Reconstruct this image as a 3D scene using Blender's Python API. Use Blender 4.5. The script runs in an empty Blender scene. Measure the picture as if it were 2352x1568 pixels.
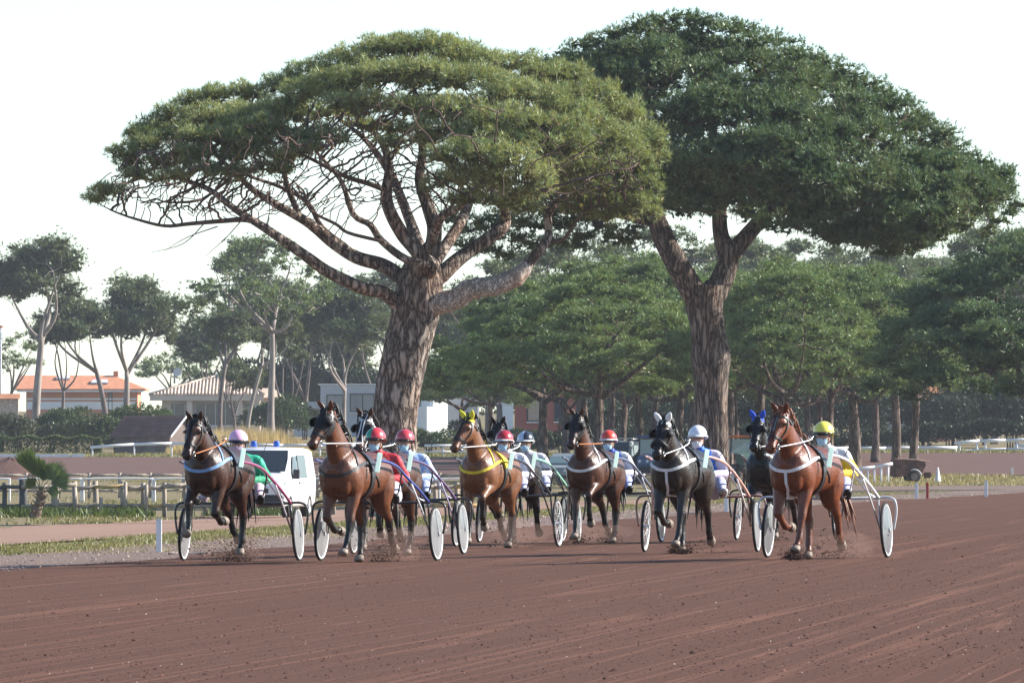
import bpy, bmesh, math, random
import numpy as np
from mathutils import Vector, Matrix
from mathutils.bvhtree import BVHTree

scene = bpy.context.scene
COL = scene.collection
R = math.radians
# ------------------------------------------------------------------ camera
# a long lens 1.2 m above the track, looking along +Y
F, CX, HY, CH = 19600.0, 1176.0, 1055.0, 1.2
cam = bpy.data.cameras.new('camera')
cam.lens = 300.0; cam.sensor_width = 36.0; cam.sensor_fit = 'HORIZONTAL'
cam.shift_y = (HY - 784.0) / 2352.0
cam.clip_start = 0.5; cam.clip_end = 20000
cam_o = bpy.data.objects.new('camera', cam); COL.objects.link(cam_o)
cam_o.location = (0, 0, CH); cam_o.rotation_euler = (R(90), 0, 0)
scene.camera = cam_o
# ------------------------------------------------------------------ sky + sun
SUN_EL, SUN_BEHIND = R(28), R(12)          # sun to the right and a little behind the subjects
sdir = Vector((math.cos(SUN_BEHIND) * math.cos(SUN_EL), math.sin(SUN_BEHIND) * math.cos(SUN_EL), math.sin(SUN_EL)))
world = bpy.data.worlds.new('World'); scene.world = world; world.use_nodes = True
wn = world.node_tree; wn.nodes.clear()
sky = wn.nodes.new('ShaderNodeTexSky'); sky.sky_type = 'NISHITA'; sky.sun_disc = False
sky.sun_elevation = SUN_EL; sky.sun_rotation = math.atan2(sdir.x, sdir.y)
sky.air_density = 0.78; sky.dust_density = 0.3; sky.ozone_density = 2.0
bg = wn.nodes.new('ShaderNodeBackground'); bg.inputs['Strength'].default_value = 0.102
wo = wn.nodes.new('ShaderNodeOutputWorld')
wn.links.new(sky.outputs[0], bg.inputs[0]); wn.links.new(bg.outputs[0], wo.inputs[0])
sl = bpy.data.lights.new('sun', 'SUN'); sl.energy = 5.0; sl.angle = R(0.53); sl.color = (1.0, 0.95, 0.87)
so = bpy.data.objects.new('sun', sl); COL.objects.link(so)
so.rotation_euler = (-sdir).to_track_quat('-Z', 'Y').to_euler()
so.location = (60, 60, 80)
vs = scene.view_settings
vs.view_transform = 'Standard'; vs.look = 'None'; vs.exposure = 1.24; vs.gamma = 1.0; vs.use_curve_mapping = False
scene.render.engine = 'CYCLES'
cy = scene.cycles
cy.use_denoising = True
try:
    cy.denoiser = 'OPENIMAGEDENOISE'; cy.denoising_input_passes = 'RGB_ALBEDO_NORMAL'
except Exception: pass
cy.max_bounces = 6; cy.diffuse_bounces = 2; cy.glossy_bounces = 2; cy.transmission_bounces = 4
cy.transparent_max_bounces = 6; cy.volume_bounces = 1
cy.sample_clamp_indirect = 4.0
# ------------------------------------------------------------------ helpers
def lin(c):
    c /= 255.0
    return c / 12.92 if c <= 0.04045 else ((c + 0.055) / 1.055) ** 2.4
def S(r, g, b, k=1.0): return (lin(r) * k, lin(g) * k, lin(b) * k)
def P(px, py, Y): return Vector(((px - CX) * Y / F, Y, CH + (HY - py) * Y / F))
def X(px, Y): return (px - CX) * Y / F
def sstep(a, b, x):
    t = min(1, max(0, (x - a) / (b - a))); return t * t * (3 - 2 * t)
def interp(x, xs, ys): return float(np.interp(x, xs, ys))
def edge_x(Y): return -5.8 + (Y - 96) * 0.114          # left edge of the racing track
def gz(x, Y):
    u = x - edge_x(Y)
    z = 0.012 * min(20, max(-9, x)) * (1 - sstep(150, 300, Y))
    zin = interp(Y, [0, 260, 430], [-0.42, -0.42, 0.0])
    z += zin * sstep(0.5, 20, -u)
    z += interp(Y, [0, 430, 500, 600, 650, 850, 1200, 2000, 5000], [0, 0, 0.3, 1.35, 1.6, 4.0, 8.0, 12.0, 12.0])
    if Y > 540: z += 0.3 * sstep(8, 16, x) * sstep(540, 600, Y)
    return z
def G(px, Y):
    x = X(px, Y); return Vector((x, Y, gz(x, Y)))

def node_mat(name):
    m = bpy.data.materials.new(name); m.use_nodes = True
    nt = m.node_tree; nt.nodes.clear()
    out = nt.nodes.new('ShaderNodeOutputMaterial')
    return m, nt, out
def N(nt, t, **kw):
    n = nt.nodes.new(t)
    for k, v in kw.items():
        if k in n.inputs: n.inputs[k].default_value = v
        else: setattr(n, k, v)
    return n
def rgba(c): return (c[0], c[1], c[2], 1.0)
def noise(nt, vec, scale, detail=4.0, rough=0.6, dist=0.0):
    n = nt.nodes.new('ShaderNodeTexNoise')
    n.inputs['Scale'].default_value = scale; n.inputs['Detail'].default_value = detail
    n.inputs['Roughness'].default_value = rough; n.inputs['Distortion'].default_value = dist
    if vec is not None: nt.links.new(vec, n.inputs['Vector'])
    return n
def ramp(nt, fac, stops):
    r = nt.nodes.new('ShaderNodeValToRGB'); e = r.color_ramp.elements
    while len(e) > len(stops): e.remove(e[-1])
    while len(e) < len(stops): e.new(0.5)
    for el, (p, c) in zip(e, stops): el.position = p; el.color = rgba(c) if len(c) == 3 else c
    nt.links.new(fac, r.inputs[0]); return r
def mixc(nt, fac, a, b, blend='MIX'):
    m = nt.nodes.new('ShaderNodeMix'); m.data_type = 'RGBA'; m.blend_type = blend
    def put(sock, v):
        if hasattr(v, 'is_output') or hasattr(v, 'links'): nt.links.new(v, sock)
        elif isinstance(v, (int, float)): sock.default_value = v
        else: sock.default_value = rgba(v)
    put(m.inputs[0], fac); put(m.inputs[6], a); put(m.inputs[7], b)
    return m.outputs[2]
def mapping(nt, scale=(1, 1, 1), rot=(0, 0, 0), coord='Object'):
    tc = nt.nodes.new('ShaderNodeTexCoord'); mp = nt.nodes.new('ShaderNodeMapping')
    mp.inputs['Scale'].default_value = scale; mp.inputs['Rotation'].default_value = rot
    nt.links.new(tc.outputs[coord], mp.inputs[0]); return mp.outputs[0]
def pm(name, col, rough=0.6, var=0.25, scale=6.0, bump=0.0, bscale=None, spec=0.3, metal=0.0, col2=None,
       stretch=(1, 1, 1), attr=None, coat=0.0):
    """plain procedural material: base colour broken up by noise, optional bump / vertex colour"""
    m, nt, out = node_mat(name)
    b = nt.nodes.new('ShaderNodeBsdfPrincipled')
    b.inputs['Roughness'].default_value = rough; b.inputs['Metallic'].default_value = metal
    b.inputs['Specular IOR Level'].default_value = spec
    b.inputs['Coat Weight'].default_value = coat
    vec = mapping(nt, stretch)
    n = noise(nt, vec, scale)
    lo = tuple(c * (1 - var) for c in col)
    hi = tuple(min(1, c * (1 + var)) for c in (col2 or col))
    r = ramp(nt, n.outputs[0], [(0.3, lo), (0.7, hi)])
    c = r.outputs[0]
    if attr:
        a = nt.nodes.new('ShaderNodeAttribute'); a.attribute_name = attr
        r2 = ramp(nt, n.outputs[0], [(0.3, (1 - var,) * 3), (0.7, (1 + 0 * var,) * 3)])
        c = mixc(nt, 1.0, a.outputs[0], r2.outputs[0], 'MULTIPLY')
    nt.links.new(c, b.inputs['Base Color'])
    if bump:
        n2 = noise(nt, vec, bscale or scale * 3)
        bp = nt.nodes.new('ShaderNodeBump'); bp.inputs['Strength'].default_value = bump; bp.inputs['Distance'].default_value = 0.02
        nt.links.new(n2.outputs[0], bp.inputs['Height']); nt.links.new(bp.outputs[0], b.inputs['Normal'])
    nt.links.new(b.outputs[0], out.inputs[0])
    return m
def leaf_mat(name, c1, c2, trans=0.25, nscale=0.6, attr='Col', gloss=0.045):
    """needles and leaves: thin, partly translucent, patchy hue, per-tuft tint from an attribute"""
    m, nt, out = node_mat(name)
    vec = mapping(nt)
    n = noise(nt, vec, nscale, 3.0)
    col = ramp(nt, n.outputs[0], [(0.32, c1), (0.68, c2)]).outputs[0]
    a = nt.nodes.new('ShaderNodeAttribute'); a.attribute_name = attr
    col = mixc(nt, 1.0, col, a.outputs[0], 'MULTIPLY')
    d = nt.nodes.new('ShaderNodeBsdfDiffuse'); t = nt.nodes.new('ShaderNodeBsdfTranslucent')
    g = nt.nodes.new('ShaderNodeBsdfGlossy'); g.inputs['Roughness'].default_value = 0.45
    g.inputs['Color'].default_value = (0.8, 0.85, 0.75, 1)
    nt.links.new(col, d.inputs[0])
    tcol = mixc(nt, 1.0, col, (1.2, 1.25, 0.6), 'MULTIPLY'); nt.links.new(tcol, t.inputs[0])
    mx = nt.nodes.new('ShaderNodeMixShader'); mx.inputs[0].default_value = trans
    nt.links.new(d.outputs[0], mx.inputs[1]); nt.links.new(t.outputs[0], mx.inputs[2])
    m2 = nt.nodes.new('ShaderNodeMixShader'); m2.inputs[0].default_value = gloss
    nt.links.new(mx.outputs[0], m2.inputs[1]); nt.links.new(g.outputs[0], m2.inputs[2])
    nt.links.new(m2.outputs[0], out.inputs[0])
    return m
def bark_mat(name, dark, mid, light, scale=7.0, zs=0.22, bump=0.9):
    m, nt, out = node_mat(name)
    vec = mapping(nt, (1, 1, zs))
    nz = noise(nt, vec, scale * 0.6, 4.0)
    wv = mixc(nt, 0.30, vec, nz.outputs[1])
    vo = nt.nodes.new('ShaderNodeTexVoronoi'); vo.feature = 'DISTANCE_TO_EDGE'; vo.inputs['Scale'].default_value = scale
    nt.links.new(wv, vo.inputs['Vector'])
    n2 = noise(nt, vec, scale * 3.0, 5.0)
    c = ramp(nt, vo.outputs['Distance'], [(0.0, dark), (0.10, mid), (0.35, light)]).outputs[0]
    pat = ramp(nt, n2.outputs[0], [(0.3, (0.55, 0.5, 0.48)), (0.7, (1.1, 1.08, 1.05))]).outputs[0]
    c = mixc(nt, 0.8, c, pat, 'MULTIPLY')
    n3 = noise(nt, mapping(nt), 0.9, 2.0)
    c = mixc(nt, ramp(nt, n3.outputs[0], [(0.45, (0, 0, 0)), (0.65, (0.6, 0.6, 0.6))]).outputs[0], c, mixc(nt, 1.0, c, (1.12, 0.86, 0.70), 'MULTIPLY'))
    b = nt.nodes.new('ShaderNodeBsdfPrincipled'); b.inputs['Roughness'].default_value = 0.9
    b.inputs['Specular IOR Level'].default_value = 0.15
    nt.links.new(c, b.inputs['Base Color'])
    h = ramp(nt, vo.outputs['Distance'], [(0.0, (0, 0, 0)), (0.22, (1, 1, 1))]).outputs[0]
    h = mixc(nt, 0.25, h, n2.outputs[0])
    bp = nt.nodes.new('ShaderNodeBump'); bp.inputs['Strength'].default_value = bump; bp.inputs['Distance'].default_value = 0.06
    nt.links.new(h, bp.inputs['Height']); nt.links.new(bp.outputs[0], b.inputs['Normal'])
    nt.links.new(b.outputs[0], out.inputs[0])
    return m

def mesh_np(name, verts, faces_flat, counts, cols=None, smooth=False):
    """fast mesh from numpy arrays (faces_flat: vertex indices, counts: loops per face)"""
    me = bpy.data.meshes.new(name)
    verts = np.asarray(verts, np.float32); ff = np.asarray(faces_flat, np.int32); cn = np.asarray(counts, np.int32)
    me.vertices.add(len(verts)); me.vertices.foreach_set('co', verts.ravel())
    me.loops.add(len(ff)); me.loops.foreach_set('vertex_index', ff)
    me.polygons.add(len(cn))
    st = np.zeros(len(cn), np.int32); st[1:] = np.cumsum(cn)[:-1]
    me.polygons.foreach_set('loop_start', st); me.polygons.foreach_set('loop_total', cn)
    if smooth: me.polygons.foreach_set('use_smooth', np.ones(len(cn), bool))
    me.update(calc_edges=True)
    if cols is not None:
        a = me.color_attributes.new('Col', 'FLOAT_COLOR', 'POINT')
        c = np.ones((len(verts), 4), np.float32); c[:, :3] = cols
        a.data.foreach_set('color', c.ravel())
    return me
def link(name, me, mat, parent=None, loc=None):
    o = bpy.data.objects.new(name, me); COL.objects.link(o)
    if mat is not None:
        for mm in (mat if isinstance(mat, (list, tuple)) else [mat]): me.materials.append(mm)
    if parent is not None: o.parent = parent
    if loc is not None: o.location = loc
    return o
def tag(o, label=None, cat=None, group=None, kind=None):
    if label: o['label'] = label
    if cat: o['category'] = cat
    if group: o['group'] = group
    if kind: o['kind'] = kind
    return o
def empty(name, loc, rz=0.0, label=None, cat=None, group=None):
    o = bpy.data.objects.new(name, None); COL.objects.link(o)
    o.location = loc; o.rotation_euler = (0, 0, rz); o.empty_display_size = 0.2
    return tag(o, label, cat, group)
def copy_tree(o, parent=None):
    c = o.copy(); COL.objects.link(c); c.parent = parent
    for ch in list(o.children): copy_tree(ch, c)
    return c

class MB:
    """collects simple shapes into one mesh"""
    def __init__(s): s.v = []; s.f = []; s.mi = []; s.sm = []; s.m = 0; s.smooth = False
    def _add(s, vs, fs):
        k = len(s.v); s.v += [tuple(v) for v in vs]
        for f in fs: s.f.append(tuple(i + k for i in f)); s.mi.append(s.m); s.sm.append(s.smooth)
    def hexa(s, p):                                   # 8 corners: bottom 4 ccw, top 4 ccw
        s._add(p, [(3, 2, 1, 0), (4, 5, 6, 7), (0, 1, 5, 4), (1, 2, 6, 5), (2, 3, 7, 6), (3, 0, 4, 7)])
    def box(s, c, d, rz=0.0, M=None):
        hx, hy, hz = d[0] / 2, d[1] / 2, d[2] / 2
        pts = [Vector((x, y, z)) for z in (-hz, hz) for x, y in ((-hx, -hy), (hx, -hy), (hx, hy), (-hx, hy))]
        m = M if M is not None else Matrix.Rotation(rz, 3, 'Z')
        s.hexa([m @ q + Vector(c) for q in pts])
    def bbox(s, x0, x1, y0, y1, z0, z1): s.box(((x0 + x1) / 2, (y0 + y1) / 2, (z0 + z1) / 2), (x1 - x0, y1 - y0, z1 - z0))
    def bar(s, a, b, w, h, up=(0, 0, 1)):             # rectangular bar from a to b
        a, b = Vector(a), Vector(b); t = (b - a).normalized(); u = Vector(up)
        sd = t.cross(u)
        if sd.length < 1e-4: sd = t.cross(Vector((1, 0, 0)))
        sd.normalize(); n = sd.cross(t)
        q = [sd * (i * w / 2) + n * (j * h / 2) for i, j in ((-1, -1), (1, -1), (1, 1), (-1, 1))]
        s.hexa([a + k for k in q] + [b + k for k in q])
    def tube(s, pts, rad, sides=8, cap=True, ell=None, up=None):
        pts = [Vector(p) for p in pts]; n = len(pts)
        if isinstance(rad, (int, float)): rad = [rad] * n
        k = len(s.v); ref = Vector(up) if up is not None else None
        prev = None
        for i, p in enumerate(pts):
            t = (pts[min(n - 1, i + 1)] - pts[max(0, i - 1)])
            if t.length < 1e-9: t = Vector((0, 0, 1))
            t.normalize()
            if ref is not None: a = ref - t * ref.dot(t)
            elif prev is None:
                a = Vector((0, 0, 1)) if abs(t.z) < 0.9 else Vector((1, 0, 0)); a = a - t * a.dot(t)
            else: a = prev - t * prev.dot(t)
            if a.length < 1e-6: a = t.orthogonal()
            a.normalize(); prev = a; b = t.cross(a)
            r = rad[i]; e = 1.0 if ell is None else ell
            for j in range(sides):
                th = 2 * math.pi * j / sides
                s.v.append(tuple(p + a * (r * math.cos(th)) + b * (r * e * math.sin(th))))
        for i in range(n - 1):
            for j in range(sides):
                j2 = (j + 1) % sides
                s.f.append((k + i * sides + j, k + i * sides + j2, k + (i + 1) * sides + j2, k + (i + 1) * sides + j)); s.mi.append(s.m); s.sm.append(True)
        if cap:
            s.f.append(tuple(k + j for j in reversed(range(sides)))); s.mi.append(s.m); s.sm.append(False)
            s.f.append(tuple(k + (n - 1) * sides + j for j in range(sides))); s.mi.append(s.m); s.sm.append(False)
    def lathe(s, prof, c=(0, 0, 0), axis='Z', sides=24):   # prof: (r, h) pairs
        k = len(s.v); c = Vector(c)
        for r, h in prof:
            for j in range(sides):
                th = 2 * math.pi * j / sides; x, y = r * math.cos(th), r * math.sin(th)
                s.v.append(tuple(c + (Vector((x, y, h)) if axis == 'Z' else Vector((x, h, y)) if axis == 'Y' else Vector((h, x, y)))))
        for i in range(len(prof) - 1):
            for j in range(sides):
                j2 = (j + 1) % sides; q = (k + i * sides + j, k + i * sides + j2, k + (i + 1) * sides + j2, k + (i + 1) * sides + j)
                s.f.append(q if axis != 'Y' else q[::-1]); s.mi.append(s.m); s.sm.append(s.smooth)
    def prism(s, poly, a0, a1, axis='Y'):             # polygon in a plane, extruded along an axis
        n = len(poly); k = len(s.v)
        for a in (a0, a1):
            for u, v in poly: s.v.append((u, a, v) if axis == 'Y' else (a, u, v) if axis == 'X' else (u, v, a))
        s.f.append(tuple(k + i for i in range(n))); s.f.append(tuple(k + n + i for i in reversed(range(n))))
        s.mi += [s.m] * 2; s.sm += [False] * 2
        for i in range(n):
            j = (i + 1) % n; s.f.append((k + i, k + n + i, k + n + j, k + j)); s.mi.append(s.m); s.sm.append(False)
    def poly(s, pts): s._add(pts, [tuple(range(len(pts)))])
    def build(s, name, mat, parent=None, fix=True, bevel=0.0):
        me = bpy.data.meshes.new(name); me.from_pydata(s.v, [], s.f)
        me.polygons.foreach_set('material_index', s.mi); me.polygons.foreach_set('use_smooth', s.sm)
        if fix:
            bm = bmesh.new(); bm.from_mesh(me); bmesh.ops.recalc_face_normals(bm, faces=bm.faces); bm.to_mesh(me); bm.free()
        o = link(name, me, mat, parent)
        if bevel:
            b = o.modifiers.new('bevel', 'BEVEL'); b.width = bevel; b.segments = 2; b.limit_method = 'ANGLE'; b.angle_limit = R(40)
        return o
def smooth_path(pts, n=6):
    """Catmull-Rom through points (tuples of any length)"""
    p = [np.array(q, float) for q in pts]; out = []
    for i in range(len(p) - 1):
        p0, p1, p2, p3 = p[max(0, i - 1)], p[i], p[i + 1], p[min(len(p) - 1, i + 2)]
        for k in range(n):
            t = k / n
            out.append(0.5 * ((2 * p1) + (p2 - p0) * t + (2 * p0 - 5 * p1 + 4 * p2 - p3) * t * t + (3 * p1 - p0 - 3 * p2 + p3) * t ** 3))
    out.append(p[-1]); return out
# ================================================================== ground
rng = np.random.default_rng(7)
def soil_mat(name, base, light, dark, lines=0.0, grey=None, fine=30.0):
    m, nt, out = node_mat(name)
    tc = nt.nodes.new('ShaderNodeTexCoord'); a = math.atan(0.114)
    def dot(v):
        d = nt.nodes.new('ShaderNodeVectorMath'); d.operation = 'DOT_PRODUCT'; d.inputs[1].default_value = v
        nt.links.new(tc.outputs['Object'], d.inputs[0]); return d.outputs['Value']
    U, V = dot((math.cos(a), -math.sin(a), 0)), dot((math.sin(a), math.cos(a), 0))
    def uv(ku, kv, off=0.0):
        def mul(s, k):
            q = nt.nodes.new('ShaderNodeMath'); q.operation = 'MULTIPLY_ADD'; q.inputs[1].default_value = k; q.inputs[2].default_value = off
            nt.links.new(s, q.inputs[0]); return q.outputs[0]
        c = nt.nodes.new('ShaderNodeCombineXYZ'); nt.links.new(mul(U, ku), c.inputs[0]); nt.links.new(mul(V, kv), c.inputs[1])
        return c.outputs[0]
    patch = noise(nt, uv(0.35, 0.035), 1.0, 4.0)
    c = ramp(nt, patch.outputs[0], [(0.35, base), (0.62, grey or light)]).outputs[0]
    streak = noise(nt, uv(3.2, 0.05, 5.0), 1.0, 5.0, 0.65)
    c = mixc(nt, ramp(nt, streak.outputs[0], [(0.42, (0, 0, 0)), (0.7, (0.55,) * 3)]).outputs[0], c, dark)
    fn = noise(nt, uv(fine, fine * 0.25, 2.0), 1.0, 3.0, 0.7)
    c = mixc(nt, 0.55, c, ramp(nt, fn.outputs[0], [(0.3, tuple(k * 0.55 for k in base)), (0.7, tuple(k * 1.35 for k in light))]).outputs[0])
    if lines:
        for k, (ku, kv, off, lo, hi) in enumerate(((1.15, 0.009, 11.0, 0.490, 0.500), (2.0, 0.010, 31.0, 0.494, 0.502), (3.6, 0.016, 3.0, 0.494, 0.503), (1.6, 0.008, 57.0, 0.440, 0.446), (1.9, 0.009, 77.0, 0.555, 0.562))):
            ln = noise(nt, uv(ku, kv, off), 1.0, 1.0, 0.3)
            w = (hi - lo) / 2
            f = ramp(nt, ln.outputs[0], [(lo - w, (0, 0, 0)), (lo, (lines,) * 3), (hi, (lines,) * 3), (hi + w, (0, 0, 0))]).outputs[0]
            br = noise(nt, uv(2.0, 0.06, 17.0 + k), 1.0, 4.0, 0.7)
            f = mixc(nt, 1.0, f, ramp(nt, br.outputs[0], [(0.36, (0, 0, 0)), (0.52, (1, 1, 1))]).outputs[0], 'MULTIPLY')
            c = mixc(nt, f, c, tuple(min(1, q * 1.9) for q in light))
    b = nt.nodes.new('ShaderNodeBsdfPrincipled'); b.inputs['Roughness'].default_value = 0.95; b.inputs['Specular IOR Level'].default_value = 0.08
    nt.links.new(c, b.inputs['Base Color'])
    bp = nt.nodes.new('ShaderNodeBump'); bp.inputs['Strength'].default_value = 0.35; bp.inputs['Distance'].default_value = 0.01
    nt.links.new(fn.outputs[0], bp.inputs['Height']); nt.links.new(bp.outputs[0], b.inputs['Normal'])
    nt.links.new(b.outputs[0], out.inputs[0])
    return m
M_track = soil_mat('track_soil', (0.090, 0.041, 0.025), (0.106, 0.051, 0.033), (0.062, 0.030, 0.020), 0.44, (0.094, 0.049, 0.034), 34)
M_far = soil_mat('far_track_soil', (0.115, 0.066, 0.054), (0.135, 0.08, 0.066), (0.09, 0.052, 0.045), 0.0, None, 8)
M_path = soil_mat('path_soil', (0.25, 0.155, 0.115), (0.31, 0.20, 0.15), (0.20, 0.125, 0.095), 0.0, None, 20)
M_gravel = soil_mat('gravel_soil', (0.145, 0.098, 0.083), (0.21, 0.155, 0.132), (0.11, 0.08, 0.072), 0.0, (0.19, 0.15, 0.115), 45)
M_earth = soil_mat('ground_soil', (0.17, 0.135, 0.075), (0.24, 0.19, 0.115), (0.12, 0.10, 0.05), 0.0, (0.15, 0.135, 0.06), 12)

def sheet(name, us, ys, mat, off, xfun=None, wob=0.0, kind='structure'):
    us = list(us); ys = list(ys); vs, ff = [], []
    for Y in ys:
        for k, u in enumerate(us):
            w = 0.0
            if wob and k in (0, len(us) - 1):
                w = wob * (math.sin(Y * 0.9 + k) * 0.4 + math.sin(Y * 0.37 + 2 * k) * 0.6 + rng.normal() * 0.35)
            x = (xfun(u, Y) if xfun else edge_x(Y) + u) + w
            vs.append((x, Y, gz(x, Y) + off))
    n = len(us)
    for i in range(len(ys) - 1):
        for k in range(n - 1): ff += [i * n + k, i * n + k + 1, (i + 1) * n + k + 1, (i + 1) * n + k]
    o = link(name, mesh_np(name, vs, ff, [4] * (len(ff) // 4), smooth=True), mat)
    tag(o, kind=kind); return o
def frange(a, b, s): return list(np.arange(a, b + 1e-6, s))
xs = frange(-600, -80, 40) + frange(-60, 60, 1.5) + frange(80, 600, 40)
ys = frange(-200, 0, 40) + frange(8, 300, 4) + frange(308, 700, 8) + frange(730, 1300, 40) + frange(1500, 9000, 500)
sheet('ground', xs, ys, M_earth, -0.03, xfun=lambda u, Y: u)
us_tr = frange(0, 10, 0.5) + frange(11, 34, 1.5) + [50]
sheet('racing_track', us_tr, frange(-40, 360, 2.5), M_track, 0.012, wob=0.22)
sheet('gravel_verge', [-1, -0.8, -0.6, -0.4, -0.2, 0, 0.15], frange(-40, 420, 2.0), M_gravel, 0.0,
      xfun=lambda u, Y: edge_x(Y) + u * (3.3 + max(0, Y - 180) * 0.06) if u < 0 else edge_x(Y) + u, wob=0.45)
sheet('dirt_path', [-20, -18, -16, -14, -12, -10, -8.6], frange(60, 300, 2.0), M_path, 0.004, wob=0.7)
sheet('far_track', frange(-120, 120, 3), frange(497, 602, 5), M_far, 0.02, xfun=lambda u, Y: u)
# a heap of track soil behind the wooden fence
hp = G(22, 470)
hv, hf = [], []
for i in range(9):
    for j in range(20):
        r = i / 8; th = 2 * math.pi * j / 20
        hv.append((hp.x + r * 4.2 * math.cos(th), hp.y + r * 4.2 * math.sin(th), hp.z - 0.05 + 1.2 * (1 - r) ** 1.2 + 0.05 * math.sin(7 * th + i)))
for i in range(8):
    for j in range(20): hf += [i * 20 + j, (i + 1) * 20 + j, (i + 1) * 20 + (j + 1) % 20, i * 20 + (j + 1) % 20]
tag(link('soil_heap', mesh_np('soil_heap', hv, hf, [4] * 160, smooth=True), M_far), 'low heap of brown track soil beyond the wooden fence', 'heap')

def scatter_clods(name, xyz, size, mat, zs=0.6, kind='stuff'):
    n = len(xyz); base = np.array([[1, 0, 0], [-0.3, 0.95, 0], [-0.8, -0.6, 0], [0.1, 0.05, 1.0]], float)
    th = rng.uniform(0, 6.28, n); c, s_ = np.cos(th), np.sin(th)
    v = np.repeat(base[None], n, 0) + rng.normal(0, 0.22, (n, 4, 3))
    v *= np.asarray(size)[:, None, None]; v[:, :, 2] *= zs
    x = v[:, :, 0] * c[:, None] - v[:, :, 1] * s_[:, None]; y = v[:, :, 0] * s_[:, None] + v[:, :, 1] * c[:, None]
    v[:, :, 0], v[:, :, 1] = x, y; v += xyz[:, None, :]
    f = np.array([[0, 1, 3], [1, 2, 3], [2, 0, 3]]); ff = (f[None] + (np.arange(n) * 4)[:, None, None]).ravel()
    return tag(link(name, mesh_np(name, v.reshape(-1, 3), ff, [3] * (3 * n)), mat), kind=kind)
def on_ground(x, y, off=0.0): return np.array([[a, b, gz(a, b) + off] for a, b in zip(x, y)])
# loose crumbs of track soil
n = 56000
Yc = 46 * (2.9 ** rng.uniform(0, 1, n)); xc = rng.uniform(-1, 1, n) * (Yc * 0.064 + 0.6)
keep = xc > np.array([edge_x(y) for y in Yc]) - 0.3; Yc, xc = Yc[keep], xc[keep]
M_crumb = pm('soil_crumbs', (0.100, 0.052, 0.042), 0.95, 0.5, 2.0, spec=0.05)
o = scatter_clods('soil_crumbs', on_ground(xc, Yc, 0.010), 0.0046 * rng.lognormal(0, 0.5, len(xc)), M_crumb, 0.75)
tag(o, 'loose crumbs of red brown track soil', 'soil')
# darker ploughed clods lying in drifts along the harrow lines
pts = []
while len(pts) < 8500:
    Y = 46 * (2.7 ** rng.uniform()); x = rng.uniform(-1, 1) * Y * 0.064; u = x - edge_x(Y)
    if u < 0.4: continue
    dens = 0.12 + 0.88 * sstep(0.2, 2.6, x + (70 - Y) * 0.06)
    if rng.uniform() > dens: continue
    k = rng.integers(3, 12)
    for q in range(k):
        yy = Y + rng.normal() * 0.5; xx = x + rng.normal() * 0.05 + (yy - Y) * 0.114
        pts.append((xx, yy))
pts = np.array(pts)
M_clod = pm('dark_clods', (0.048, 0.028, 0.025), 0.95, 0.5, 3.0, spec=0.05)
o = scatter_clods('dark_clods', on_ground(pts[:, 0], pts[:, 1], 0.010), 0.0065 * rng.lognormal(0, 0.45, len(pts)), M_clod, 0.55)
tag(o, 'dark ploughed clods along the harrow lines of the track', 'soil')
# a few pale chips
n = 500; Yp = 46 * (2.6 ** rng.uniform(0, 1, n)); xp = rng.uniform(-1, 1, n) * Yp * 0.064
keep = xp > np.array([edge_x(y) for y in Yp]); Yp, xp = Yp[keep], xp[keep]
tag(scatter_clods('pale_chips', on_ground(xp, Yp, 0.012), 0.0034 * rng.lognormal(0, 0.4, len(xp)), pm('pale_chips', (0.5, 0.44, 0.40), 0.9, 0.2), 0.8), 'tiny pale stone chips on the track', 'gravel')
# verge pebbles
n = 12000; Yg = 60 * (5.5 ** rng.uniform(0, 1, n)); ug = -rng.uniform(-0.05, 1, n) ** 1 * (4.2 + np.maximum(0, Yg - 190) * 0.055)
xg = np.array([edge_x(y) for y in Yg]) + ug; keep = np.abs(xg) < Yg * 0.064 + 0.5; Yg, xg = Yg[keep], xg[keep]
tag(scatter_clods('verge_gravel', on_ground(xg, Yg, 0.0), 0.011 * rng.lognormal(0, 0.45, len(xg)) * (Yg / 110) ** 0.5, pm('verge_gravel', (0.26, 0.20, 0.18), 0.95, 0.55, 1.5, spec=0.05), 0.8), 'grey brown gravel along the track edge', 'gravel')

def blades(name, xyz, h, w, mat, lean=0.35, per=3, tint=None, kind='stuff'):
    """upright pointed blades in small tufts"""
    n = len(xyz); h = np.repeat(h, per); w = np.repeat(w, per); b = np.repeat(xyz, per, 0); m = n * per
    th = rng.uniform(0, 6.28, m); b[:, 0] += rng.normal(0, 1, m) * w * 1.5; b[:, 1] += rng.normal(0, 1, m) * w * 1.5
    la = rng.uniform(0, 6.28, m); ln = np.abs(rng.normal(0, lean, m))
    d = np.stack([np.cos(th), np.sin(th), np.zeros(m)], 1) * w[:, None] * 0.5
    tip = b + np.stack([np.cos(la) * ln * h, np.sin(la) * ln * h, h * rng.uniform(0.7, 1.15, m)], 1)
    v = np.stack([b - d, b + d, tip], 1).reshape(-1, 3)
    col = np.repeat(np.clip(rng.normal(1, 0.22, (n, 1)) * (np.ones((n, 3)) if tint is None else tint), 0.3, 2.0), per * 3, 0)
    return tag(link(name, mesh_np(name, v, np.arange(3 * m), [3] * m, col), mat), kind=kind)
M_grass = leaf_mat('grass_blades', (0.125, 0.125, 0.048), (0.23, 0.195, 0.09), 0.3, 0.25)
M_dry = leaf_mat('dry_grass', (0.21, 0.175, 0.085), (0.30, 0.24, 0.125), 0.25, 0.4)
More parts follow.
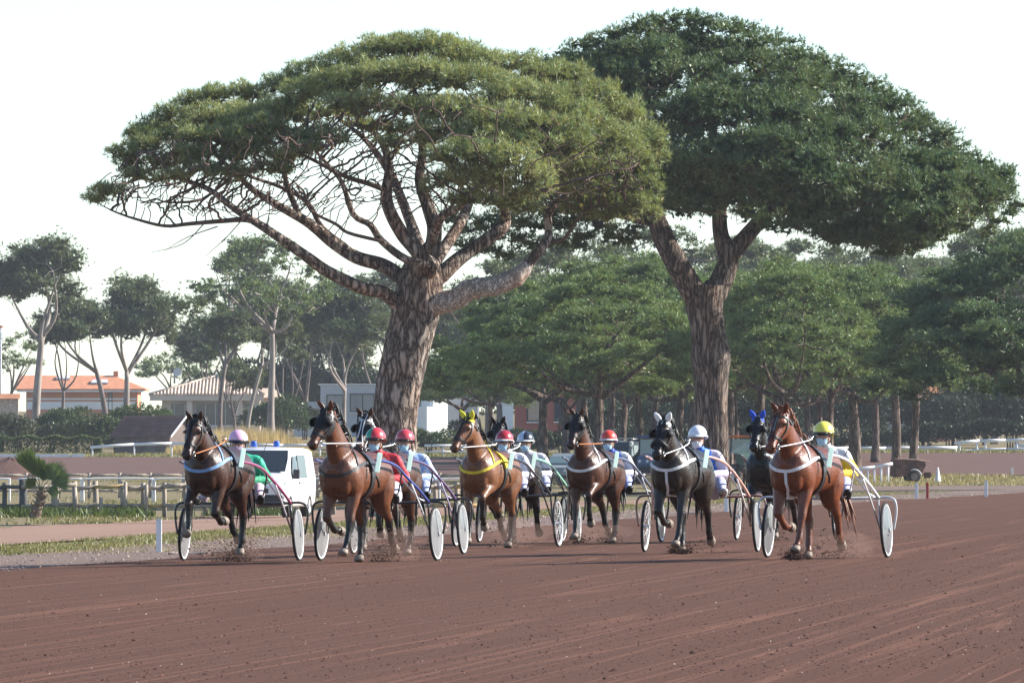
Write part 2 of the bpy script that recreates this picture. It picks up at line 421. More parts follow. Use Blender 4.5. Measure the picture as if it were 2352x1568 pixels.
def strip_points(n, ymin, ymax, ulo, uhi, dens=None):
    Yq = ymin * ((ymax / ymin) ** rng.uniform(0, 1, n)); uq = rng.uniform(ulo, uhi, n)
    xq = np.array([edge_x(y) for y in Yq]) + uq
    pat = np.sin(xq * 0.9 + Yq * 0.21) + np.sin(xq * 0.37 - Yq * 0.13 + 1.3) + rng.normal(0, 0.8, n)
    k = (np.abs(xq) < Yq * 0.064 + 0.5) & (pat > (-0.6 if dens is None else dens))
    return xq[k], Yq[k]
x1, y1 = strip_points(30000, 92, 330, -8.8, -3.6, -0.9)
blades('verge_grass', on_ground(x1, y1, -0.01), rng.uniform(0.03, 0.085, len(x1)), np.full(len(x1), 0.016), M_grass, 0.5)
tag(bpy.data.objects['verge_grass'], 'short green grass between the track verge and the dirt path', 'grass')
x1, y1 = strip_points(9000, 92, 330, -5.0, -1.2, 0.9)
blades('dry_verge_grass', on_ground(x1, y1, -0.01), rng.uniform(0.02, 0.06, len(x1)), np.full(len(x1), 0.016), M_dry, 0.6)
tag(bpy.data.objects['dry_verge_grass'], 'sparse dry yellow grass on the gravel verge', 'grass')
n = 42000
Yq = 222 * ((470 / 222) ** rng.uniform(0, 1, n)); xq = rng.uniform(-1, 1, n) * (Yq * 0.063)
uq = xq - np.array([edge_x(y) for y in Yq])
k = (uq < -19.3) & ((np.sin(xq * 0.5 + Yq * 0.11) + np.sin(xq * 0.23 - Yq * 0.07) + rng.normal(0, 0.7, n)) > (0.1 + 0.9 * (Yq > 262)))
xq, Yq = xq[k], Yq[k]
blades('infield_grass', on_ground(xq, Yq, -0.02), rng.uniform(0.05, 0.14, len(xq)), np.full(len(xq), 0.035), M_grass, 0.5)
tag(bpy.data.objects['infield_grass'], 'rough green grass of the infield behind the dirt path', 'grass')
# taller weeds along the foot of the wooden fence
Yq = 250 + rng.normal(0, 0.8, 5000); xq = rng.uniform(X(-10, 250), X(700, 250), 5000)
k = (np.sin(xq * 2.1) + np.sin(xq * 0.9 + 1) + rng.normal(0, 0.5, 5000)) > 0.2; xq, Yq = xq[k], Yq[k]
blades('fence_weeds', on_ground(xq, Yq, -0.02), rng.uniform(0.12, 0.36, len(xq)), np.full(len(xq), 0.05), leaf_mat('fence_weeds', (0.05, 0.08, 0.02), (0.10, 0.13, 0.04), 0.3, 1.0), 0.6)
tag(bpy.data.objects['fence_weeds'], 'leafy green weeds along the foot of the wooden fence', 'weeds')
# dry grass round the cart and far verge
n = 9000; Yq = rng.uniform(400, 497, n); xq = rng.uniform(X(1900, 450), X(2420, 450), n)
k = (np.sin(xq * 1.1) + rng.normal(0, 1, n)) > -0.3; xq, Yq = xq[k], Yq[k]
blades('dry_infield_grass', on_ground(xq, Yq, -0.02), rng.uniform(0.08, 0.22, len(xq)), np.full(len(xq), 0.06), M_dry, 0.5)
tag(bpy.data.objects['dry_infield_grass'], 'dry yellowish grass around the rusty trailer', 'grass')
n = 9000; Yq = rng.uniform(603, 650, n); xq = rng.uniform(-42, 42, n)
blades('far_verge_grass', on_ground(xq, Yq, -0.02), rng.uniform(0.1, 0.3, n), np.full(n, 0.10), M_grass, 0.5)
tag(bpy.data.objects['far_verge_grass'], 'grass verge beyond the far track', 'grass')
# ================================================================== trees
def tufts(rg, pos, nrm, length, width, blades_n=6, spread=0.7, up=0.35, tint=None):
    """needle tufts: each a spray of thin pointed blades about an axis"""
    n = len(pos)
    ax = nrm + np.array([0, 0, up]) + rg.normal(0, 0.25, (n, 3)); ax /= np.linalg.norm(ax, axis=1, keepdims=True) + 1e-9
    m = n * blades_n
    A = np.repeat(ax, blades_n, 0); B = np.repeat(pos, blades_n, 0)
    d = A + rg.normal(0, spread, (m, 3)); d /= np.linalg.norm(d, axis=1, keepdims=True) + 1e-9
    s_ = np.cross(d, rg.normal(0, 1, (m, 3))); s_ /= np.linalg.norm(s_, axis=1, keepdims=True) + 1e-9
    L = length * rg.uniform(0.65, 1.25, m)[:, None]; W = width * rg.uniform(0.7, 1.3, m)[:, None]
    v = np.stack([B - s_ * W * 0.5, B + s_ * W * 0.5, B + d * L], 1).reshape(-1, 3)
    t = np.clip(rg.normal(1.0, 0.16, (n, 1)), 0.5, 1.6) * np.ones((n, 3))
    hue = rg.normal(0, 0.10, (n, 1)); t = t * np.concatenate([1 + hue, np.ones((n, 1)), 1 - hue], 1)
    if tint is not None: t = t * tint
    return v, np.repeat(t, blades_n * 3, 0)
def crown_mesh(rg, pads, v, c, core):
    """tufts on the cushions plus coarse sprays filling their insides, which stop the light as dense foliage does"""
    pa = np.repeat(np.array(pads), 9, 0); d = rg.normal(0, 1, (len(pa), 3)); d /= np.linalg.norm(d, axis=1, keepdims=True)
    q = pa[:, :3] + d * pa[:, 3:6] * (rg.uniform(0.1, core, len(pa)) )[:, None]
    A = np.repeat(q, 5, 0); m = len(A); L = np.repeat(pa[:, 3:4], 5, 0)
    dd = rg.normal(0, 1, (m, 3)) * np.array([1, 1, .5]); dd /= np.linalg.norm(dd, axis=1, keepdims=True)
    s_ = np.cross(dd, rg.normal(0, 1, (m, 3))); s_ /= np.linalg.norm(s_, axis=1, keepdims=True) + 1e-9
    w = L * .085; tv = np.stack([A - s_ * w - dd * L * .2, A + s_ * w - dd * L * .2, A + dd * L * .42], 1).reshape(-1, 3)
    v = np.concatenate([v, tv]); c = np.concatenate([c, np.tile([[.8, .72, .7]], (len(tv), 1)) * np.repeat(rg.uniform(.8, 1.15, (m, 1)), 3, 0)])  # inner sprays: dull brown tint, darkened in place of self-shading
    return mesh_np('crown', v, np.arange(len(v)), [3] * (len(v) // 3), c)
def grow(rg, limbs, attr, step, kill, maxit=140, infl=4.0, up=0.05, jit=0.25):
    """branches grown from traced limbs towards the foliage (space colonisation); limbs: list of (pts, radii, parent_limb)"""
    pos, par, rad = [], [], []
    ends = []
    for pts, rr, pl in limbs:
        sp = smooth_path([(*p, r) for p, r in zip(pts, rr)], max(2, int(np.ceil(np.linalg.norm(np.array(pts[-1]) - np.array(pts[0])) / len(pts) / step * 1.2))))
        first = -1
        if pl is not None:                          # hook on to the nearest node grown so far
            q = np.array(pos); first = int(np.argmin(((q - sp[0][:3]) ** 2).sum(1)))
        for k, q in enumerate(sp):
            pos.append(q[:3]); rad.append(q[3]); par.append(first if k == 0 else len(pos) - 2)
    nfix = len(pos)
    P0 = np.array(pos); A = np.array(attr); alive = np.ones(len(A), bool)
    D = np.full(len(A), 1e9); I = np.zeros(len(A), int)
    for a in range(len(A)):
        d2 = ((P0 - A[a]) ** 2).sum(1); I[a] = d2.argmin(); D[a] = math.sqrt(d2[I[a]])
    nchild = {}
    for it in range(maxit):
        act = alive & (D < infl)
        if not act.any(): break
        new = []
        idx = I[act]; dirs = A[act] - np.array(pos)[idx]; dirs /= np.linalg.norm(dirs, axis=1, keepdims=True) + 1e-9
        for nd in np.unique(idx):
            if nchild.get(nd, 0) >= 3: continue
            d = dirs[idx == nd].sum(0); d = d / (np.linalg.norm(d) + 1e-9) + rg.normal(0, jit, 3) + np.array([0, 0, up])
            d /= np.linalg.norm(d) + 1e-9
            nchild[nd] = nchild.get(nd, 0) + 1
            new.append((pos[nd] + d * step, nd))
        if not new: break
        k0 = len(pos)
        for p_, nd in new: pos.append(p_); par.append(nd); rad.append(0.0)
        NP = np.array([p_ for p_, _ in new])
        for a in np.where(alive)[0]:
            d2 = ((NP - A[a]) ** 2).sum(1); j = d2.argmin(); dd = math.sqrt(d2[j])
            if dd < D[a]: D[a] = dd; I[a] = k0 + j
        alive &= D > kill
    return np.array(pos), np.array(par), np.array(rad), nfix
def branch_mesh(pos, par, rad, nfix, r0, mb_trunk, mb_br, power=2.3, sides_big=9):
    n = len(pos); kids = [[] for _ in range(n)]
    for i, p_ in enumerate(par):
        if p_ >= 0: kids[p_].append(i)
    r = np.zeros(n)
    for i in range(n - 1, -1, -1):
        c = [r[k] for k in kids[i]]
        r[i] = rad[i] if i < nfix and rad[i] > 0 else (r0 if not c else min(sum(q ** power for q in c) ** (1 / power), 0.11))
    # children always have a higher index than their parents except hooked limbs; one more pass is enough
    tips = [i for i in range(n) if not kids[i]]
    done = np.zeros(n, bool)
    order = sorted(range(n), key=lambda i: -r[i])
    roots = [i for i in range(n) if par[i] < 0]
    stack = list(roots)
    while stack:
        i = stack.pop()
        chain = [] if par[i] < 0 else [par[i]]
        cur = i
        while True:
            chain.append(cur); done[cur] = True
            ks = sorted([k for k in kids[cur] if not done[k]], key=lambda k: -r[k])
            if not ks: break
            for k in ks[1:]: stack.append(k)
            cur = ks[0]
        for k in chain:
            for q in kids[k]:
                if not done[q] and q not in stack: stack.append(q)
        if len(chain) < 2: continue
        rr = [r[k] for k in chain]
        if par[i] >= 0: rr[0] = min(rr[0], rr[1] * 1.15)
        big = max(rr)
        mb = mb_trunk if big > 0.11 and mb_trunk is not None and i < nfix else mb_br
        mb.tube([pos[k] for k in chain], rr, sides=sides_big if big > 0.12 else 5 if big > 0.03 else 3, cap=big > 0.1)
    return r, tips
def rough_bark(mb, rg, amp, fa=7, zf=0.7):
    """push tube surfaces in and out so that the bole is ridged, not a pipe"""
    pass
def pad_points(rg, pads, per, shell=0.55, under=0.15):
    """points and normals on the upper shells of flattened foliage pads: (x,y,z,rx,ry,rz)"""
    out_p, out_n = [], []
    for (x, y, z, rx, ry, rz) in pads:
        k = max(6, int(per * rx * ry))
        d = rg.normal(0, 1, (k, 3)); d /= np.linalg.norm(d, axis=1, keepdims=True)
        flip = (d[:, 2] < 0) & (rg.uniform(0, 1, k) > under); d[flip, 2] *= -1
        rr = rg.uniform(shell, 1.0, k) ** 0.7
        lump = 1 + 0.18 * np.sin(d[:, 0] * 6 + x * 9) + 0.15 * np.sin(d[:, 1] * 7 + y * 5)
        q = d * (rr * lump)[:, None] * np.array([rx, ry, rz]) + np.array([x, y, z])
        nn = d / np.array([rx, ry, rz]); nn /= np.linalg.norm(nn, axis=1, keepdims=True)
        out_p.append(q); out_n.append(nn)
    return np.concatenate(out_p), np.concatenate(out_n)
M_bark = bark_mat('pine_bark', (0.04, 0.031, 0.027), (0.18, 0.148, 0.127), (0.40, 0.35, 0.31), 7.5, 0.30)
M_bark_r = bark_mat('pine_bark_furrowed', (0.035, 0.028, 0.025), (0.13, 0.105, 0.09), (0.28, 0.24, 0.205), 9.0, 0.16)
M_twig = pm('pine_branch', (0.105, 0.075, 0.062), 0.9, 0.35, 3.0, spec=0.1)
M_ndl = leaf_mat('pine_needles', (0.190, 0.222, 0.098), (0.340, 0.360, 0.185), 0.32, 0.5)
M_ndl_r = leaf_mat('pine_needles_dark', (0.072, 0.122, 0.055), (0.150, 0.200, 0.095), 0.24, 0.4)
M_ndl_g = leaf_mat('pine_needles_grove', (0.085, 0.140, 0.047), (0.200, 0.255, 0.092), 0.25, 0.25)
M_ndl_f = leaf_mat('pine_needles_far', (0.080, 0.108, 0.050), (0.140, 0.165, 0.072), 0.22, 0.12)
M_bark_f = pm('far_pine_bark', (0.15, 0.125, 0.115), 0.9, 0.4, 1.2, spec=0.1, stretch=(1, 1, 0.3))

def bole(rg, pts, rad, sides=40, n=10, amp=0.05, flare=0.0):
    """a ridged trunk as its own grid: (verts, faces)"""
    sp = smooth_path([(*p, r) for p, r in zip(pts, rad)], n); vs, ff = [], []
    ph = rg.uniform(0, 6.28, 6); prev = None; L = 0
    for i, q in enumerate(sp):
        c = Vector(q[:3]); t = Vector(sp[min(len(sp) - 1, i + 1)][:3]) - Vector(sp[max(0, i - 1)][:3]); t.normalize()
        a = Vector((1, 0, 0)) - t * t.x; a.normalize(); b = t.cross(a)
        if i: L += (c - Vector(sp[i - 1][:3])).length
        for j in range(sides):
            th = 2 * math.pi * j / sides
            rdg = 0.5 * math.sin(5 * th + ph[0] + L * 0.8) + 0.35 * math.sin(9 * th + ph[1] - L * 1.3) + 0.4 * math.sin(3 * th + ph[2] + L * 0.5)
            rdg += 0.35 * math.sin(17 * th + ph[3] + 2.0 * math.sin(L * 2.1)) + rg.normal(0, 0.16)
            r = q[3] * (1 + amp * rdg)
            vs.append(tuple(c + a * (r * math.cos(th)) + b * (r * math.sin(th))))
    for i in range(len(sp) - 1):
        for j in range(sides):
            j2 = (j + 1) % sides; ff += [i * sides + j, i * sides + j2, (i + 1) * sides + j2, (i + 1) * sides + j]
    return vs, ff

# ------------------------------------------------------------------ the wind-shaped pine in the middle
rg = np.random.default_rng(11)
TY = 225.0; base = G(900, TY); SC = F / TY
def TL(px, py, dy=0.0):
    """point of the tree, local to its base, for a place seen at (px, py) and standing dy metres behind the trunk"""
    q = P(px, py, TY + dy); return np.array(q - base)
pine = empty('pine_tree', base, 0, 'old wind-shaped pine with bare twisting limbs and lighter green crown, behind the sulkies', 'tree', 'two large stone pines')
def lm(*pts): return [TL(a, b, c) for a, b, c in pts]
trunk_pts = lm((890, 1205, 0), (897, 1130, 0), (903, 1050, 0), (907, 960, 0), (918, 880, 0), (935, 800, 0), (950, 735, 0), (961, 675, 0), (968, 630, 0))
trunk_r = [0.80, 0.68, 0.61, 0.58, 0.585, 0.60, 0.62, 0.62, 0.56]
limbs = [(trunk_pts, trunk_r, None),
    (lm((915, 700, -.2), (880, 680, -.5), (830, 655, -.9), (765, 630, -1.2), (705, 590, -1.6), (650, 553, -1.8), (605, 520, -2.0), (545, 480, -2.2), (480, 435, -2.4), (410, 395, -2.5), (350, 365, -2.5), (300, 355, -2.5)), [.30, .27, .25, .24, .22, .20, .17, .14, .11, .085, .06, .03], 0),
    (lm((610, 520, -2), (560, 500, -2.1), (500, 497, -2.3), (430, 508, -2.4), (370, 515, -2.6), (310, 500, -2.6), (255, 478, -2.6), (205, 455, -2.6)), [.13, .12, .10, .085, .07, .055, .035, .015], 0),
    (lm((925, 640, .2), (880, 612, .4), (820, 590, .6), (770, 562, .6), (725, 530, .5), (690, 500, .3), (640, 478, .1), (590, 440, -.1), (530, 400, -.4), (470, 350, -.5), (420, 300, -.5)), [.32, .29, .27, .25, .22, .20, .16, .13, .10, .07, .03], 0),
    (lm((690, 500, .3), (660, 440, .6), (640, 390, .8), (600, 330, 1), (570, 270, 1)), [.14, .12, .10, .07, .03], 0),
    (lm((800, 570, .6), (740, 520, 1.0), (700, 470, 1.3), (640, 430, 1.5), (560, 380, 1.6), (500, 320, 1.6)), [.12, .11, .10, .08, .06, .03], 0),
    (lm((985, 607, -.9), (930, 580, -1.2), (880, 555, -1.5), (845, 525, -1.6), (815, 490, -1.8), (790, 430, -2.0), (740, 370, -2.2), (700, 320, -2.3)), [.15, .145, .13, .115, .10, .085, .06, .03], 0),
    (lm((880, 555, -1.5), (800, 545, -1.4), (760, 520, -1.4), (720, 470, -1.5), (690, 440, -1.6), (650, 400, -1.8)), [.08, .075, .07, .06, .045, .02], 0),
    (lm((985, 620, -.5), (960, 585, -.6), (920, 540, -.7), (900, 490, -.8), (892, 440, -.8), (900, 390, -.7), (870, 330, -.7), (830, 270, -.7), (790, 215, -.6)), [.30, .27, .24, .22, .20, .16, .12, .08, .04], 0),
    (lm((985, 610, .5), (1000, 540, .6), (990, 480, .6), (970, 410, .5), (965, 340, .4), (950, 250, .3), (940, 170, .2)), [.30, .26, .23, .18, .14, .09, .04], 0),
    (lm((892, 440, -.8), (850, 420, -1), (800, 400, -1.2), (740, 380, -1.3), (690, 340, -1.3), (650, 290, -1.2)), [.12, .11, .10, .08, .06, .03], 0),
    (lm((1005, 640, .1), (1045, 605, .3), (1095, 570, .5), (1145, 535, .7), (1163, 505, .8), (1150, 470, .7), (1140, 420, .6), (1170, 350, .6), (1220, 280, .6), (1280, 220, .5)), [.30, .26, .23, .21, .19, .16, .13, .10, .07, .03], 0),
    (lm((1000, 600, 1.2), (1060, 520, 2.2), (1100, 430, 3.0), (1180, 350, 3.6), (1280, 290, 4.0), (1380, 270, 4.0)), [.22, .18, .15, .11, .08, .03], 0),
    (lm((975, 600, 1.3), (940, 500, 2.5), (900, 400, 3.5), (840, 320, 4.2), (760, 260, 4.5)), [.22, .18, .14, .09, .03], 0),
    (lm((990, 560, -.6), (1020, 500, -1.6), (1050, 470, -2.6), (1090, 440, -3.4), (1150, 420, -4.0), (1220, 420, -4.2)), [.18, .15, .12, .09, .06, .03], 0),
    (lm((990, 700, -.2), (1040, 683, -.4), (1090, 668, -.6), (1140, 652, -.7), (1185, 632, -.7), (1222, 612, -.6), (1245, 580, -.4), (1252, 540, -.2), (1262, 490, 0), (1290, 455, .2), (1340, 420, .3), (1400, 380, .2)), [.30, .27, .26, .255, .235, .16, .13, .11, .095, .08, .06, .03], 0),
    (lm((1262, 555, -.3), (1300, 545, -.5), (1320, 510, -.7), (1345, 480, -.9), (1400, 470, -1.1), (1450, 465, -1.2)), [.07, .065, .06, .05, .04, .02], 0),
    (lm((1150, 470, .7), (1210, 440, .9), (1270, 390, 1.2), (1340, 350, 1.4), (1420, 340, 1.4), (1490, 340, 1.3)), [.11, .10, .09, .07, .05, .02], 0)]
pads_px = [ # (px, py, dY, rx px, rz px): the crown's foliage cushions
 (800,138,0,70,28),(880,115,.2,75,30),(955,108,0,80,30),(1030,118,.2,75,30),(1100,140,.4,70,28),(722,168,.2,62,30),(655,198,0,56,28),(1190,152,.5,70,28),(1280,178,.6,72,30),(1360,216,.6,66,32),(1430,262,.5,58,34),
 (700,218,-1.6,66,30),(785,190,-1.8,72,30),(880,172,-2,78,30),(972,168,-2.2,80,32),(1060,182,-2.3,76,32),(1150,206,-2.4,74,32),(1245,226,-2.2,72,34),(1330,268,-2,64,36),(1405,318,-1.6,60,38),(1478,322,-.6,50,38),(1508,358,-.3,38,36),
 (562,218,0,54,26),(500,222,.3,52,24),(435,242,0,48,26),(385,268,-.3,46,26),(345,292,-.2,40,26),(480,268,-1.3,58,28),(560,272,-1.6,62,30),(632,255,-1.4,54,30),(420,312,-1.5,54,26),(332,340,-1.0,44,24),(298,376,-1.2,38,20),(500,322,-2.0,56,26),(590,330,-2.2,58,28),(372,372,-2,44,18),(245,440,-2.6,46,17),(218,458,-2.6,30,11),
 (850,238,-2.6,58,24),(940,250,-2.9,64,26),(1040,258,-3.1,72,32),(1130,275,-3.3,72,34),(1220,292,-3.3,72,36),(1310,338,-2.8,66,38),(1390,382,-1.8,62,34),(1455,388,-.9,52,30),(1180,330,-3.3,56,30),(1260,370,-3.0,50,28),
 (1035,368,-4.6,56,30),(1100,356,-4.8,66,34),(1170,366,-4.8,62,38),(1228,404,-4.6,46,38),(1258,436,-4.3,32,30),(1130,408,-4.4,70,36),(1060,410,-4.2,52,28),(1190,440,-4.0,52,28),
 (1415,432,-.9,48,26),(1468,462,-.9,42,24),(1495,490,-.8,28,16),(1395,470,-.3,56,22),(1330,440,-.2,52,24),(1300,400,.2,50,26),(1440,486,-.6,44,15),
 (905,298,.2,48,18),(835,290,-1.0,44,18),(735,305,-2.0,42,18),(668,320,-2.2,46,20),(980,320,.2,44,18),(905,330,-2.4,40,14),(680,270,.2,46,22),(760,262,1.0,44,20),
 (1010,420,-3.6,44,24),(1080,460,-3.2,50,22),(1150,470,-3.0,46,20),(1215,480,-2.6,40,18),(1290,330,-3.2,60,34),(1350,390,-2.6,56,32),(1350,430,-1.8,50,26),(1240,340,-3.6,60,34),(1480,420,-.8,40,28),(1440,350,-1.4,58,36),(1300,300,-3.0,66,34),(1100,310,-3.6,64,30),(1010,300,-3.2,60,28),(1390,500,-.4,40,12),(1330,480,-.6,40,16),(780,240,-2.4,56,24),(600,300,-2.2,60,28),(540,355,-2.4,50,18),(450,360,-2.4,50,18),
 (350,330,-1.8,46,20),(420,352,-2.4,50,20),(480,392,-2.8,46,16),(548,398,-2.6,48,16),(620,388,-2.4,46,16),(310,402,-2.0,40,14),(285,352,-1.6,40,20),(645,358,-2.6,50,20),(705,345,-2.6,46,18),(400,405,-2.6,42,13),(330,310,-.8,44,22),(455,318,-2.2,54,22),(530,318,-2.6,54,22),(600,292,-2.4,56,24),(760,318,-2.6,44,16),(520,290,1.5,60,24),(400,300,1.2,54,22),(680,250,2.4,60,26),(560,340,1.5,50,18),
 (620,265,4,80,30),(740,205,4.3,90,32),(880,175,4.6,95,34),(1040,172,5,95,34),(1200,205,5,95,36),(1340,262,4.2,85,38),(1240,305,5,80,36),(1400,335,3.6,64,36),(1000,250,6,90,30),(820,258,5.2,70,26),(1120,260,6,90,34),(1290,370,3.6,70,30),(1160,320,4.6,70,26),(520,262,2.6,60,26),(450,285,2,50,24)]
pads = []
for px, py, dy, rx, rz in pads_px:
    c = TL(px, py, dy); rx_, rz_ = rx / SC, rz / SC
    rz_ *= 1.18; pads.append((c[0], c[1], c[2], rx_, rx_ * 0.95, rz_))
    for k in range(2):                                  # smaller cushions break the outline
        a = rg.uniform(0, 6.28); pads.append((c[0] + rx_ * 0.75 * math.cos(a), c[1] + rx_ * 0.75 * math.sin(a), c[2] + rg.uniform(-.6, .35) * rz_, rx_ * 0.5, rx_ * 0.5, rz_ * 0.75))
attr = []
for (x, y, z, rx, ry, rz) in pads:
    k = int(5 + 16 * rx)
    for _ in range(k):
        d = rg.normal(0, 1, 3); d /= np.linalg.norm(d); attr.append((x + d[0] * rx * .8, y + d[1] * ry * .8, z - abs(d[2]) * rz * 0.5 + 0.1 * rz))
npad_attr = len(attr)
for _ in range(4600):                                   # bare twiggy wood below and inside the foliage
    px = rg.uniform(250, 1480); lo = np.interp(px, [250, 400, 600, 760, 900, 1100, 1300, 1480], [455, 500, 500, 480, 480, 470, 470, 440])
    hi = np.interp(px, [250, 400, 600, 900, 1200, 1480], [400, 300, 260, 190, 240, 360])
    attr.append(tuple(TL(px, rg.uniform(hi, lo), rg.normal(-0.5, 2.0))))
limbs = [(a, b if i == 0 or i == 15 else [q * (.66 if i in (1, 2, 3, 4, 5, 7, 10) else .78) for q in b], c) for i, (a, b, c) in enumerate(limbs)]
for i in range(1, len(limbs)):                          # the limbs twist
    a, b, c = limbs[i]; limbs[i] = ([a[0]] + [q + rg.normal(0, .07, 3) for q in a[1:-1]] + [a[-1]], b, c)
pos, par, rad, nfix = grow(rg, limbs, attr, 0.19, 0.23, 150, 6.0, 0.06, 0.13)
mt, mbx = MB(), MB()
r_, tips = branch_mesh(pos, par, rad, nfix, 0.015, mt, mbx, 2.45, 14)
vs_, ff_ = bole(rg, trunk_pts + [trunk_pts[-1] + np.array([.10, 0, .35]), trunk_pts[-1] + np.array([.13, 0, .55])], trunk_r + [.40, .05], 56, 10, 0.055)
link('trunk', mesh_np('trunk', vs_, ff_, [4] * (len(ff_) // 4), smooth=True), M_bark, pine)
mt.build('limbs', M_bark, pine, fix=False); tag(mbx.build('branches', M_twig, pine, fix=False), kind='stuff')
pp, nn_ = pad_points(rg, pads, 500, 0.45, 0.16)
tp = pos[tips]; pa = np.array(pads)
inside = np.array([((((q - pa[:, :3]) / pa[:, 3:6]) ** 2).sum(1) < 1.6).any() for q in tp]); tp = tp[inside]
tp = np.concatenate([tp, tp + rg.normal(0, 0.07, tp.shape)])
pp = np.concatenate([pp, tp]); nn_ = np.concatenate([nn_, np.tile([[0, 0, 1.0]], (len(tp), 1))])
v, c = tufts(rg, pp, nn_, 0.165, 0.0165, 8, 0.8, 0.35)
link('crown', crown_mesh(rg, pads, v, c, 0.5), M_ndl, pine)
pl_ = smooth_path([(*p_, r_q) for p_, r_q in zip(limbs[15][0][:6], limbs[15][1][:6])], 6)
m_ = MB(); m_.tube([q[:3] for q in pl_], [q[3] * 1.05 * (1 + .05 * math.sin(i * 1.9)) for i, q in enumerate(pl_)], 20); m_.build('bare_limb', bark_mat('sunlit_look_bark', (0.16, 0.13, 0.11), (0.42, 0.37, 0.33), (0.66, 0.61, 0.56), 12.0, 0.5, .6), pine, fix=False)  # pale bark colour stands in for sunlight on this low limb
# dead twigs hanging from the low limb
md = MB()
for a, b, c_ in (((560, 500), (520, 545), (470, 590)), ((500, 520), (430, 545), (380, 575)), ((620, 540), (600, 560), (590, 585)), ((470, 512), (420, 560), (345, 580))):
    q = smooth_path([TL(*a, -2.4), TL(*b, -2.5), TL(*c_, -2.5)], 5)
    md.tube(q, list(np.linspace(0.018, 0.005, len(q))), 4)
md.build('dead_twigs', M_twig, pine, fix=False)

# ------------------------------------------------------------------ dense dome pine to the right
def dome_pads(rg, top, bot, Rd, T, nf, nb, size, hz=0.5, pw=0.8):
    """cushions over the front, back and underside of a crown whose outline is given as top/bottom curves"""
    x0, x1 = top[0][0], top[-1][0]; out = []
    tx, ty_ = zip(*top); bx, by = zip(*bot)
    for k in range(nf + nb):
        for _ in range(30):
            px = rg.uniform(x0, x1); a, b = np.interp(px, tx, ty_), np.interp(px, bx, by)
            if rg.uniform() < (b - a) / 480: break
        v_ = rg.uniform(0, 1) ** pw
        xn = (px - (x0 + x1) / 2) / ((x1 - x0) / 2)
        Rl = Rd * math.sqrt(max(0.03, 1 - xn * xn * 0.96))
        dy = -Rl * (math.sin(min(1, v_ / 0.75) * math.pi / 2) ** 0.8) * (1 - 0.35 * max(0, v_ - 0.75) / 0.25)
        if k >= nf: dy = -dy * rg.uniform(0.5, 1)
        c = T(px, a + (b - a) * v_ + 46 * (1 - v_) + 8, dy); ms = size * 1.15 * rg.uniform(0.75, 1.35)
        for j in range(4):                                 # a mound of cushions, open to the light on top
            d = rg.normal(0, 1, 3); d /= np.linalg.norm(d); d[2] = abs(d[2]) * 1.1 - .15; sz = size * rg.uniform(.58, .95)
            out.append((c[0] + d[0] * ms * .95, c[1] + d[1] * ms * .95, c[2] - 0.1 + d[2] * ms * .55, sz, sz, sz * hz * 1.15 * rg.uniform(0.8, 1.2)))
    return out
rg = np.random.default_rng(23)
TY2 = 285.0; base2 = G(1632, TY2); SC2 = F / TY2
def T2(px, py, dy=0.0): return np.array(P(px, py, TY2 + dy) - base2)
pine2 = empty('pine_tree', base2, 0, 'tall stone pine with forked trunk and dense dark green dome, right of the wind-shaped pine', 'tree', 'two large stone pines')
def lm2(*pts): return [T2(a, b, c) for a, b, c in pts]
tr2 = lm2((1636, 1150, 0), (1637, 1080, 0), (1637, 1000, 0), (1634, 930, 0), (1634, 860, 0), (1633, 815, 0), (1626, 760, 0), (1618, 700, 0), (1618, 655, 0))
tr2r = [.66, .56, .53, .535, .575, .66, .56, .62, .70]
limbs2 = [(tr2, tr2r, None),
    (lm2((1605, 690, -.1), (1580, 650, -.2), (1552, 600, -.4), (1530, 560, -.6), (1512, 515, -.7), (1490, 460, -.8), (1460, 400, -.8), (1430, 320, -.5), (1400, 220, 0), (1380, 130, 0)), [.44, .42, .39, .36, .33, .28, .22, .16, .10, .04], 0),
    (lm2((1640, 680, .1), (1665, 625, .2), (1672, 590, .2), (1656, 540, .2), (1652, 490, .2), (1650, 420, .3), (1640, 320, .3), (1620, 200, .2), (1600, 100, .1)), [.42, .38, .34, .27, .25, .22, .16, .10, .04], 0),
    (lm2((1668, 600, .2), (1700, 560, .3), (1730, 525, .4), (1770, 480, .5), (1830, 430, .6), (1900, 370, .6), (1990, 300, .4), (2080, 280, .2)), [.30, .28, .26, .22, .17, .13, .08, .03], 0),
    (lm2((1760, 490, .5), (1840, 480, 0), (1930, 470, -.5), (2030, 460, -1), (2140, 440, -1), (2230, 420, -.6)), [.15, .13, .11, .09, .06, .03], 0),
    (lm2((1650, 490, .2), (1690, 430, -1), (1740, 380, -2.2), (1800, 330, -3.2), (1860, 280, -3.8)), [.17, .14, .11, .07, .03], 0),
    (lm2((1510, 515, -.7), (1450, 500, -1.2), (1390, 490, -1.5), (1330, 480, -1.4)), [.15, .12, .08, .03], 0),
    (lm2((1490, 460, -.8), (1500, 400, -2), (1530, 340, -3.2), (1570, 280, -4.2)), [.16, .13, .09, .03], 0),
    (lm2((1650, 450, .3), (1700, 380, 2), (1780, 320, 3.2), (1880, 280, 4)), [.16, .13, .09, .03], 0),
    (lm2((1480, 430, -.6), (1430, 350, 1), (1400, 270, 2.5), (1400, 200, 3)), [.15, .12, .08, .03], 0)]
top2 = [(1262, 138), (1330, 98), (1400, 72), (1480, 42), (1570, 30), (1700, 52), (1800, 88), (1900, 132), (2000, 178), (2090, 235), (2150, 302), (2220, 345), (2295, 385)]
bot2 = [(1262, 300), (1330, 470), (1400, 490), (1500, 478), (1650, 460), (1750, 480), (1870, 525), (1960, 540), (2060, 560), (2130, 545), (2200, 520), (2240, 500), (2295, 440)]
pads2 = dome_pads(rg, top2, bot2, 6.2, T2, 175, 125, 0.85, 0.50)
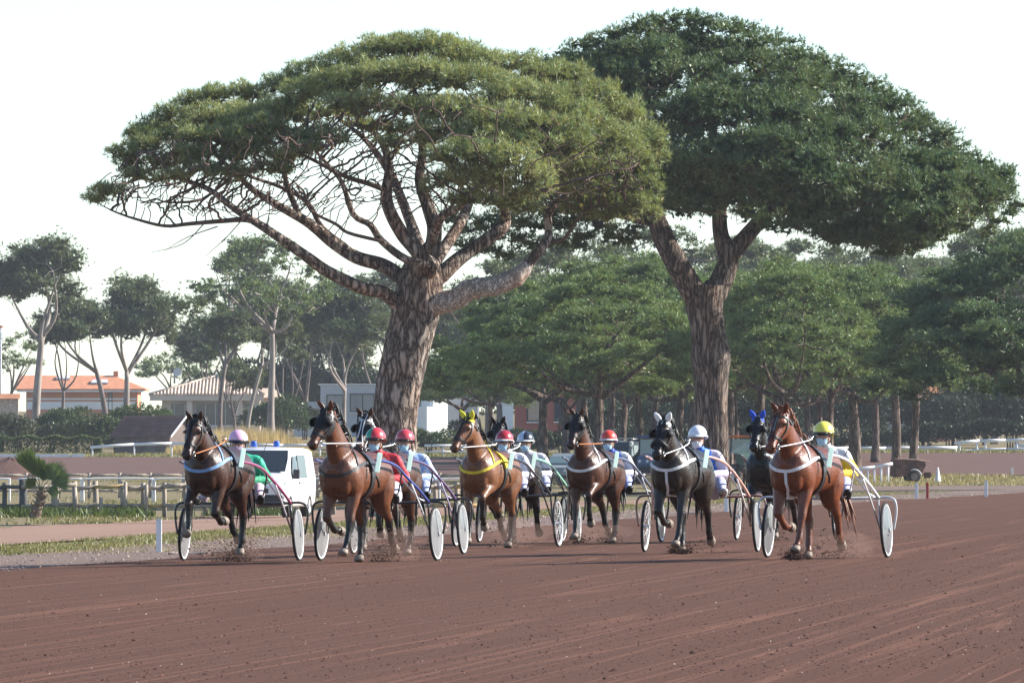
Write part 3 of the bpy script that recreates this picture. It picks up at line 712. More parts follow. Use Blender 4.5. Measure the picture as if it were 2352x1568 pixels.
for px in np.linspace(1270, 2290, 30):                   # the crisp upper edge
    c = T2(px, np.interp(px, *zip(*top2)) + 12, rg.normal(0, .5)); pads2.append((c[0], c[1], c[2], .66, .7, .32))
    for dd_, ss_ in ((38, 1.3), (66, 2.2)):
        c = T2(px + rg.normal() * 12, np.interp(px, *zip(*top2)) + dd_ + rg.normal() * 6, rg.normal(0, ss_)); pads2.append((c[0], c[1], c[2], .75, .8, .36))
for px, py, dy in ((1400, 545, 1), (1340, 540, 1.5), (1450, 525, .5), (1310, 510, 1), (1280, 470, .5), (1500, 470, -1.5), (1560, 450, -2.5), (1990, 560, -2), (2050, 580, -2), (2095, 575, -1.5), (1920, 545, -2.5), (1830, 520, -2.8), (2160, 540, -1), (1770, 510, -2.5), (1720, 490, -2), (1600, 470, -2), (1240, 455, 1), (1200, 470, 1.5), (1230, 520, 2), (1150, 500, 2), (1130, 540, 2), (1180, 550, 2), (1080, 560, 2.5), (2255, 425, 0), (2275, 405, .5), (2235, 470, -.5), (2262, 450, .8), (2205, 500, -.8), (2165, 520, -1), (2290, 400, 0), (2285, 425, 1.2), (2230, 400, -1.5), (2200, 440, -2), (2170, 470, -2), (2120, 520, -2), (1420, 480, .5), (1350, 500, 1.5), (1290, 520, 1), (1250, 490, 2), (1190, 510, 1.2), (1140, 520, 2.5), (1100, 510, 1.5), (1110, 575, 2), (1160, 585, 2.5), (1060, 530, 2), (1040, 500, 3), (1220, 560, 3), (1270, 555, 2.6), (1320, 560, 2.2), (1380, 520, 2), (1440, 550, 1.6), (1480, 500, 1.2), (1240, 440, 3), (1180, 460, 3), (1500, 110, 2), (1440, 120, 2.5), (1560, 90, 2), (1640, 110, 2.5), (1380, 150, 2), (1720, 130, 2.5), (1800, 160, 2.5), (1520, 160, 3), (1600, 150, 3), (1900, 200, 2.5), (1980, 240, 2), (2060, 300, 2), (2140, 350, 1.5)):
    c = T2(px, py, dy); pads2.append((c[0], c[1], c[2], .80, .85, .30))
attr = []
for (x, y, z, rx, ry, rz) in pads2:
    for _ in range(3):
        d = rg.normal(0, 1, 3); d /= np.linalg.norm(d); attr.append((x + d[0] * rx * .7, y + d[1] * ry * .7, z - abs(d[2]) * rz * 0.7))
pos, par, rad, nfix = grow(rg, limbs2, attr, 0.28, 0.34, 120, 7.0, 0.03, 0.3)
mt, mbx = MB(), MB()
r_, tips = branch_mesh(pos, par, rad, nfix, 0.013, mt, mbx, 2.25, 14)
vs_, ff_ = bole(rg, tr2, tr2r, 52, 10, 0.05)
link('trunk', mesh_np('trunk', vs_, ff_, [4] * (len(ff_) // 4), smooth=True), M_bark_r, pine2)
mt.build('limbs', M_bark_r, pine2, fix=False); tag(mbx.build('branches', M_twig, pine2, fix=False), kind='stuff')
pp, nn_ = pad_points(rg, pads2, 108, 0.5, 0.25)
v, c = tufts(rg, pp, nn_, 0.165, 0.023, 8, 0.75, 0.4)
link('crown', crown_mesh(rg, pads2, v, c, 0.65), M_ndl_r, pine2)

# ------------------------------------------------------------------ generic pines
def make_tree(name, loc, H, W, ch, tr, seed, kind='dome', lean=0.0, detail=1.0, needle=0.3, nmat=None, bmat=None, fork=0.55, npads=46, flat=0.42):
    """kind 'dome': umbrella crown; 'clump': loose rounded clumps. loc: base; H height; W crown width; ch crown depth"""
    rg = np.random.default_rng(seed)
    t = empty(name, loc)
    ph = rg.uniform(0, 6.28); bend = 0.05 * H
    zc = H - ch
    fz = zc * fork + 0.15 * ch if kind == 'dome' else zc * fork
    def tp_(z): return np.array([lean * max(0, z / H) ** 1.3 + bend * math.sin(z / H * 4 + ph) * (z / H), bend * 0.6 * math.cos(z / H * 3 + ph) * (z / H), z])
    tz = np.linspace(-0.15, fz, 5)
    limbs = [([tp_(z) for z in tz], [tr * (1.25 if i == 0 else 1 - 0.09 * i) for i in range(5)], None)]
    pads = []; ctr = tp_(zc + ch * 0.4); ctr[0] = lean * 0.9 + tp_(fz)[0] * 0.3
    Rr = W / 2
    if kind == 'dome':
        for k in range(npads):
            a = rg.uniform(0, 6.28); q = math.sqrt(rg.uniform(0, 1))
            top = H - ch * 0.72 * q ** 2.4
            z = top - (0.07 + 0.08 * rg.uniform()) * ch
            if k % 3 == 2: q = 0.80 + 0.22 * rg.uniform(); z = zc + ch * rg.uniform(0.02, 0.42)
            if k % 9 == 4: q = 0.7 * rg.uniform(); z = zc + ch * rg.uniform(0.2, 0.4)
            if k % 3 == 0: mound = (a, q, z)
            ms = W * 0.075
            if k % 3: d = rg.normal(0, 1, 3); d /= np.linalg.norm(d)
            s_ = W * 0.088 * rg.uniform(0.7, 1.25) * (60 / npads) ** 0.25
            ox, oy, oz = (0, 0, 0) if k % 3 == 0 else (d[0] * ms * .6, d[1] * ms * .6, abs(d[2]) * ms * .35)
            pads.append((ctr[0] + Rr * q * 0.92 * math.cos(a) + ox, ctr[1] + Rr * q * 0.92 * math.sin(a) + oy, z + oz, s_, s_, s_ * flat * 1.1))
    else:
        nc = max(8, npads // 6)
        for c_ in range(nc):
            a = rg.uniform(0, 6.28); q = math.sqrt(rg.uniform(0.03, 1)) * 0.78; zz = zc + ch * (0.12 + 0.8 * (1 - q * 0.7) * rg.uniform(0.3, 1.0))
            for k in range(8):
                d = rg.normal(0, 1, 3); d /= np.linalg.norm(d); s_ = W * 0.130 * rg.uniform(0.7, 1.3)
                pads.append((ctr[0] + Rr * q * math.cos(a) + d[0] * W * .12, ctr[1] + Rr * q * math.sin(a) + d[1] * W * .12, zz + d[2] * W * .07, s_, s_, s_ * 0.68))
    nl = 5 if kind == 'dome' else 4
    for k in range(nl):
        a = k * 6.28 / nl + rg.uniform(-.5, .5); q = rg.uniform(0.35, 0.7) * Rr; z0 = fz * rg.uniform(0.88, 1.0)
        e = np.array([ctr[0] + q * math.cos(a), ctr[1] + q * math.sin(a), zc + ch * rg.uniform(.25, .6)]); s0 = tp_(z0)
        mid = s0 * 0.5 + e * 0.5 + np.array([0, 0, -0.06 * H * rg.uniform(-.2, 1)]) + rg.normal(0, 0.03 * H, 3)
        limbs.append(([s0, mid, e], [tr * .55, tr * .36, tr * .14], 0))
    attr = []
    for (x, y, z, rx, ry, rz) in pads:
        for _ in range(3): attr.append((x + rg.normal() * rx * .4, y + rg.normal() * ry * .4, z - abs(rg.normal()) * rz * .4))
    st = max(0.4, H * 0.045)
    pos, par, rad, nfix = grow(rg, limbs, attr, st, st * 1.1, 60, 30.0, 0.02, 0.22)
    mt, mbx = MB(), MB()
    branch_mesh(pos, par, rad, nfix, 0.02 * H / 12, mt, mbx, 2.2, 10)
    for v_, f_, m_, s_ in zip((mbx.v,), (mbx.f,), (mbx.mi,), (mbx.sm,)):
        k0 = len(mt.v); mt.v += v_; mt.f += [tuple(i + k0 for i in f) for f in f_]; mt.mi += m_; mt.sm += s_
    mt.build('trunk', bmat or M_bark_f, t, fix=False)
    pp, nn_ = pad_points(rg, pads, 60 * detail / (needle * needle * 11), 0.4, 0.2)
    v, c = tufts(rg, pp, nn_, needle, needle * 0.165, 7, 0.75, 0.4)
    link('crown', crown_mesh(rg, pads, v, c, 0.65), nmat or M_ndl_g, t)
    return t
protos = {}
def place(key, loc, rz, sx, sz, label, group, cat='tree'):
    """first use moves the prototype itself, later uses copy it with its parts"""
    src, used = protos[key]
    o = copy_tree(src) if used else src
    protos[key] = (src, True)
    o.location = loc; o.rotation_euler = (0, 0, rz); o.scale = (sx, sx, sz)
    return tag(o, label, cat, group)
M_bark_g = bark_mat('grove_bark', (0.05, 0.04, 0.036), (0.12, 0.095, 0.082), (0.22, 0.18, 0.155), 6.0, 0.2, 0.7)
for k in range(3):
    protos['g%d' % k] = (make_tree('stone_pine', (0, 0, 0), 12.0, 13.0, 6.8, 0.30, 40 + k, 'dome', 0.4 * (k - 1), .78, 0.22, M_ndl_g, M_bark_g, 0.80, 190, 0.46), False)
g = 'stone pines of the grove'
# (proto, px of trunk, Y, rot, width scale, height scale, label)
forest = [(1130, 620, .8), (1060, 640, .75), (1300, 560, .9), (1400, 590, 1.0), (1500, 560, .95), (1590, 600, 1.05), (1690, 570, 1.0), (1790, 600, 1.05), (1880, 570, .95), (1960, 600, 1.0), (1430, 530, .9), (1630, 545, .9), (1850, 545, .85), (2010, 560, .95)]
flab = ['just left of the red house', 'right of the grey house block', 'at its left end', 'second from its left end', 'third from its left end', 'fourth from its left end', 'in its middle', 'third from its right end', 'second from its right end', 'at its right end', 'front row, behind the blue tractor', 'front row, behind the forked trunk', 'front row, behind the chestnut horse', 'front row, behind the rusty trailer']
for k, (px, Y, sc) in enumerate(forest):
    place('g%d' % (k % 3), G(px, Y), 1.3 * k, sc, sc * .92, 'shaded pine in the back rows of the grove, ' + flab[k], g)
for q in [('g0', 1385, 400, .3, 0.98, .84, 'stone pine with a low sunlit dome behind the red-helmeted driver in blue'),
          ('g1', 1250, 432, 1.4, 1.0, .86, 'leftmost stone pine of the grove, its dome reaching towards the white house'),
          ('g2', 1470, 450, 2.2, 1.05, 1.0, 'taller stone pine rising behind the low sunlit dome, left of the forked trunk'),
          ('g1', 1345, 475, 3.6, 1.0, .96, 'stone pine at the back left of the grove with a hazy upper dome'),
          ('g2', 1800, 395, 4.1, 0.80, .86, 'stone pine with the lowest dome, just right of the forked trunk'),
          ('g0', 1745, 440, 5.0, 1.05, .96, 'stone pine behind the forked trunk with a broad dome'),
          ('g1', 1905, 428, .9, .95, .92, 'stone pine with straight trunk behind the yellow-helmeted driver'),
          ('g2', 1965, 455, 2.9, 1.05, .94, 'stone pine with leaning trunk beside the short white railing'),
          ('g0', 2058, 470, 1.9, 1.0, .98, 'stone pine whose straight trunk stands behind the rusty trailer'),
          ('g1', 2097, 482, 5.5, .95, .92, 'rightmost straight trunk of the grove, just right of the rusty trailer'),
          ('g2', 1560, 485, .2, 1.0, .98, 'stone pine deep in the grove behind the white-eared horse'),
          ('g0', 1670, 500, 3.3, 1.1, 1.0, 'stone pine deep in the grove, its dome showing between the two forks')]:
    place(q[0], G(q[1], q[2]), q[3], q[4], q[5], q[6], g)
# the big dark pine that enters at the right edge
dk = make_tree('stone_pine', (0, 0, 0), 12.2, 15.0, 8.2, 0.40, 61, 'dome', 0.0, 1.0, 0.21, M_ndl_r, M_bark_g, 0.7, 270, 0.52)
dk.location = G(2385, 345); dk.rotation_euler = (0, 0, 1.0); dk.scale = (1, 1, .86)
tag(dk, 'dark shaded stone pine entering at the right edge of the view', 'tree', g)
# hazy crowns of taller pines far behind the grove
for k in range(2):
    protos['f%d' % k] = (make_tree('stone_pine', (0, 0, 0), 16.0, 13.0, 6.0, 0.35, 70 + k, 'dome', 0.5, 0.6, 0.42, M_ndl_f, M_bark_f, 0.6, 60, 0.45), False)
for q in [('f0', 1330, 640, 0, 1.0, 1.02, 'hazy pine far behind the left end of the grove'), ('f1', 1520, 690, 1.0, 1.1, 1.12, 'hazy tall pine seen between the limbs of the two large pines'),
          ('f0', 1700, 720, 2.0, 1.1, 1.10, 'hazy tall pine seen in the fork of the dense pine'), ('f1', 1850, 740, 3.0, 1.1, 1.08, 'hazy pine crown above the middle of the grove'),
          ('f0', 1990, 760, 4.0, 1.0, 1.06, 'hazy pine crown above the right part of the grove'), ('f1', 2110, 770, 5.0, .9, 1.0, 'low hazy pine crown in the gap left of the dark edge pine'),
          ('f0', 2285, 700, .6, .95, 1.12, 'hazy pine crown rising above the dark edge pine'), ('f1', 1150, 690, 2.4, .9, .95, 'hazy pine behind the trunk of the wind-shaped pine'),
          ('f1', 2370, 720, 1.6, 1.0, 1.12, 'hazy pine crown cut by the right edge above the dark pine')]:
    place(q[0], G(q[1], q[2]), q[3], q[4], q[5], q[6], 'hazy far stone pines')
for k, (px, Y, lab) in enumerate([(1240, 830, 'above the red house'), (1420, 850, 'behind the low limb of the wind-shaped pine'), (1600, 870, 'left of the fork of the dense pine'), (1780, 860, 'right of the fork of the dense pine'), (1930, 880, 'behind the middle of the grove'), (2050, 870, 'behind the right of the grove'), (2180, 900, 'in the gap beside the dark edge pine'), (2340, 860, 'above the dark edge pine at the border')]):
    place('f%d' % (k % 2), G(px, Y), k * 1.9, 1.25, 1.12, 'faint last-row pine ' + lab, 'hazy far stone pines')
# ================================================================== left background pines
M_bark_p = pm('pale_pine_bark', (0.25, 0.215, 0.19), 0.9, 0.4, 1.5, spec=0.1, stretch=(1, 1, 0.3))
def bgp(px, Y, top, wpx, depth_px, tr, seed, kind, lean_px, label, nmat=None, bmat=None, needle=0.5, npads=72, fork=0.6, flat=0.5, name='pine_tree', detail=0.36):
    b = G(px, Y); s_ = F / Y; ybase = HY - (b.z - CH) * s_
    t = make_tree(name, b, (ybase - top) / s_, wpx / s_, depth_px / s_, tr, seed, kind, lean_px / s_, detail, needle * .9, nmat or M_ndl_f, bmat or M_bark_f, fork, npads, flat)
    return tag(t, label, 'tree', 'pines among the houses')
bgp(82, 780, 492, 265, 225, .42, 101, 'clump', 5, 'tall pale-trunked pine at the left edge with an open, high crown', None, M_bark_p, 0.42, 110, 0.82)
bgp(246, 800, 650, 195, 170, .30, 102, 'clump', -85, 'pine with curved trunk leaning left over the orange-roofed villa', None, None, 0.42, 90, 0.85)
bgp(286, 815, 596, 262, 225, .34, 103, 'clump', 28, 'pine with sinuous trunk and rounded crown, right of the leaning pine', None, M_bark_p, 0.42, 110, 0.82)
bgp(18, 860, 765, 150, 95, .22, 104, 'dome', 20, 'low umbrella pine at the left edge under the tall pale pine', M_ndl_g, None, 0.42, 46)
bgp(140, 800, 700, 110, 120, .20, 111, 'clump', 10, 'small dark pine crown between the tall pale pine and the leaning pine', None, None, 0.42, 56, 0.6)
bgp(395, 1000, 806, 200, 66, .25, 105, 'dome', 5, 'low flat umbrella pine behind the tile-roofed bungalow', M_ndl_g, None, 0.5, 60)
bgp(622, 740, 535, 365, 215, .34, 106, 'dome', -20, 'broad umbrella pine with slim trunk, left of the wind-shaped pine', M_ndl_g, M_bark_p, 0.42, 120, 0.85)
bgp(505, 725, 690, 150, 120, .24, 107, 'clump', 28, 'slim pine with leaning trunk standing before the bungalow', None, None, 0.40, 70, 0.9)
bgp(566, 745, 660, 170, 150, .20, 108, 'clump', 70, 'thin pine with curved pale stem right of the bungalow', None, M_bark_p, 0.40, 70, 0.9)
bgp(545, 900, 520, 170, 150, .30, 109, 'clump', 10, 'hazy pine crown showing above the broad umbrella pine', None, None, 0.5, 64)
bgp(790, 770, 580, 260, 270, .26, 110, 'clump', -10, 'branching pine between the broad umbrella pine and the wind-shaped trunk', None, M_bark_p, 0.42, 110, 0.75)
bgp(700, 850, 560, 250, 280, .28, 112, 'clump', 0, 'hazy dark pine behind the white modern house, left side', None, None, 0.5, 110, 0.5)
bgp(860, 880, 540, 240, 300, .28, 113, 'clump', 0, 'hazy pine directly behind the wind-shaped trunk', None, None, 0.5, 100, 0.5)
bgp(1040, 860, 640, 200, 180, .26, 114, 'clump', -20, 'hazy pine right of the wind-shaped trunk above the grey house block', None, None, 0.5, 90, 0.5)
bgp(660, 790, 680, 140, 200, .22, 115, 'clump', 0, 'dark pine with low foliage just right of the thin curved pine', None, None, 0.45, 80, 0.4)
bgp(470, 870, 700, 200, 170, .26, 116, 'clump', 0, 'hazy pine behind the right end of the bungalow roof', None, None, 0.5, 90, 0.7)
bgp(600, 900, 600, 260, 260, .28, 117, 'clump', 10, 'hazy rounded pine filling the gap under the broad umbrella pine', None, None, 0.5, 110, 0.6)
bgp(760, 920, 640, 240, 250, .28, 118, 'clump', 0, 'hazy rounded pine above the flat roof of the white house', None, None, 0.5, 110, 0.6)
bgp(940, 900, 600, 220, 240, .28, 119, 'clump', 0, 'hazy pine seen past the right side of the wind-shaped trunk', None, None, 0.5, 100, 0.6)
bgp(1120, 820, 660, 210, 220, .26, 120, 'clump', 0, 'hazy pine above the right end of the grey house block', None, None, 0.5, 100, 0.6)
bgp(540, 780, 800, 130, 110, .20, 121, 'clump', 0, 'low dark pine beside the bungalow roof', None, None, 0.42, 70, 0.5)
# ------------------------------------------------------------------ shrubs, hedge, reeds, palm
M_shrub = leaf_mat('shrub_leaves', (0.045, 0.070, 0.030), (0.085, 0.115, 0.045), 0.2, 0.3)
M_shrub2 = leaf_mat('shrub_leaves_grey', (0.060, 0.068, 0.045), (0.11, 0.115, 0.070), 0.2, 0.3)
M_hedge = leaf_mat('hedge_leaves', (0.055, 0.085, 0.028), (0.11, 0.145, 0.045), 0.2, 0.6)
M_screen = leaf_mat('shade_dark_leaves', (0.022, 0.034, 0.022), (0.045, 0.062, 0.032), 0.12, 0.3)  # leaf colour darkened to stand in for shade under the grove
def bush_mesh(seed, w, d, h, leaf, n, boxy=False):
    rg = np.random.default_rng(seed)
    if boxy:
        p_ = rg.uniform(-1, 1, (n, 3)); ax = rg.integers(0, 3, n); sg = np.sign(rg.uniform(-1, 1, n)); sg[ax == 2] = 1
        p_[np.arange(n), ax] = sg * rg.uniform(.86, 1, n); nr = np.zeros((n, 3)); nr[np.arange(n), ax] = sg
        q = p_ * np.array([w / 2, d / 2, h / 2]) + np.array([0, 0, h / 2])
        q[:, 2] += 0.08 * np.sin(q[:, 0] * 3) * h
    else:
        lob = [(rg.uniform(-.42, .42), rg.uniform(-.4, .4), rg.uniform(.25, .62), rg.uniform(.24, .4)) for _ in range(9)] + [(0, 0, .4, .42)]
        k = rg.integers(0, len(lob), n); L = np.array(lob)[k]
        nr = rg.normal(0, 1, (n, 3)); nr /= np.linalg.norm(nr, axis=1, keepdims=True); nr[:, 2] = np.where(nr[:, 2] < -.2, -nr[:, 2], nr[:, 2])
        rr = (L[:, 3] * rg.uniform(.75, 1.02, n))[:, None]
        q = (L[:, :3] + nr * rr) * np.array([w, d, h]); q[:, 2] = np.maximum(q[:, 2], 0.02)
    v, c = tufts(rg, q, nr, leaf, leaf * 0.42, 4, 0.8, 0.2)
    return mesh_np('foliage', v, np.arange(len(v)), [3] * (len(v) // 3), c)
def shrub(px, Y, w, h, label, mat=M_shrub, leaf=0.26, n=None, seed=None, d=None, boxy=False, dz=0.0, name='shrub'):
    seed = seed if seed is not None else int(px * 7 + Y)
    o = empty(name, G(px, Y) + Vector((0, 0, dz - 0.05)), 0, label, 'hedge' if boxy else 'shrub', 'shrubs and hedges')
    dd = d or w * 0.7
    link('foliage', bush_mesh(seed, w, dd, h, leaf, n or int(520 * max(1, w * h / 8)), boxy), mat, o)
    m = MB()
    for k in range(3 if not boxy else int(w / 1.2)):
        x0 = (k - 1) * 0.15 if not boxy else -w / 2 + 0.6 + k * 1.2
        m.tube([(x0, 0, 0), (x0 * 1.5, 0.05, h * .35), (x0 * 2.4 if not boxy else x0 + .1, 0, h * .7)], [.07, .05, .02], 5)
    tag(m.build('stem', M_twig, o, fix=False), kind='stuff')
    return o
shrub(112, 645, 7.9, 1.35, 'clipped green hedge along the far track at the left edge', M_hedge, 0.17, 5200, boxy=True, d=1.0)
shrub(145, 700, 5.6, 4.0, 'large rounded dark shrub in front of the orange-roofed villa', M_shrub, 0.24, 2600)
shrub(40, 668, 4.6, 3.4, 'dark shrub at the left edge above the hedge', M_shrub2, 0.24, 2000)
shrub(120, 665, 3.2, 2.6, 'greyish shrub below the large rounded shrub', M_shrub2, 0.24, 1300)
shrub(215, 660, 4.6, 3.2, 'dark shrub left of the red-roofed shed', M_shrub, 0.24, 2000)
shrub(320, 690, 5.0, 3.9, 'green conical shrub right behind the red-roofed shed', M_hedge, 0.24, 2200)
shrub(268, 655, 2.2, 1.7, 'low dark shrub against the wall of the red-roofed shed', M_shrub, 0.22, 900)
shrub(430, 700, 3.2, 1.9, 'dull low shrub under the bungalow windows', M_shrub2, 0.22, 1000)
shrub(640, 760, 5.4, 4.4, 'dark dense shrub right of the bungalow', M_shrub, 0.28, 2200)
shrub(700, 770, 4.0, 3.6, 'dark shrub touching the white modern house', M_shrub2, 0.28, 1500)
shrub(985, 655, 3.4, 2.1, 'rounded dark shrub behind the driver in light blue', M_shrub, 0.24, 1500)
shrub(1075, 690, 2.6, 2.6, 'greyish shrub at the foot of the grey house block', M_shrub2, 0.26, 1100)
shrub(1240, 640, 4.2, 2.2, 'dark shrub in front of the red house', M_shrub, 0.26, 1500)
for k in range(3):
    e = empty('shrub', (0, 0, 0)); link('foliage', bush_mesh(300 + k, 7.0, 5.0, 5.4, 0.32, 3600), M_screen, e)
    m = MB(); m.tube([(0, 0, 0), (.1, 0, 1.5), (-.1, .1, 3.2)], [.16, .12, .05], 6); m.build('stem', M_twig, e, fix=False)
    protos['b%d' % k] = (e, False)
names_b = ['behind the trunks at the left end of the grove', 'behind the grey utility truck', 'behind the blue tractor', 'left of the forked trunk low in the grove', 'right of the forked trunk low in the grove',
           'behind the dark horse with blue ears', 'behind the chestnut horse', 'behind the yellow-helmeted driver', 'left of the round-windowed building', 'right of the rightmost grove trunk',
           'behind the gap in the white railings', 'behind the double white railing', 'at the right edge behind the double railing', 'between the red house and the grove trunks']
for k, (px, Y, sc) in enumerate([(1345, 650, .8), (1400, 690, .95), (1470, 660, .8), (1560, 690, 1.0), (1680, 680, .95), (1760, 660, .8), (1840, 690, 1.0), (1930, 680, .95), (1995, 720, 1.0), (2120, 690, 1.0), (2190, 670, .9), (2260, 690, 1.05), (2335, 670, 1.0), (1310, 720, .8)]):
    o = place('b%d' % (k % 3), G(px, Y), k * 1.7, sc, sc * 1.0, 'tall evergreen shrub coloured as in shade ' + names_b[k], 'evergreen screen behind the grove', 'shrub')
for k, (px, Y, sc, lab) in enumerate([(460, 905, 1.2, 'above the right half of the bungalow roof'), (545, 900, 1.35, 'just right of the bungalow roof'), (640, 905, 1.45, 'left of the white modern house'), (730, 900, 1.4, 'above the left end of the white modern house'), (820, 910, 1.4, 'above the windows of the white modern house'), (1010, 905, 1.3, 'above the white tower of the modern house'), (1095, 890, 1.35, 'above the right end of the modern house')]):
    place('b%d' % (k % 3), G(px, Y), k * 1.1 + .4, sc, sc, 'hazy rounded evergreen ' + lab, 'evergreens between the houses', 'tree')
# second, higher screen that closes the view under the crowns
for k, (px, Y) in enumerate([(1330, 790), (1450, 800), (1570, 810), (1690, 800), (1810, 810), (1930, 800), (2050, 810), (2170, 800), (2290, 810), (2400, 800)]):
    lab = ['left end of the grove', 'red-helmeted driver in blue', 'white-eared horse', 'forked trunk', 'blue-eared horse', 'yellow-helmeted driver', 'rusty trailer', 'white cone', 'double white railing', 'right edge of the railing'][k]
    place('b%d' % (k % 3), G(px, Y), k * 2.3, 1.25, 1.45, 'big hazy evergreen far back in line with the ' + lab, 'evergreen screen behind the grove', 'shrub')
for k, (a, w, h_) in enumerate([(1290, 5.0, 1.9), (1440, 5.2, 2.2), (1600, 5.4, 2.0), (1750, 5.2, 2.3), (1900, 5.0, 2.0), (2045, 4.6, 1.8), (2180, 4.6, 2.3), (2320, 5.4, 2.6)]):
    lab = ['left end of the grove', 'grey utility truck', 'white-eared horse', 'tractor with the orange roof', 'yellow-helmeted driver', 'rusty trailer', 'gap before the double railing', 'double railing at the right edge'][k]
    shrub(a, 634, w, h_, 'low thicket coloured as in shade behind the ' + lab, M_screen, 0.26, 1500, 400 + k, 2.0)
# reeds
n = 5200; Yq = rng.uniform(625, 652, n); pxq = np.concatenate([rng.uniform(440, 715, n - 900), rng.uniform(385, 450, 900)])
hq = np.interp(pxq, [385, 440, 470, 560, 640, 715], [.6, 1.2, 1.8, 2.0, 1.8, .7]) * rng.uniform(.7, 1.15, n)
o = blades('reeds', on_ground((pxq - CX) * Yq / F, Yq, -0.05), hq, np.full(n, 0.055), leaf_mat('reed_straw', (0.42, 0.29, 0.14), (0.58, 0.42, 0.22), 0.3, 0.8), 0.22, 3)
tag(o, 'tall straw-coloured reeds behind the white van', 'reeds')
# young fan palm
pb = G(84, 243); palm = empty('fan_palm', pb, 0, 'young fan palm with two upright leaf fans in front of the wooden fence', 'palm')
m = MB(); rg = np.random.default_rng(5)
tp0 = [(-.06, 0, -.05), (.02, 0, .25), (.10, .02, .5), (.12, 0, .78)]
m.tube(smooth_path(tp0, 4), [.17, .16, .15, .15, .14, .14, .13, .13, .12, .12, .11, .11, .10], 10)
for k in range(54):
    z = rg.uniform(0.0, .8); a = rg.uniform(0, 6.28); c = np.array([interp(z, [-.05, .25, .5, .8], [-.06, .02, .1, .12]), 0, z]); d = np.array([math.cos(a), math.sin(a), 0])
    m.bar(c + d * .10, c + d * .21 + np.array([0, 0, .10]), .05, .02)
m.build('trunk', pm('palm_trunk', (0.16, 0.12, 0.09), .9, .4, 8), palm)
M_palm = leaf_mat('palm_leaf', (0.06, 0.095, 0.032), (0.10, 0.14, 0.05), 0.25, 1.0)
for fi, (tilt, ln, az, sp, pitch) in enumerate([(-24, 1.32, 0.25, 22, 0.1), (-10, 1.0, .4, 26, .1), (36, 1.05, -.2, 46, .15), (60, .98, .3, 42, 0.2), (12, .80, -1.0, 44, .5), (-52, .55, .8, 40, .4), (95, .55, -.8, 36, .4)]):
    m = MB(); c0 = Vector((.12, 0, .78)); ax = Vector((math.sin(R(tilt)), -0.25 * math.sin(az), math.cos(R(tilt)))).normalized()
    sd = ax.cross(Vector((0, 1, 0))).normalized()
    hub = c0 + ax * ln * .38; m.tube([c0, hub], [.015, .01], 5)
    nl = 24
    for k in range(nl):
        a = R(sp) * (k / (nl - 1) * 2 - 1) * 1.25; d = (ax * math.cos(a) + sd * math.sin(a) + Vector((0, rg.normal() * .10, 0))).normalized()
        L = ln * .66 * (1 - .25 * abs(a)) * rg.uniform(.9, 1.08); w = d.cross(Vector((0, 1, 0))).normalized() * .022 + Vector((0, .008, 0))
        tip = hub + d * L + Vector((0, 0, -.04 * abs(a)))
        m._add([hub - w, hub + w, hub + d * L * .6 + w * 1.3, tip, hub + d * L * .6 - w * 1.3], [(0, 1, 2, 3, 4)])
    o = m.build('leaf_fan', M_palm, palm, fix=False)
    a_ = o.data.color_attributes.new('Col', 'FLOAT_COLOR', 'POINT'); a_.data.foreach_set('color', np.ones(len(o.data.vertices) * 4, np.float32))

# ================================================================== houses
M_white = pm('white_render', (0.78, 0.78, 0.77), .8, .06, 1.0, spec=.2)
M_grey = pm('grey_render', (0.46, 0.475, 0.50), .8, .08, 1.0, spec=.2)
M_cream = pm('cream_render', (0.58, 0.49, 0.41), .85, .08, 1.0, spec=.2)
M_orange = pm('orange_render', (0.55, 0.25, 0.15), .85, .12, .8, spec=.2)
M_red = pm('red_render', (0.32, 0.11, 0.085), .85, .15, .8, spec=.2)
M_tile_o = pm('orange_tiles', (0.52, 0.225, 0.125), .85, .22, 1.6, .4, 6, spec=.2)
M_tile_c = pm('cream_tiles', (0.52, 0.42, 0.33), .85, .25, 1.8, .3, 7, spec=.2, col2=(0.6, 0.46, 0.36))
M_tile_r = pm('red_brown_tiles', (0.15, 0.078, 0.064), .85, .3, 1.4, .4, 8, spec=.2)
M_wood_d = pm('dark_timber', (0.16, 0.125, 0.11), .85, .25, 3, spec=.2)
M_frame = pm('window_frame_white', (0.6, 0.6, 0.6), .5, .05, 3)
M_frame_d = pm('window_frame_dark', (0.05, 0.05, 0.055), .5, .1, 3)
def glass_mat(name, col, rough=.06):
    m, nt, out = node_mat(name); b = nt.nodes.new('ShaderNodeBsdfPrincipled')
    b.inputs['Base Color'].default_value = rgba(col); b.inputs['Roughness'].default_value = rough; b.inputs['Specular IOR Level'].default_value = .6
    n = noise(nt, mapping(nt), 1.5, 2.0); bp = nt.nodes.new('ShaderNodeBump'); bp.inputs['Strength'].default_value = .03
    nt.links.new(n.outputs[0], bp.inputs['Height']); nt.links.new(bp.outputs[0], b.inputs['Normal'])
    nt.links.new(b.outputs[0], out.inputs[0]); return m
M_pane = glass_mat('window_pane', (0.035, 0.045, 0.06))
M_pane_l = glass_mat('window_pane_bright', (0.16, 0.19, 0.22))
M_metal = pm('grey_metal', (0.35, 0.35, 0.36), .4, .1, 4, metal=.6)
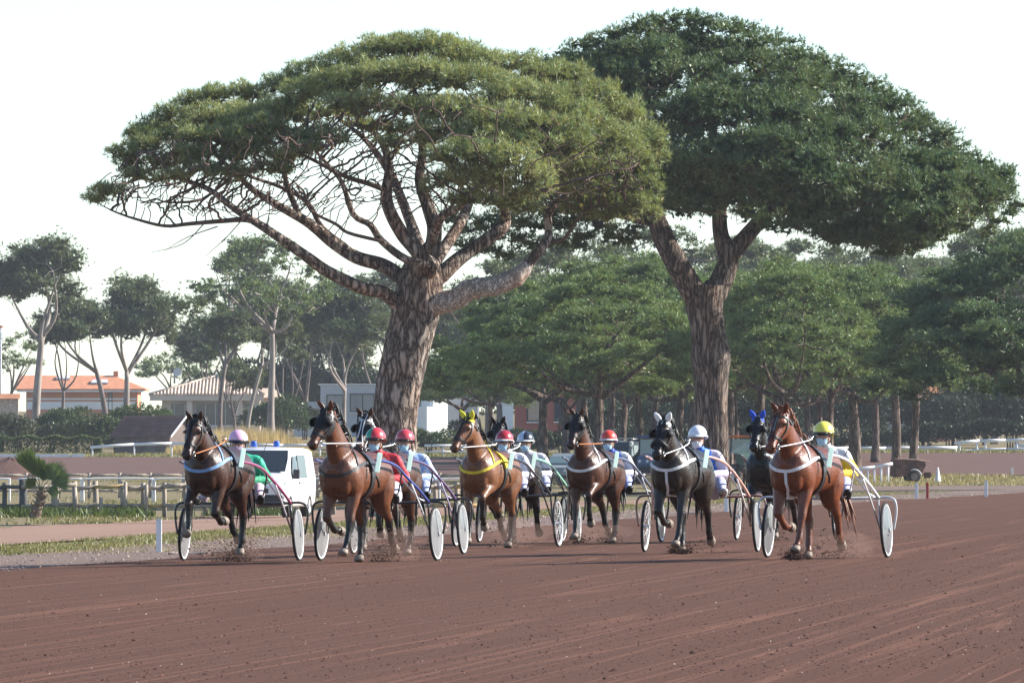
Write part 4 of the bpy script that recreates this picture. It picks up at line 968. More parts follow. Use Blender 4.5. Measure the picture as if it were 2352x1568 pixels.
def window(parent, x0, x1, z0, z1, y, frame=None, pane=None, mull=(), sill=True, t=.06):
    """window in a wall that faces -Y at y: frame bars proud of the wall, pane set back"""
    f = MB(); fr = frame or M_frame
    f.bbox(x0 - t, x0, y - .06, y + .05, z0 - t, z1 + t); f.bbox(x1, x1 + t, y - .06, y + .05, z0 - t, z1 + t)
    f.bbox(x0, x1, y - .06, y + .05, z1, z1 + t); f.bbox(x0, x1, y - .06, y + .05, z0 - t, z0)
    for q in mull: f.bbox(q - t / 2, q + t / 2, y - .05, y + .03, z0, z1)
    o = f.build('window', fr, parent); p_ = MB(); p_.bbox(x0, x1, y - .012, y + .02, z0, z1); p_.build('pane', pane or M_pane, o)
    if sill: s_ = MB(); s_.bbox(x0 - .12, x1 + .12, y - .16, y - .003, z0 - t - .09, z0 - t - .003); s_.build('sill', M_white, o)
    return o
def hip_roof(parent, x0, x1, y0, y1, ze, zr, rl, rr, mat, name='roof', th=.12):
    yc = (y0 + y1) / 2; m = MB()
    A, B, C, D = (x0, y0, ze), (x1, y0, ze), (x1, y1, ze), (x0, y1, ze); E, Fp = (rl, yc, zr), (rr, yc, zr)
    m._add([A, B, C, D, E, Fp], [(0, 1, 5, 4), (1, 2, 5), (2, 3, 4, 5), (3, 0, 4), (3, 2, 1, 0)])
    m.bbox(x0, x1, y0, y1, ze - th, ze - .004)
    return m.build(name, mat, parent)
# bungalow with barrel-tile roof
b0 = G(480, 840); s_ = F / 840
bun = empty('bungalow', b0, 0, 'cream bungalow with pale barrel-tile roof and large verandah windows', 'house')
def bx(px): return X(px, 840) - b0.x
def bz(py): return (HY - py) / s_ + CH - b0.z
m = MB(); m.bbox(bx(372), bx(598), .0, 8.0, -.3, bz(908)); m.build('wall', M_cream, bun)
m = MB(); m.bbox(bx(598), bx(640), 2.0, 8.0, -.3, bz(915)); m.build('side_wing_wall', M_cream, bun)
x0, x1, ze, zr = bx(344), bx(607), bz(907), bz(862); y0, y1 = -1.2, 9.4; rl, rr = bx(498), bx(548); yc = (y0 + y1) / 2
roof = hip_roof(bun, x0, x1, y0, y1, ze, zr, rl, rr, M_tile_c)
hip_roof(bun, bx(590), bx(648), 1.2, 8.6, bz(912), bz(890), bx(600), bx(625), M_tile_c, 'side_wing_roof')
k = 0; xx = x0 + .12
while xx < x1 - .05:                                       # rows of barrel tiles running down the front slope
    f = min(1, (xx - x0) / (rl - x0)) if xx < rl else (min(1, (x1 - xx) / (x1 - rr)) if xx > rr else 1)
    m = MB(); nseg = max(2, int(f * 12)); pts = []
    for i in range(nseg + 1):
        q = i / nseg * f; pts.append((xx, y0 + (yc - y0) * q, ze + (zr - ze) * q + .02))
    m.tube(pts, [.13 - .02 * (i % 2) for i in range(nseg + 1)], 6)
    m.build('tile_row', M_tile_c, roof, fix=False); xx += .34
for a, b in (((x0, y0, ze), (rl, yc, zr)), ((x1, y0, ze), (rr, yc, zr)), ((rl, yc, zr), (rr, yc, zr))):
    m = MB(); m.tube([Vector(a) + Vector((0, -.02, .06)), Vector(b) + Vector((0, -.02, .06))], .15, 6); m.build('ridge_tiles', M_tile_c, roof, fix=False)
m = MB(); m.bbox(x0 + .05, x1 - .05, y0 + .02, y0 + .16, ze - .55, ze - .13); m.build('fascia', M_cream, bun)
for px in (436, 551, 590): m = MB(); m.bbox(bx(px) - .28, bx(px) + .28, -.95, -.45, -.2, ze - .56); m.build('pillar', M_cream, bun)
window(bun, bx(392), bx(424), bz(976), bz(926), -.02, M_frame, M_pane, (bx(400),))
window(bun, bx(450), bx(540), bz(976), bz(925), -.02, M_frame, M_pane, (bx(472), bx(495), bx(518)))
window(bun, bx(561), bx(586), bz(976), bz(926), -.02, M_frame, M_pane, ())
m = MB(); m.tube([(bx(398), 3, bz(880)), (bx(398), 3, bz(850))], .09, 8); dish = m.build('chimney_pipe', M_metal, bun)
m = MB(); m.smooth = True; m.lathe([(0.0, .12), (.2, .10), (.38, .02), (.42, 0)], (bx(405), 2.8, bz(853)), 'Y', 14); m.build('satellite_dish', M_frame, bun)
# orange-roofed villa
v0 = G(180, 930); s_ = F / 930
vil = empty('villa', v0, 0, 'villa with wide orange tiled roof, skylights and orange walls', 'house')
def bx(px): return X(px, 930) - v0.x
def bz(py): return (HY - py) / s_ + CH - v0.z
m = MB(); m.bbox(bx(60), bx(316), 0, 9, -.3, bz(896)); m.build('wall', M_orange, vil)
m = MB(); m.bbox(bx(62), bx(314), -.05, -.003, bz(918), bz(914)); m.bbox(bx(62), bx(314), -.06, -.003, bz(940), bz(922)); m.build('white_band', M_white, vil)
m = MB(); m.bbox(bx(40), bx(330), -.9, -.6, bz(900), bz(893)); m.build('fascia', M_white, vil)
hip_roof(vil, bx(34), bx(335), -1.0, 11.0, bz(893), bz(861), bx(42), bx(258), M_tile_o)
for px, py, w in ((228, 880, .95), (142, 870, .75)):
    q = (bz(py) - bz(893)) / (bz(861) - bz(893)); yy = -1 + 6 * q; m = MB()
    m._add([(bx(px) - w, yy - .5, bz(py) - .05), (bx(px) + w, yy - .5, bz(py) - .05), (bx(px) + w * .8, yy + .9, bz(py) + .33), (bx(px) - w * .8, yy + .9, bz(py) + .33),
            (bx(px) - w, yy - .5, bz(py) + .12), (bx(px) + w, yy - .5, bz(py) + .12), (bx(px) + w * .8, yy + .9, bz(py) + .45), (bx(px) - w * .8, yy + .9, bz(py) + .45)],
           [(3, 2, 1, 0), (4, 5, 6, 7), (0, 1, 5, 4), (1, 2, 6, 5), (2, 3, 7, 6), (3, 0, 4, 7)]); m.build('skylight', M_frame, vil)
m = MB(); m.bbox(bx(256), bx(267), 4.5, 5.2, bz(866), bz(851)); m.build('chimney', M_orange, vil)
window(vil, bx(250), bx(257), bz(944), bz(902), -.02, M_frame_d, M_pane, (), False)
window(vil, bx(282), bx(292), bz(934), bz(912), -.02, M_frame, M_pane, ())
# low tile-roofed wall at the left edge
w0 = G(15, 760); s_ = F / 760
low = empty('garden_wall', w0, 0, 'low stone wall topped with orange tiles at the left edge', 'wall')
def bx(px): return X(px, 760) - w0.x
def bz(py): return (HY - py) / s_ + CH - w0.z
m = MB(); m.bbox(bx(-60), bx(42), 0, .5, -.3, bz(915)); m.build('masonry', pm('rubble_stone', (0.42, 0.34, 0.28), .9, .4, 4, .6, 8), low)
m = MB(); m.prism([(-.35, bz(915)), (.85, bz(915)), (.25, bz(904))], bx(-62), bx(46), 'X'); m.build('tile_coping', M_tile_o, low)
# street lamp at the left edge
l0 = G(2, 775); lamp = empty('lamp_post', l0, 0, 'white lamp post with rusty cap at the left edge', 'lamp post')
zt = (HY - 752) / (F / 775) + CH - l0.z
m = MB(); m.tube([(0, 0, 0), (0, 0, zt)], [.09, .07], 8); m.build('pole', M_frame, lamp)
m = MB(); m.tube(smooth_path([(0, 0, zt - .4), (.22, 0, zt - .45), (.3, 0, zt - .8), (.1, 0, zt - 1.1)], 5), .03, 6); m.build('bracket', M_frame, lamp)
m = MB(); m.lathe([(0, .18), (.22, .16), (.25, 0), (0, 0)], (0, 0, zt), 'Z', 12); m.build('cap', pm('rusty_cap', (.35, .14, .07), .8, .3, 6), lamp)
# garden shed
h0 = G(358, 650); shed = empty('garden_shed', h0, R(-34), 'small timber shed with red-brown tiled gable roof beside the hedge', 'shed')
L2, W2, he, hr = 2.6, 1.75, 1.55, 2.95
m = MB(); m.bbox(-L2, L2, -W2, W2, -.3, he); m.build('wall', M_wood_d, shed)
m = MB(); m.prism([(-W2, he + .003), (W2, he + .003), (0, hr - .05)], L2 - .06, L2 - .003, 'X'); m.build('gable', M_wood_d, shed)
for sg in (-1, 1):
    m = MB(); e = .35; n_ = 7
    for k in range(n_):                                    # overlapping courses of tiles
        f0, f1 = k / n_, (k + 1) / n_
        ya, yb = sg * (W2 + e) * (1 - f0), sg * (W2 + e) * (1 - f1); za, zb = he - .25 + (hr - he + .25) * f0, he - .25 + (hr - he + .25) * f1
        m.hexa([(-L2 - e, ya, za), (L2 + e, ya, za), (L2 + e, yb, zb - .05), (-L2 - e, yb, zb - .05), (-L2 - e, ya, za + .035), (L2 + e, ya, za + .035), (L2 + e, yb, zb), (-L2 - e, yb, zb)])
    m.build('roof_slope', M_tile_r, shed)
    m = MB(); m.bar((L2 + .37, sg * (W2 + e), he - .22), (L2 + .37, 0, hr + .02), .05, .16); m.build('bargeboard', M_frame, shed)
m = MB(); m.bbox(.6, 1.3, -W2 - .05, -W2 - .003, 0, 1.4); m.build('door', pm('shed_door', (.2, .16, .14), .8, .2, 5), shed)
# white modern house
w0 = G(900, 800); s_ = F / 800
mod = empty('modern_house', w0, 0, 'white and grey flat-roofed modern house behind the wind-shaped trunk', 'house')
def bx(px): return X(px, 800) - w0.x
def bz(py): return (HY - py) / s_ + CH - w0.z
def blk(name, a, b, t, y0, y1, mat, bot=None):
    m = MB(); m.bbox(bx(a), bx(b), y0, y1, -.3 if bot is None else bz(bot), bz(t)); return m.build(name, mat, mod)
blk('main_block', 736, 880, 884, 0, 8, M_grey); blk('terrace_block', 700, 736.5, 922, .3, 6, M_grey); blk('front_wall', 676, 745, 968, -1.5, -1.0, M_grey)
blk('link_block', 880.5, 975, 890, 1.5, 8, M_grey); blk('grey_wing', 1022.5, 1098, 885, -.4, 8, M_grey)
for nm, px_, top_, w_, yy in (('white_tower', 998, 882, 1.75, -1.2), ('white_porch', 983, 934, 1.5, -2.9)):      # set at an angle, catching the sun
    m = MB(); m.box((bx(px_), yy, (bz(top_) - .3) / 2), (w_, w_, bz(top_) + .3), R(42)); m.build(nm, M_white, mod)
m = MB(); m.bbox(bx(730), bx(885), -.1, 8.1, bz(883.5), bz(881)); m.build('roof_edge', M_white, mod)
window(mod, bx(752), bx(788), bz(944), bz(908), -.02, M_frame_d, M_pane_l, (), True, .1)
window(mod, bx(806), bx(858), bz(944), bz(906), -.02, M_frame_d, M_pane_l, (bx(833),), True, .1)
m = MB(); m.tube([(bx(1070), -.5, 0), (bx(1070), -.5, bz(887))], .07, 8); m.build('downpipe', M_metal, mod)
# red house and pale wall seen under the grove
w0 = G(1240, 715); s_ = F / 715
red = empty('red_house', w0, 0, 'dull red house glimpsed under the left end of the grove', 'house')
def bx(px): return X(px, 715) - w0.x
def bz(py): return (HY - py) / s_ + CH - w0.z
m = MB(); m.bbox(bx(1182), bx(1330), 0, 7, -.3, bz(888)); m.build('wall', M_red, red)
hip_roof(red, bx(1176), bx(1336), -.6, 7.6, bz(888), bz(868), bx(1210), bx(1300), M_tile_r)
window(red, bx(1213), bx(1245), bz(965), bz(917), -.02, M_frame_d, pm('beige_shutter', (.42, .33, .26), .8, .1), (), True, .12)
window(red, bx(1275), bx(1295), bz(965), bz(925), -.02, M_frame_d, M_pane, (), True, .1)
w0 = G(1161, 690); m = MB(); m.bbox(-.62, .62, 0, .4, -.3, 3.6); m.bbox(-.7, .7, -.06, .46, 3.603, 3.7)
tag(m.build('rendered_wall', M_white), 'short weathered white wall between the grey house block and the red house', 'wall').location = w0
# pale building with a round window
w0 = G(2052, 700); s_ = F / 700
rw = empty('round_window_building', w0, 0, 'pale grey building with a round window seen between the right grove trunks', 'building')
m = MB(); m.bbox(-1.6, 1.6, 0, 5, -.3, 4.2); m.build('wall', pm('pale_grey_render', (.42, .43, .42), .8, .1, 1), rw)
m = MB(); m.lathe([(.26, -.05), (.34, -.08), (.36, -.003)], (.35, 0, 2.35), 'Y', 20); o = m.build('window', M_frame_d, rw)
m = MB(); m.lathe([(0, -.03), (.26, -.03)], (.35, 0, 2.35), 'Y', 20); m.build('pane', M_pane, o)
m = MB(); m.prism([(-.4, 4.2), (5.4, 4.2), (2.5, 5.1)], -1.9, 1.9, 'X'); m.build('roof', M_tile_r, rw)
w0 = G(2128, 720); rh = empty('terracotta_house', w0, 0, 'terracotta house mostly hidden by shrubs right of the grove', 'house')
m = MB(); m.bbox(-2, 2, 0, 5, -.3, 3.4); m.build('wall', M_orange, rh); hip_roof(rh, -2.5, 2.5, -.6, 5.6, 3.4, 4.6, -1, 1, M_tile_o); window(rh, -.6, .4, 1.2, 2.4, -.02)
# ================================================================== bodies: lofted muscles melted into one skin
class Body:
    """a body is a set of lofted tubes and blobs that a voxel remesh fuses into one continuous surface"""
    def __init__(s): s.v, s.f, s.segs = [], [], []
    def loft(s, name, pts, rs, rn, side=None, sides=18, ex=2.2, nt=5, rec=True):
        """pts centre line; rs lateral radius, rn radius in the other direction; side lateral axis per point or one vector"""
        n = len(pts); sv = [Vector(side or (0, 1, 0))] * n if not isinstance(side, list) else [Vector(q) for q in side]
        raw = [(*p, a, b, *sv[i]) for i, (p, a, b) in enumerate(zip(pts, rs, rn))]
        sp = smooth_path(raw, nt); k = len(s.v); m = len(sp)
        C = [Vector(q[:3]) for q in sp]
        for i, q in enumerate(sp):
            t = C[min(m - 1, i + 1)] - C[max(0, i - 1)]; t.normalize()
            b = Vector(q[5:8]); b = (b - t * b.dot(t)).normalized(); u = t.cross(b)
            for j in range(sides):
                th = 2 * math.pi * j / sides; c, sn = math.cos(th), math.sin(th)
                f = (abs(c) ** ex + abs(sn) ** ex) ** (-1 / ex)
                s.v.append(C[i] + b * (max(.002, q[3]) * c * f) + u * (max(.002, q[4]) * sn * f))
            if rec: s.segs.append((name, i / (m - 1), C[i].copy(), max(q[3], q[4])))
        for i in range(m - 1):
            for j in range(sides):
                j2 = (j + 1) % sides; s.f.append((k + i * sides + j, k + (i + 1) * sides + j, k + (i + 1) * sides + j2, k + i * sides + j2))
        s.f.append(tuple(k + j for j in range(sides))); s.f.append(tuple(k + (m - 1) * sides + j for j in reversed(range(sides))))
    def blob(s, name, c, r, M=None, rec=True):
        bm = bmesh.new(); bmesh.ops.create_icosphere(bm, subdivisions=3, radius=1.0); k = len(s.v); c = Vector(c)
        for v in bm.verts:
            q = Vector((v.co.x * r[0], v.co.y * r[1], v.co.z * r[2])); s.v.append(c + (M @ q if M else q))
        for f in bm.faces: s.f.append(tuple(k + v.index for v in f.verts))
        bm.free()
        if rec: s.segs.append((name, .5, c, max(r) * .8))
    def skin(s, name, voxel, smooth=6, keep=1.0):
        me = bpy.data.meshes.new('raw'); me.from_pydata([tuple(v) for v in s.v], [], s.f)
        bm = bmesh.new(); bm.from_mesh(me); bmesh.ops.recalc_face_normals(bm, faces=bm.faces); bm.to_mesh(me); bm.free()
        o = bpy.data.objects.new('raw', me); COL.objects.link(o)
        md = o.modifiers.new('r', 'REMESH'); md.mode = 'VOXEL'; md.voxel_size = voxel; md.use_smooth_shade = True
        ms = o.modifiers.new('s', 'SMOOTH'); ms.factor = .5; ms.iterations = smooth
        if keep < 1: mdc = o.modifiers.new('d', 'DECIMATE'); mdc.ratio = keep
        dg = bpy.context.evaluated_depsgraph_get(); out = bpy.data.meshes.new_from_object(o.evaluated_get(dg), depsgraph=dg)
        bpy.data.objects.remove(o); bpy.data.meshes.remove(me); out.name = name
        out.materials.clear()
        out.polygons.foreach_set('use_smooth', np.ones(len(out.polygons), bool))
        n = len(out.vertices); co = np.zeros(n * 3, np.float32); out.vertices.foreach_get('co', co); co = co.reshape(-1, 3)
        C = np.array([q[2] for q in s.segs], np.float32); Rr = np.array([q[3] for q in s.segs], np.float32)
        lab = np.zeros(n, int); best = np.full(n, 1e9)
        for i in range(len(C)):
            d = np.linalg.norm(co - C[i], axis=1) / (Rr[i] + .03); k = d < best; best[k] = d[k]; lab[k] = i
        s.co = co; s.part = np.array([q[0] for q in s.segs])[lab]; s.t = np.array([q[1] for q in s.segs])[lab]
        return out
def set_cols(me, cols):
    a = me.color_attributes.new('Col', 'FLOAT_COLOR', 'POINT'); c = np.ones((len(me.vertices), 4), np.float32); c[:, :3] = cols
    a.data.foreach_set('color', c.ravel())
def shell(me, sel, off, name, mat, parent, thick=True):
    """a close-fitting cover: the chosen part of a body surface pushed out along its normals"""
    n = len(me.vertices); nr = np.zeros(n * 3, np.float32); me.vertices.foreach_get('normal', nr); nr = nr.reshape(-1, 3)
    co = np.zeros(n * 3, np.float32); me.vertices.foreach_get('co', co); co = co.reshape(-1, 3) + nr * off
    fs = [tuple(p.vertices) for p in me.polygons if all(sel[v] for v in p.vertices)]
    if not fs: return None
    used = sorted({v for f in fs for v in f}); mp = {v: i for i, v in enumerate(used)}
    m2 = bpy.data.meshes.new(name); m2.from_pydata([tuple(co[v]) for v in used], [], [tuple(mp[v] for v in f) for f in fs])
    m2.polygons.foreach_set('use_smooth', np.ones(len(m2.polygons), bool))
    return link(name, m2, mat, parent)
def strap(bvh, pts, width, name, mat, parent, off=.007, n=7, closed=False, thick=.006):
    """a flat strap laid on a body surface along a rough path"""
    P_ = list(pts) + ([pts[0]] if closed else [])
    sp = smooth_path(P_, n); q = []
    for p_ in sp:
        loc, nrm, _, _ = bvh.find_nearest(Vector(p_[:3]))
        q.append((loc + nrm * off, nrm))
    pl = [a for a, _ in q]; nl = [b for _, b in q]
    for _ in range(10):
        pl = [pl[i] if (i in (0, len(pl) - 1) and not closed) else (pl[i - 1 if i else -2] + pl[i] * 2 + pl[(i + 1) if i < len(pl) - 1 else 1]) * .25 for i in range(len(pl))]
        nl = [nl[i] if (i in (0, len(nl) - 1) and not closed) else (nl[i - 1 if i else -2] + nl[i] * 2 + nl[(i + 1) if i < len(nl) - 1 else 1]).normalized() for i in range(len(nl))]
    for i in range(len(pl)):                               # never sink below the skin
        loc, nrm, _, _ = bvh.find_nearest(pl[i]); d = (pl[i] - loc).dot(nrm)
        if d < off: pl[i] = pl[i] + nrm * (off - d)
    q = list(zip(pl, nl))
    m = MB(); k = len(q); vs_ = []
    for i in range(k):
        t = (q[min(k - 1, i + 1)][0] - q[max(0, i - 1)][0]); t.normalize(); sd = t.cross(q[i][1]).normalized(); nn = q[i][1]; c = q[i][0]
        vs_ += [c - sd * width / 2 - nn * thick, c + sd * width / 2 - nn * thick, c + sd * width / 2 + nn * thick, c - sd * width / 2 + nn * thick]
    fs = []
    for i in range(k - 1):
        for j in range(4): fs.append((i * 4 + j, i * 4 + (j + 1) % 4, (i + 1) * 4 + (j + 1) % 4, (i + 1) * 4 + j))
    fs += [(3, 2, 1, 0), tuple(4 * (k - 1) + j for j in range(4))]
    m.smooth = False; m._add(vs_, fs)
    return m.build(name, mat, parent)
# ------------------------------------------------------------------ horse
def coat_mat(name, rough=.30):
    m, nt, out = node_mat(name); b = nt.nodes.new('ShaderNodeBsdfPrincipled')
    a = nt.nodes.new('ShaderNodeAttribute'); a.attribute_name = 'Col'
    n = noise(nt, mapping(nt, (1, 1, .7)), 9, 6.0, .68, .6); n2 = noise(nt, mapping(nt, (2.5, 2.5, 1)), 30, 4.0)
    c = mixc(nt, 1.0, a.outputs[0], ramp(nt, n.outputs[0], [(.3, (.36, .32, .30)), (.7, (.86, .82, .80))]).outputs[0], 'MULTIPLY')
    nt.links.new(c, b.inputs['Base Color'])
    rr = ramp(nt, n2.outputs[0], [(.35, (rough - .08,) * 3), (.65, (rough + .2,) * 3)]); nt.links.new(rr.outputs[0], b.inputs['Roughness'])
    b.inputs['Specular IOR Level'].default_value = .42
    bp = nt.nodes.new('ShaderNodeBump'); bp.inputs['Strength'].default_value = .42; bp.inputs['Distance'].default_value = .03
    h = mixc(nt, .35, n.outputs[0], n2.outputs[0]); nt.links.new(h, bp.inputs['Height']); nt.links.new(bp.outputs[0], b.inputs['Normal'])
    nt.links.new(b.outputs[0], out.inputs[0]); return m
M_coat = coat_mat('horse_coat')
M_hair = pm('horse_hair', (.012, .014, .012), .5, .4, 12, spec=.4)
M_hair_c = pm('horse_hair_chestnut', (.16, .055, .022), .5, .4, 12, spec=.4)
M_leather = pm('black_leather', (.012, .012, .014), .42, .3, 10, spec=.5)
M_hoodm = pm('black_hood_cloth', (.010, .010, .012), .6, .4, 14, spec=.35)
M_hoof = pm('hoof_horn', (.20, .16, .13), .6, .35, 14)
M_steel = pm('polished_steel', (.55, .55, .55), .25, .1, 8, metal=1)
M_eye = pm('horse_eye', (.01, .006, .004), .08, .1, 3, spec=.8)
def cloth(name, c, rough=.7): return pm(name, c, rough, .14, 9, .25, 30, spec=.25)
M_cwhite = cloth('white_strap', (.66, .66, .66)); M_cyel = cloth('yellow_strap', (.62, .50, .04)); M_cblue = cloth('blue_strap', (.20, .33, .55))
M_eyel = cloth('yellow_ear_cover', (.72, .66, .05)); M_ewh = cloth('white_ear_cover', (.75, .75, .74)); M_eblue = cloth('blue_ear_cover', (.03, .09, .55))
M_plate = pm('pale_green_plate', (.70, .92, .80), .5, .06, 6)
M_boot = pm('black_leg_boot', (.012, .012, .013), .5, .3, 12, spec=.4); M_bootw = cloth('pale_leg_boot', (.42, .42, .40)); M_rein_o = cloth('orange_rein', (.45, .17, .07))
POSES = {  # fore: forearm, cannon, pastern, hoof; hind: thigh, gaskin, cannon, pastern, hoof (degrees forward of straight down)
 'A': dict(LF=(17, 14, 36, 27), RF=(26, -58, -86, -104), RH=(26, -34, 8, 32, 20), LH=(2, -56, -26, -54, -68)),
 'B': dict(RF=(10, 8, 34, 25), LF=(60, -14, -42, -62), LH=(24, -36, 4, 32, 20), RH=(2, -56, -26, -54, -68)),
 'C': dict(RF=(52, 2, 40, 62), LF=(18, -68, -96, -110), LH=(30, -38, 4, 14, 4), RH=(0, -58, -36, -58, -70)),
 'D': dict(LF=(-14, -16, 10, 6), RF=(44, -40, -70, -86), RH=(34, -34, 2, 26, 14), LH=(20, -50, -40, -60, -76))}
def down(a): return Vector((math.sin(R(a)), 0, -math.cos(R(a))))
def make_horse(root_name, loc, rz, spec, label):
    """x forward, y to the horse's left; origin on the ground under the withers"""
    B = Body(); pose = POSES[spec['pose']]; hy = R(spec.get('yaw', -8) + 8); neck_up = spec.get('neck', 0.0) + .12
    tr = [(-.95, 1.29, .07, .07), (-.88, 1.28, .20, .18), (-.70, 1.26, .285, .265), (-.46, 1.235, .31, .285), (-.15, 1.18, .305, .285), (.15, 1.14, .335, .285), (.36, 1.17, .36, .25), (.52, 1.17, .32, .24), (.66, 1.13, .25, .205), (.75, 1.11, .13, .12)]
    drop = lambda x: -.11 * min(1, max(0, (.25 - x) / .95)) ** 1.2
    tr = [(x, z + drop(x), a, b) for x, z, a, b in tr]
    B.loft('trunk', [(x, 0, z) for x, z, _, _ in tr], [q[3] for q in tr], [q[2] for q in tr], sides=28, ex=2.1)
    # neck and head, turned by yaw about the withers
    def yawp(x, z, f):                                    # f: share of the yaw taken here
        a = hy * f; dx = x - .42; return Vector((.42 + dx * math.cos(a), dx * math.sin(a), z))
    nk = [(.36, 1.24, .15, .30, 0), (.58, 1.41, .125, .245, .3), (.74, 1.56, .098, .185, .6), (.85, 1.675, .082, .145, .85), (.92, 1.75, .076, .115, 1)]
    nk = [(x, z + neck_up * i / 4, a, b, f) for i, (x, z, a, b, f) in enumerate(nk)]
    B.loft('neck', [yawp(x, z, f) for x, z, _, _, f in nk], [q[2] for q in nk], [q[3] for q in nk], side=[(-math.sin(hy * q[4]), math.cos(hy * q[4]), 0) for q in nk], sides=20, ex=2.0)
    poll = yawp(.90, 1.745 + neck_up, 1.0); hp = R(spec.get('pitch', 52)); hyaw = hy * 1.0 + R(spec.get('hyaw', -8))
    fw = Vector((math.cos(hyaw), math.sin(hyaw), 0)); ha = fw * math.cos(hp) + Vector((0, 0, -math.sin(hp))); hs = Vector((-math.sin(hyaw), math.cos(hyaw), 0)); hu = ha.cross(hs) * -1
    if hu.z < 0: hu = -hu
    hd = [(-.02, .072, .085, -.01), (.06, .086, .115, -.02), (.15, .100, .138, -.035), (.23, .096, .135, -.035), (.32, .074, .108, -.015), (.41, .058, .082, 0), (.49, .054, .068, .004), (.55, .058, .066, 0), (.595, .047, .052, -.005), (.615, .022, .026, -.005)]
    def HP(t, l=0.0, u=0.0): return poll + ha * t + hs * l + hu * u
    B.loft('head', [HP(t, 0, o) for t, _, _, o in hd], [q[1] for q in hd], [q[2] for q in hd], side=tuple(hs), sides=20, ex=2.3)
    B.blob('head', HP(.17, .052, -.075), (.075, .04, .075)); B.blob('head', HP(.17, -.052, -.075), (.075, .04, .075))     # jowls
    for sg in (1, -1):
        B.blob('head', HP(.185, sg * .086, .052), (.035, .022, .03)); B.blob('head', HP(.555, sg * .042, .030), (.032, .022, .032))
        e0 = HP(-.01, sg * .048, .065); ed = (hu * .8 - ha * .55 + hs * sg * spec.get('earw', .42) + fw * spec.get('earf', .2)).normalized()
        B.loft('ear', [e0, e0 + ed * .06, e0 + ed * .11, e0 + ed * .16], [.032, .040, .028, .005], [.026, .022, .016, .004], side=tuple(hs), sides=10, nt=3)
    # shoulders, haunches, chest muscles
    for sg in (1, -1):
        B.blob('trunk', (.47, sg * .155, 1.10), (.20, .105, .29), Matrix.Rotation(R(25), 3, 'Y')); B.blob('trunk', (-.62, sg * .15, 1.075), (.27, .135, .26)); B.blob('trunk', (.63, sg * .10, 1.07), (.10, .085, .20)); B.blob('trunk', (.44, sg * .165, 1.02), (.10, .07, .13))
    legs = {}
    minz = 9
    for key, ang in pose.items():
        sg = 1 if key[0] == 'L' else -1
        if key[1] == 'F':
            p0 = Vector((.42, sg * .150, .98)); L = (.43, .31, .12, .075)
            j = [p0]
            for a, l in zip(ang, L): j.append(j[-1] + down(a) * l)
            for i in range(1, 5): j[i].y = sg * (.150 - .012 * i)
            hoofdir = down(ang[3])
            B.loft('fleg' + key, [p0 + Vector((-.02, 0, .12)), p0, j[0].lerp(j[1], .35), j[0].lerp(j[1], .75), j[1], j[1].lerp(j[2], .18), j[1].lerp(j[2], .6), j[2], j[2].lerp(j[3], .55), j[3]],
                   [.10, .095, .082, .056, .054, .046, .036, .043, .034, .044], [.14, .125, .098, .064, .058, .052, .044, .052, .040, .046], sides=14, nt=4)
        else:
            p0 = Vector((-.60, sg * .145, 1.125)); L = (.34, .385, .325, .115, .075)
            j = [p0]
            for a, l in zip(ang, L): j.append(j[-1] + down(a) * l)
            for i in range(1, 6): j[i].y = sg * (.160 - .012 * i)
            hoofdir = down(ang[4])
            B.loft('hleg' + key, [p0, j[0].lerp(j[1], .5), j[1], j[1].lerp(j[2], .35), j[1].lerp(j[2], .78), j[2], j[2].lerp(j[3], .2), j[2].lerp(j[3], .6), j[3], j[3].lerp(j[4], .55), j[4]],
                   [.15, .15, .115, .085, .052, .052, .046, .038, .044, .035, .044], [.24, .22, .15, .105, .066, .074, .060, .046, .054, .040, .046], sides=14, nt=4)
            j = j[1:]
        # j now: [.., knee/hock, fetlock, coronet, sole]
        legs[key] = (j, hoofdir)
        t = hoofdir; fwd = Vector((t.z * -1, 0, t.x)); fwd = Vector((-t.z, 0, t.x)) if t.z < 0 else Vector((-t.z, 0, t.x))
        sole = j[-2] + t * .085 + fwd * .03
        minz = min(minz, sole.z - .055 * abs(t.x) - .004)
        j[-1] = sole
    me = B.skin('body', .0135, 5, .42)
    dz = spec.get('air', 0.0) - minz
    hsc = spec.get('scale', .88)
    root = empty(root_name, Vector(loc) + Vector((0, 0, dz * hsc)), rz, label, 'horse', 'trotting horses of the race'); root.scale = (hsc, hsc * 1.12, hsc)
    # coat
    n = len(me.vertices); coat = np.array(spec['coat']); pts_c = np.array(spec.get('points', (.012, .010, .009)))
    cols = np.tile(coat, (n, 1)).astype(float); part, t = B.part, B.t
    isleg = np.char.find(part.astype(str), 'leg') >= 0
    lowdark = np.clip((t - spec.get('legdark', .38)) / .16, 0, 1) * isleg * spec.get('dark', 1.0)
    cols = cols * (1 - lowdark[:, None]) + pts_c * lowdark[:, None]
    muz = np.clip((t - .70) / .2, 0, 1) * (part == 'head') * spec.get('muz', .9); cols = cols * (1 - muz[:, None]) + np.array(spec.get('muzc', (.018, .014, .013))) * muz[:, None]
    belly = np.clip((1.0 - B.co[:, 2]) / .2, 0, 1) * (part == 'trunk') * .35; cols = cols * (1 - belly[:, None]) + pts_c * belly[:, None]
    if spec.get('blaze'):
        rel = B.co - np.array(poll); tt = rel @ np.array(ha); ll = np.abs(rel @ np.array(hs)); uu = rel @ np.array(hu)
        k = (tt > .10) & (tt < .33) & (ll < .030 * np.clip(1.6 - tt * 4, .25, 1)) & (uu > .03); cols[k] = (.6, .57, .55)
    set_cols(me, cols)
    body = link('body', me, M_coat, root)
    bvh = BVHTree.FromPolygons([tuple(v.co) for v in me.vertices], [tuple(p.vertices) for p in me.polygons])
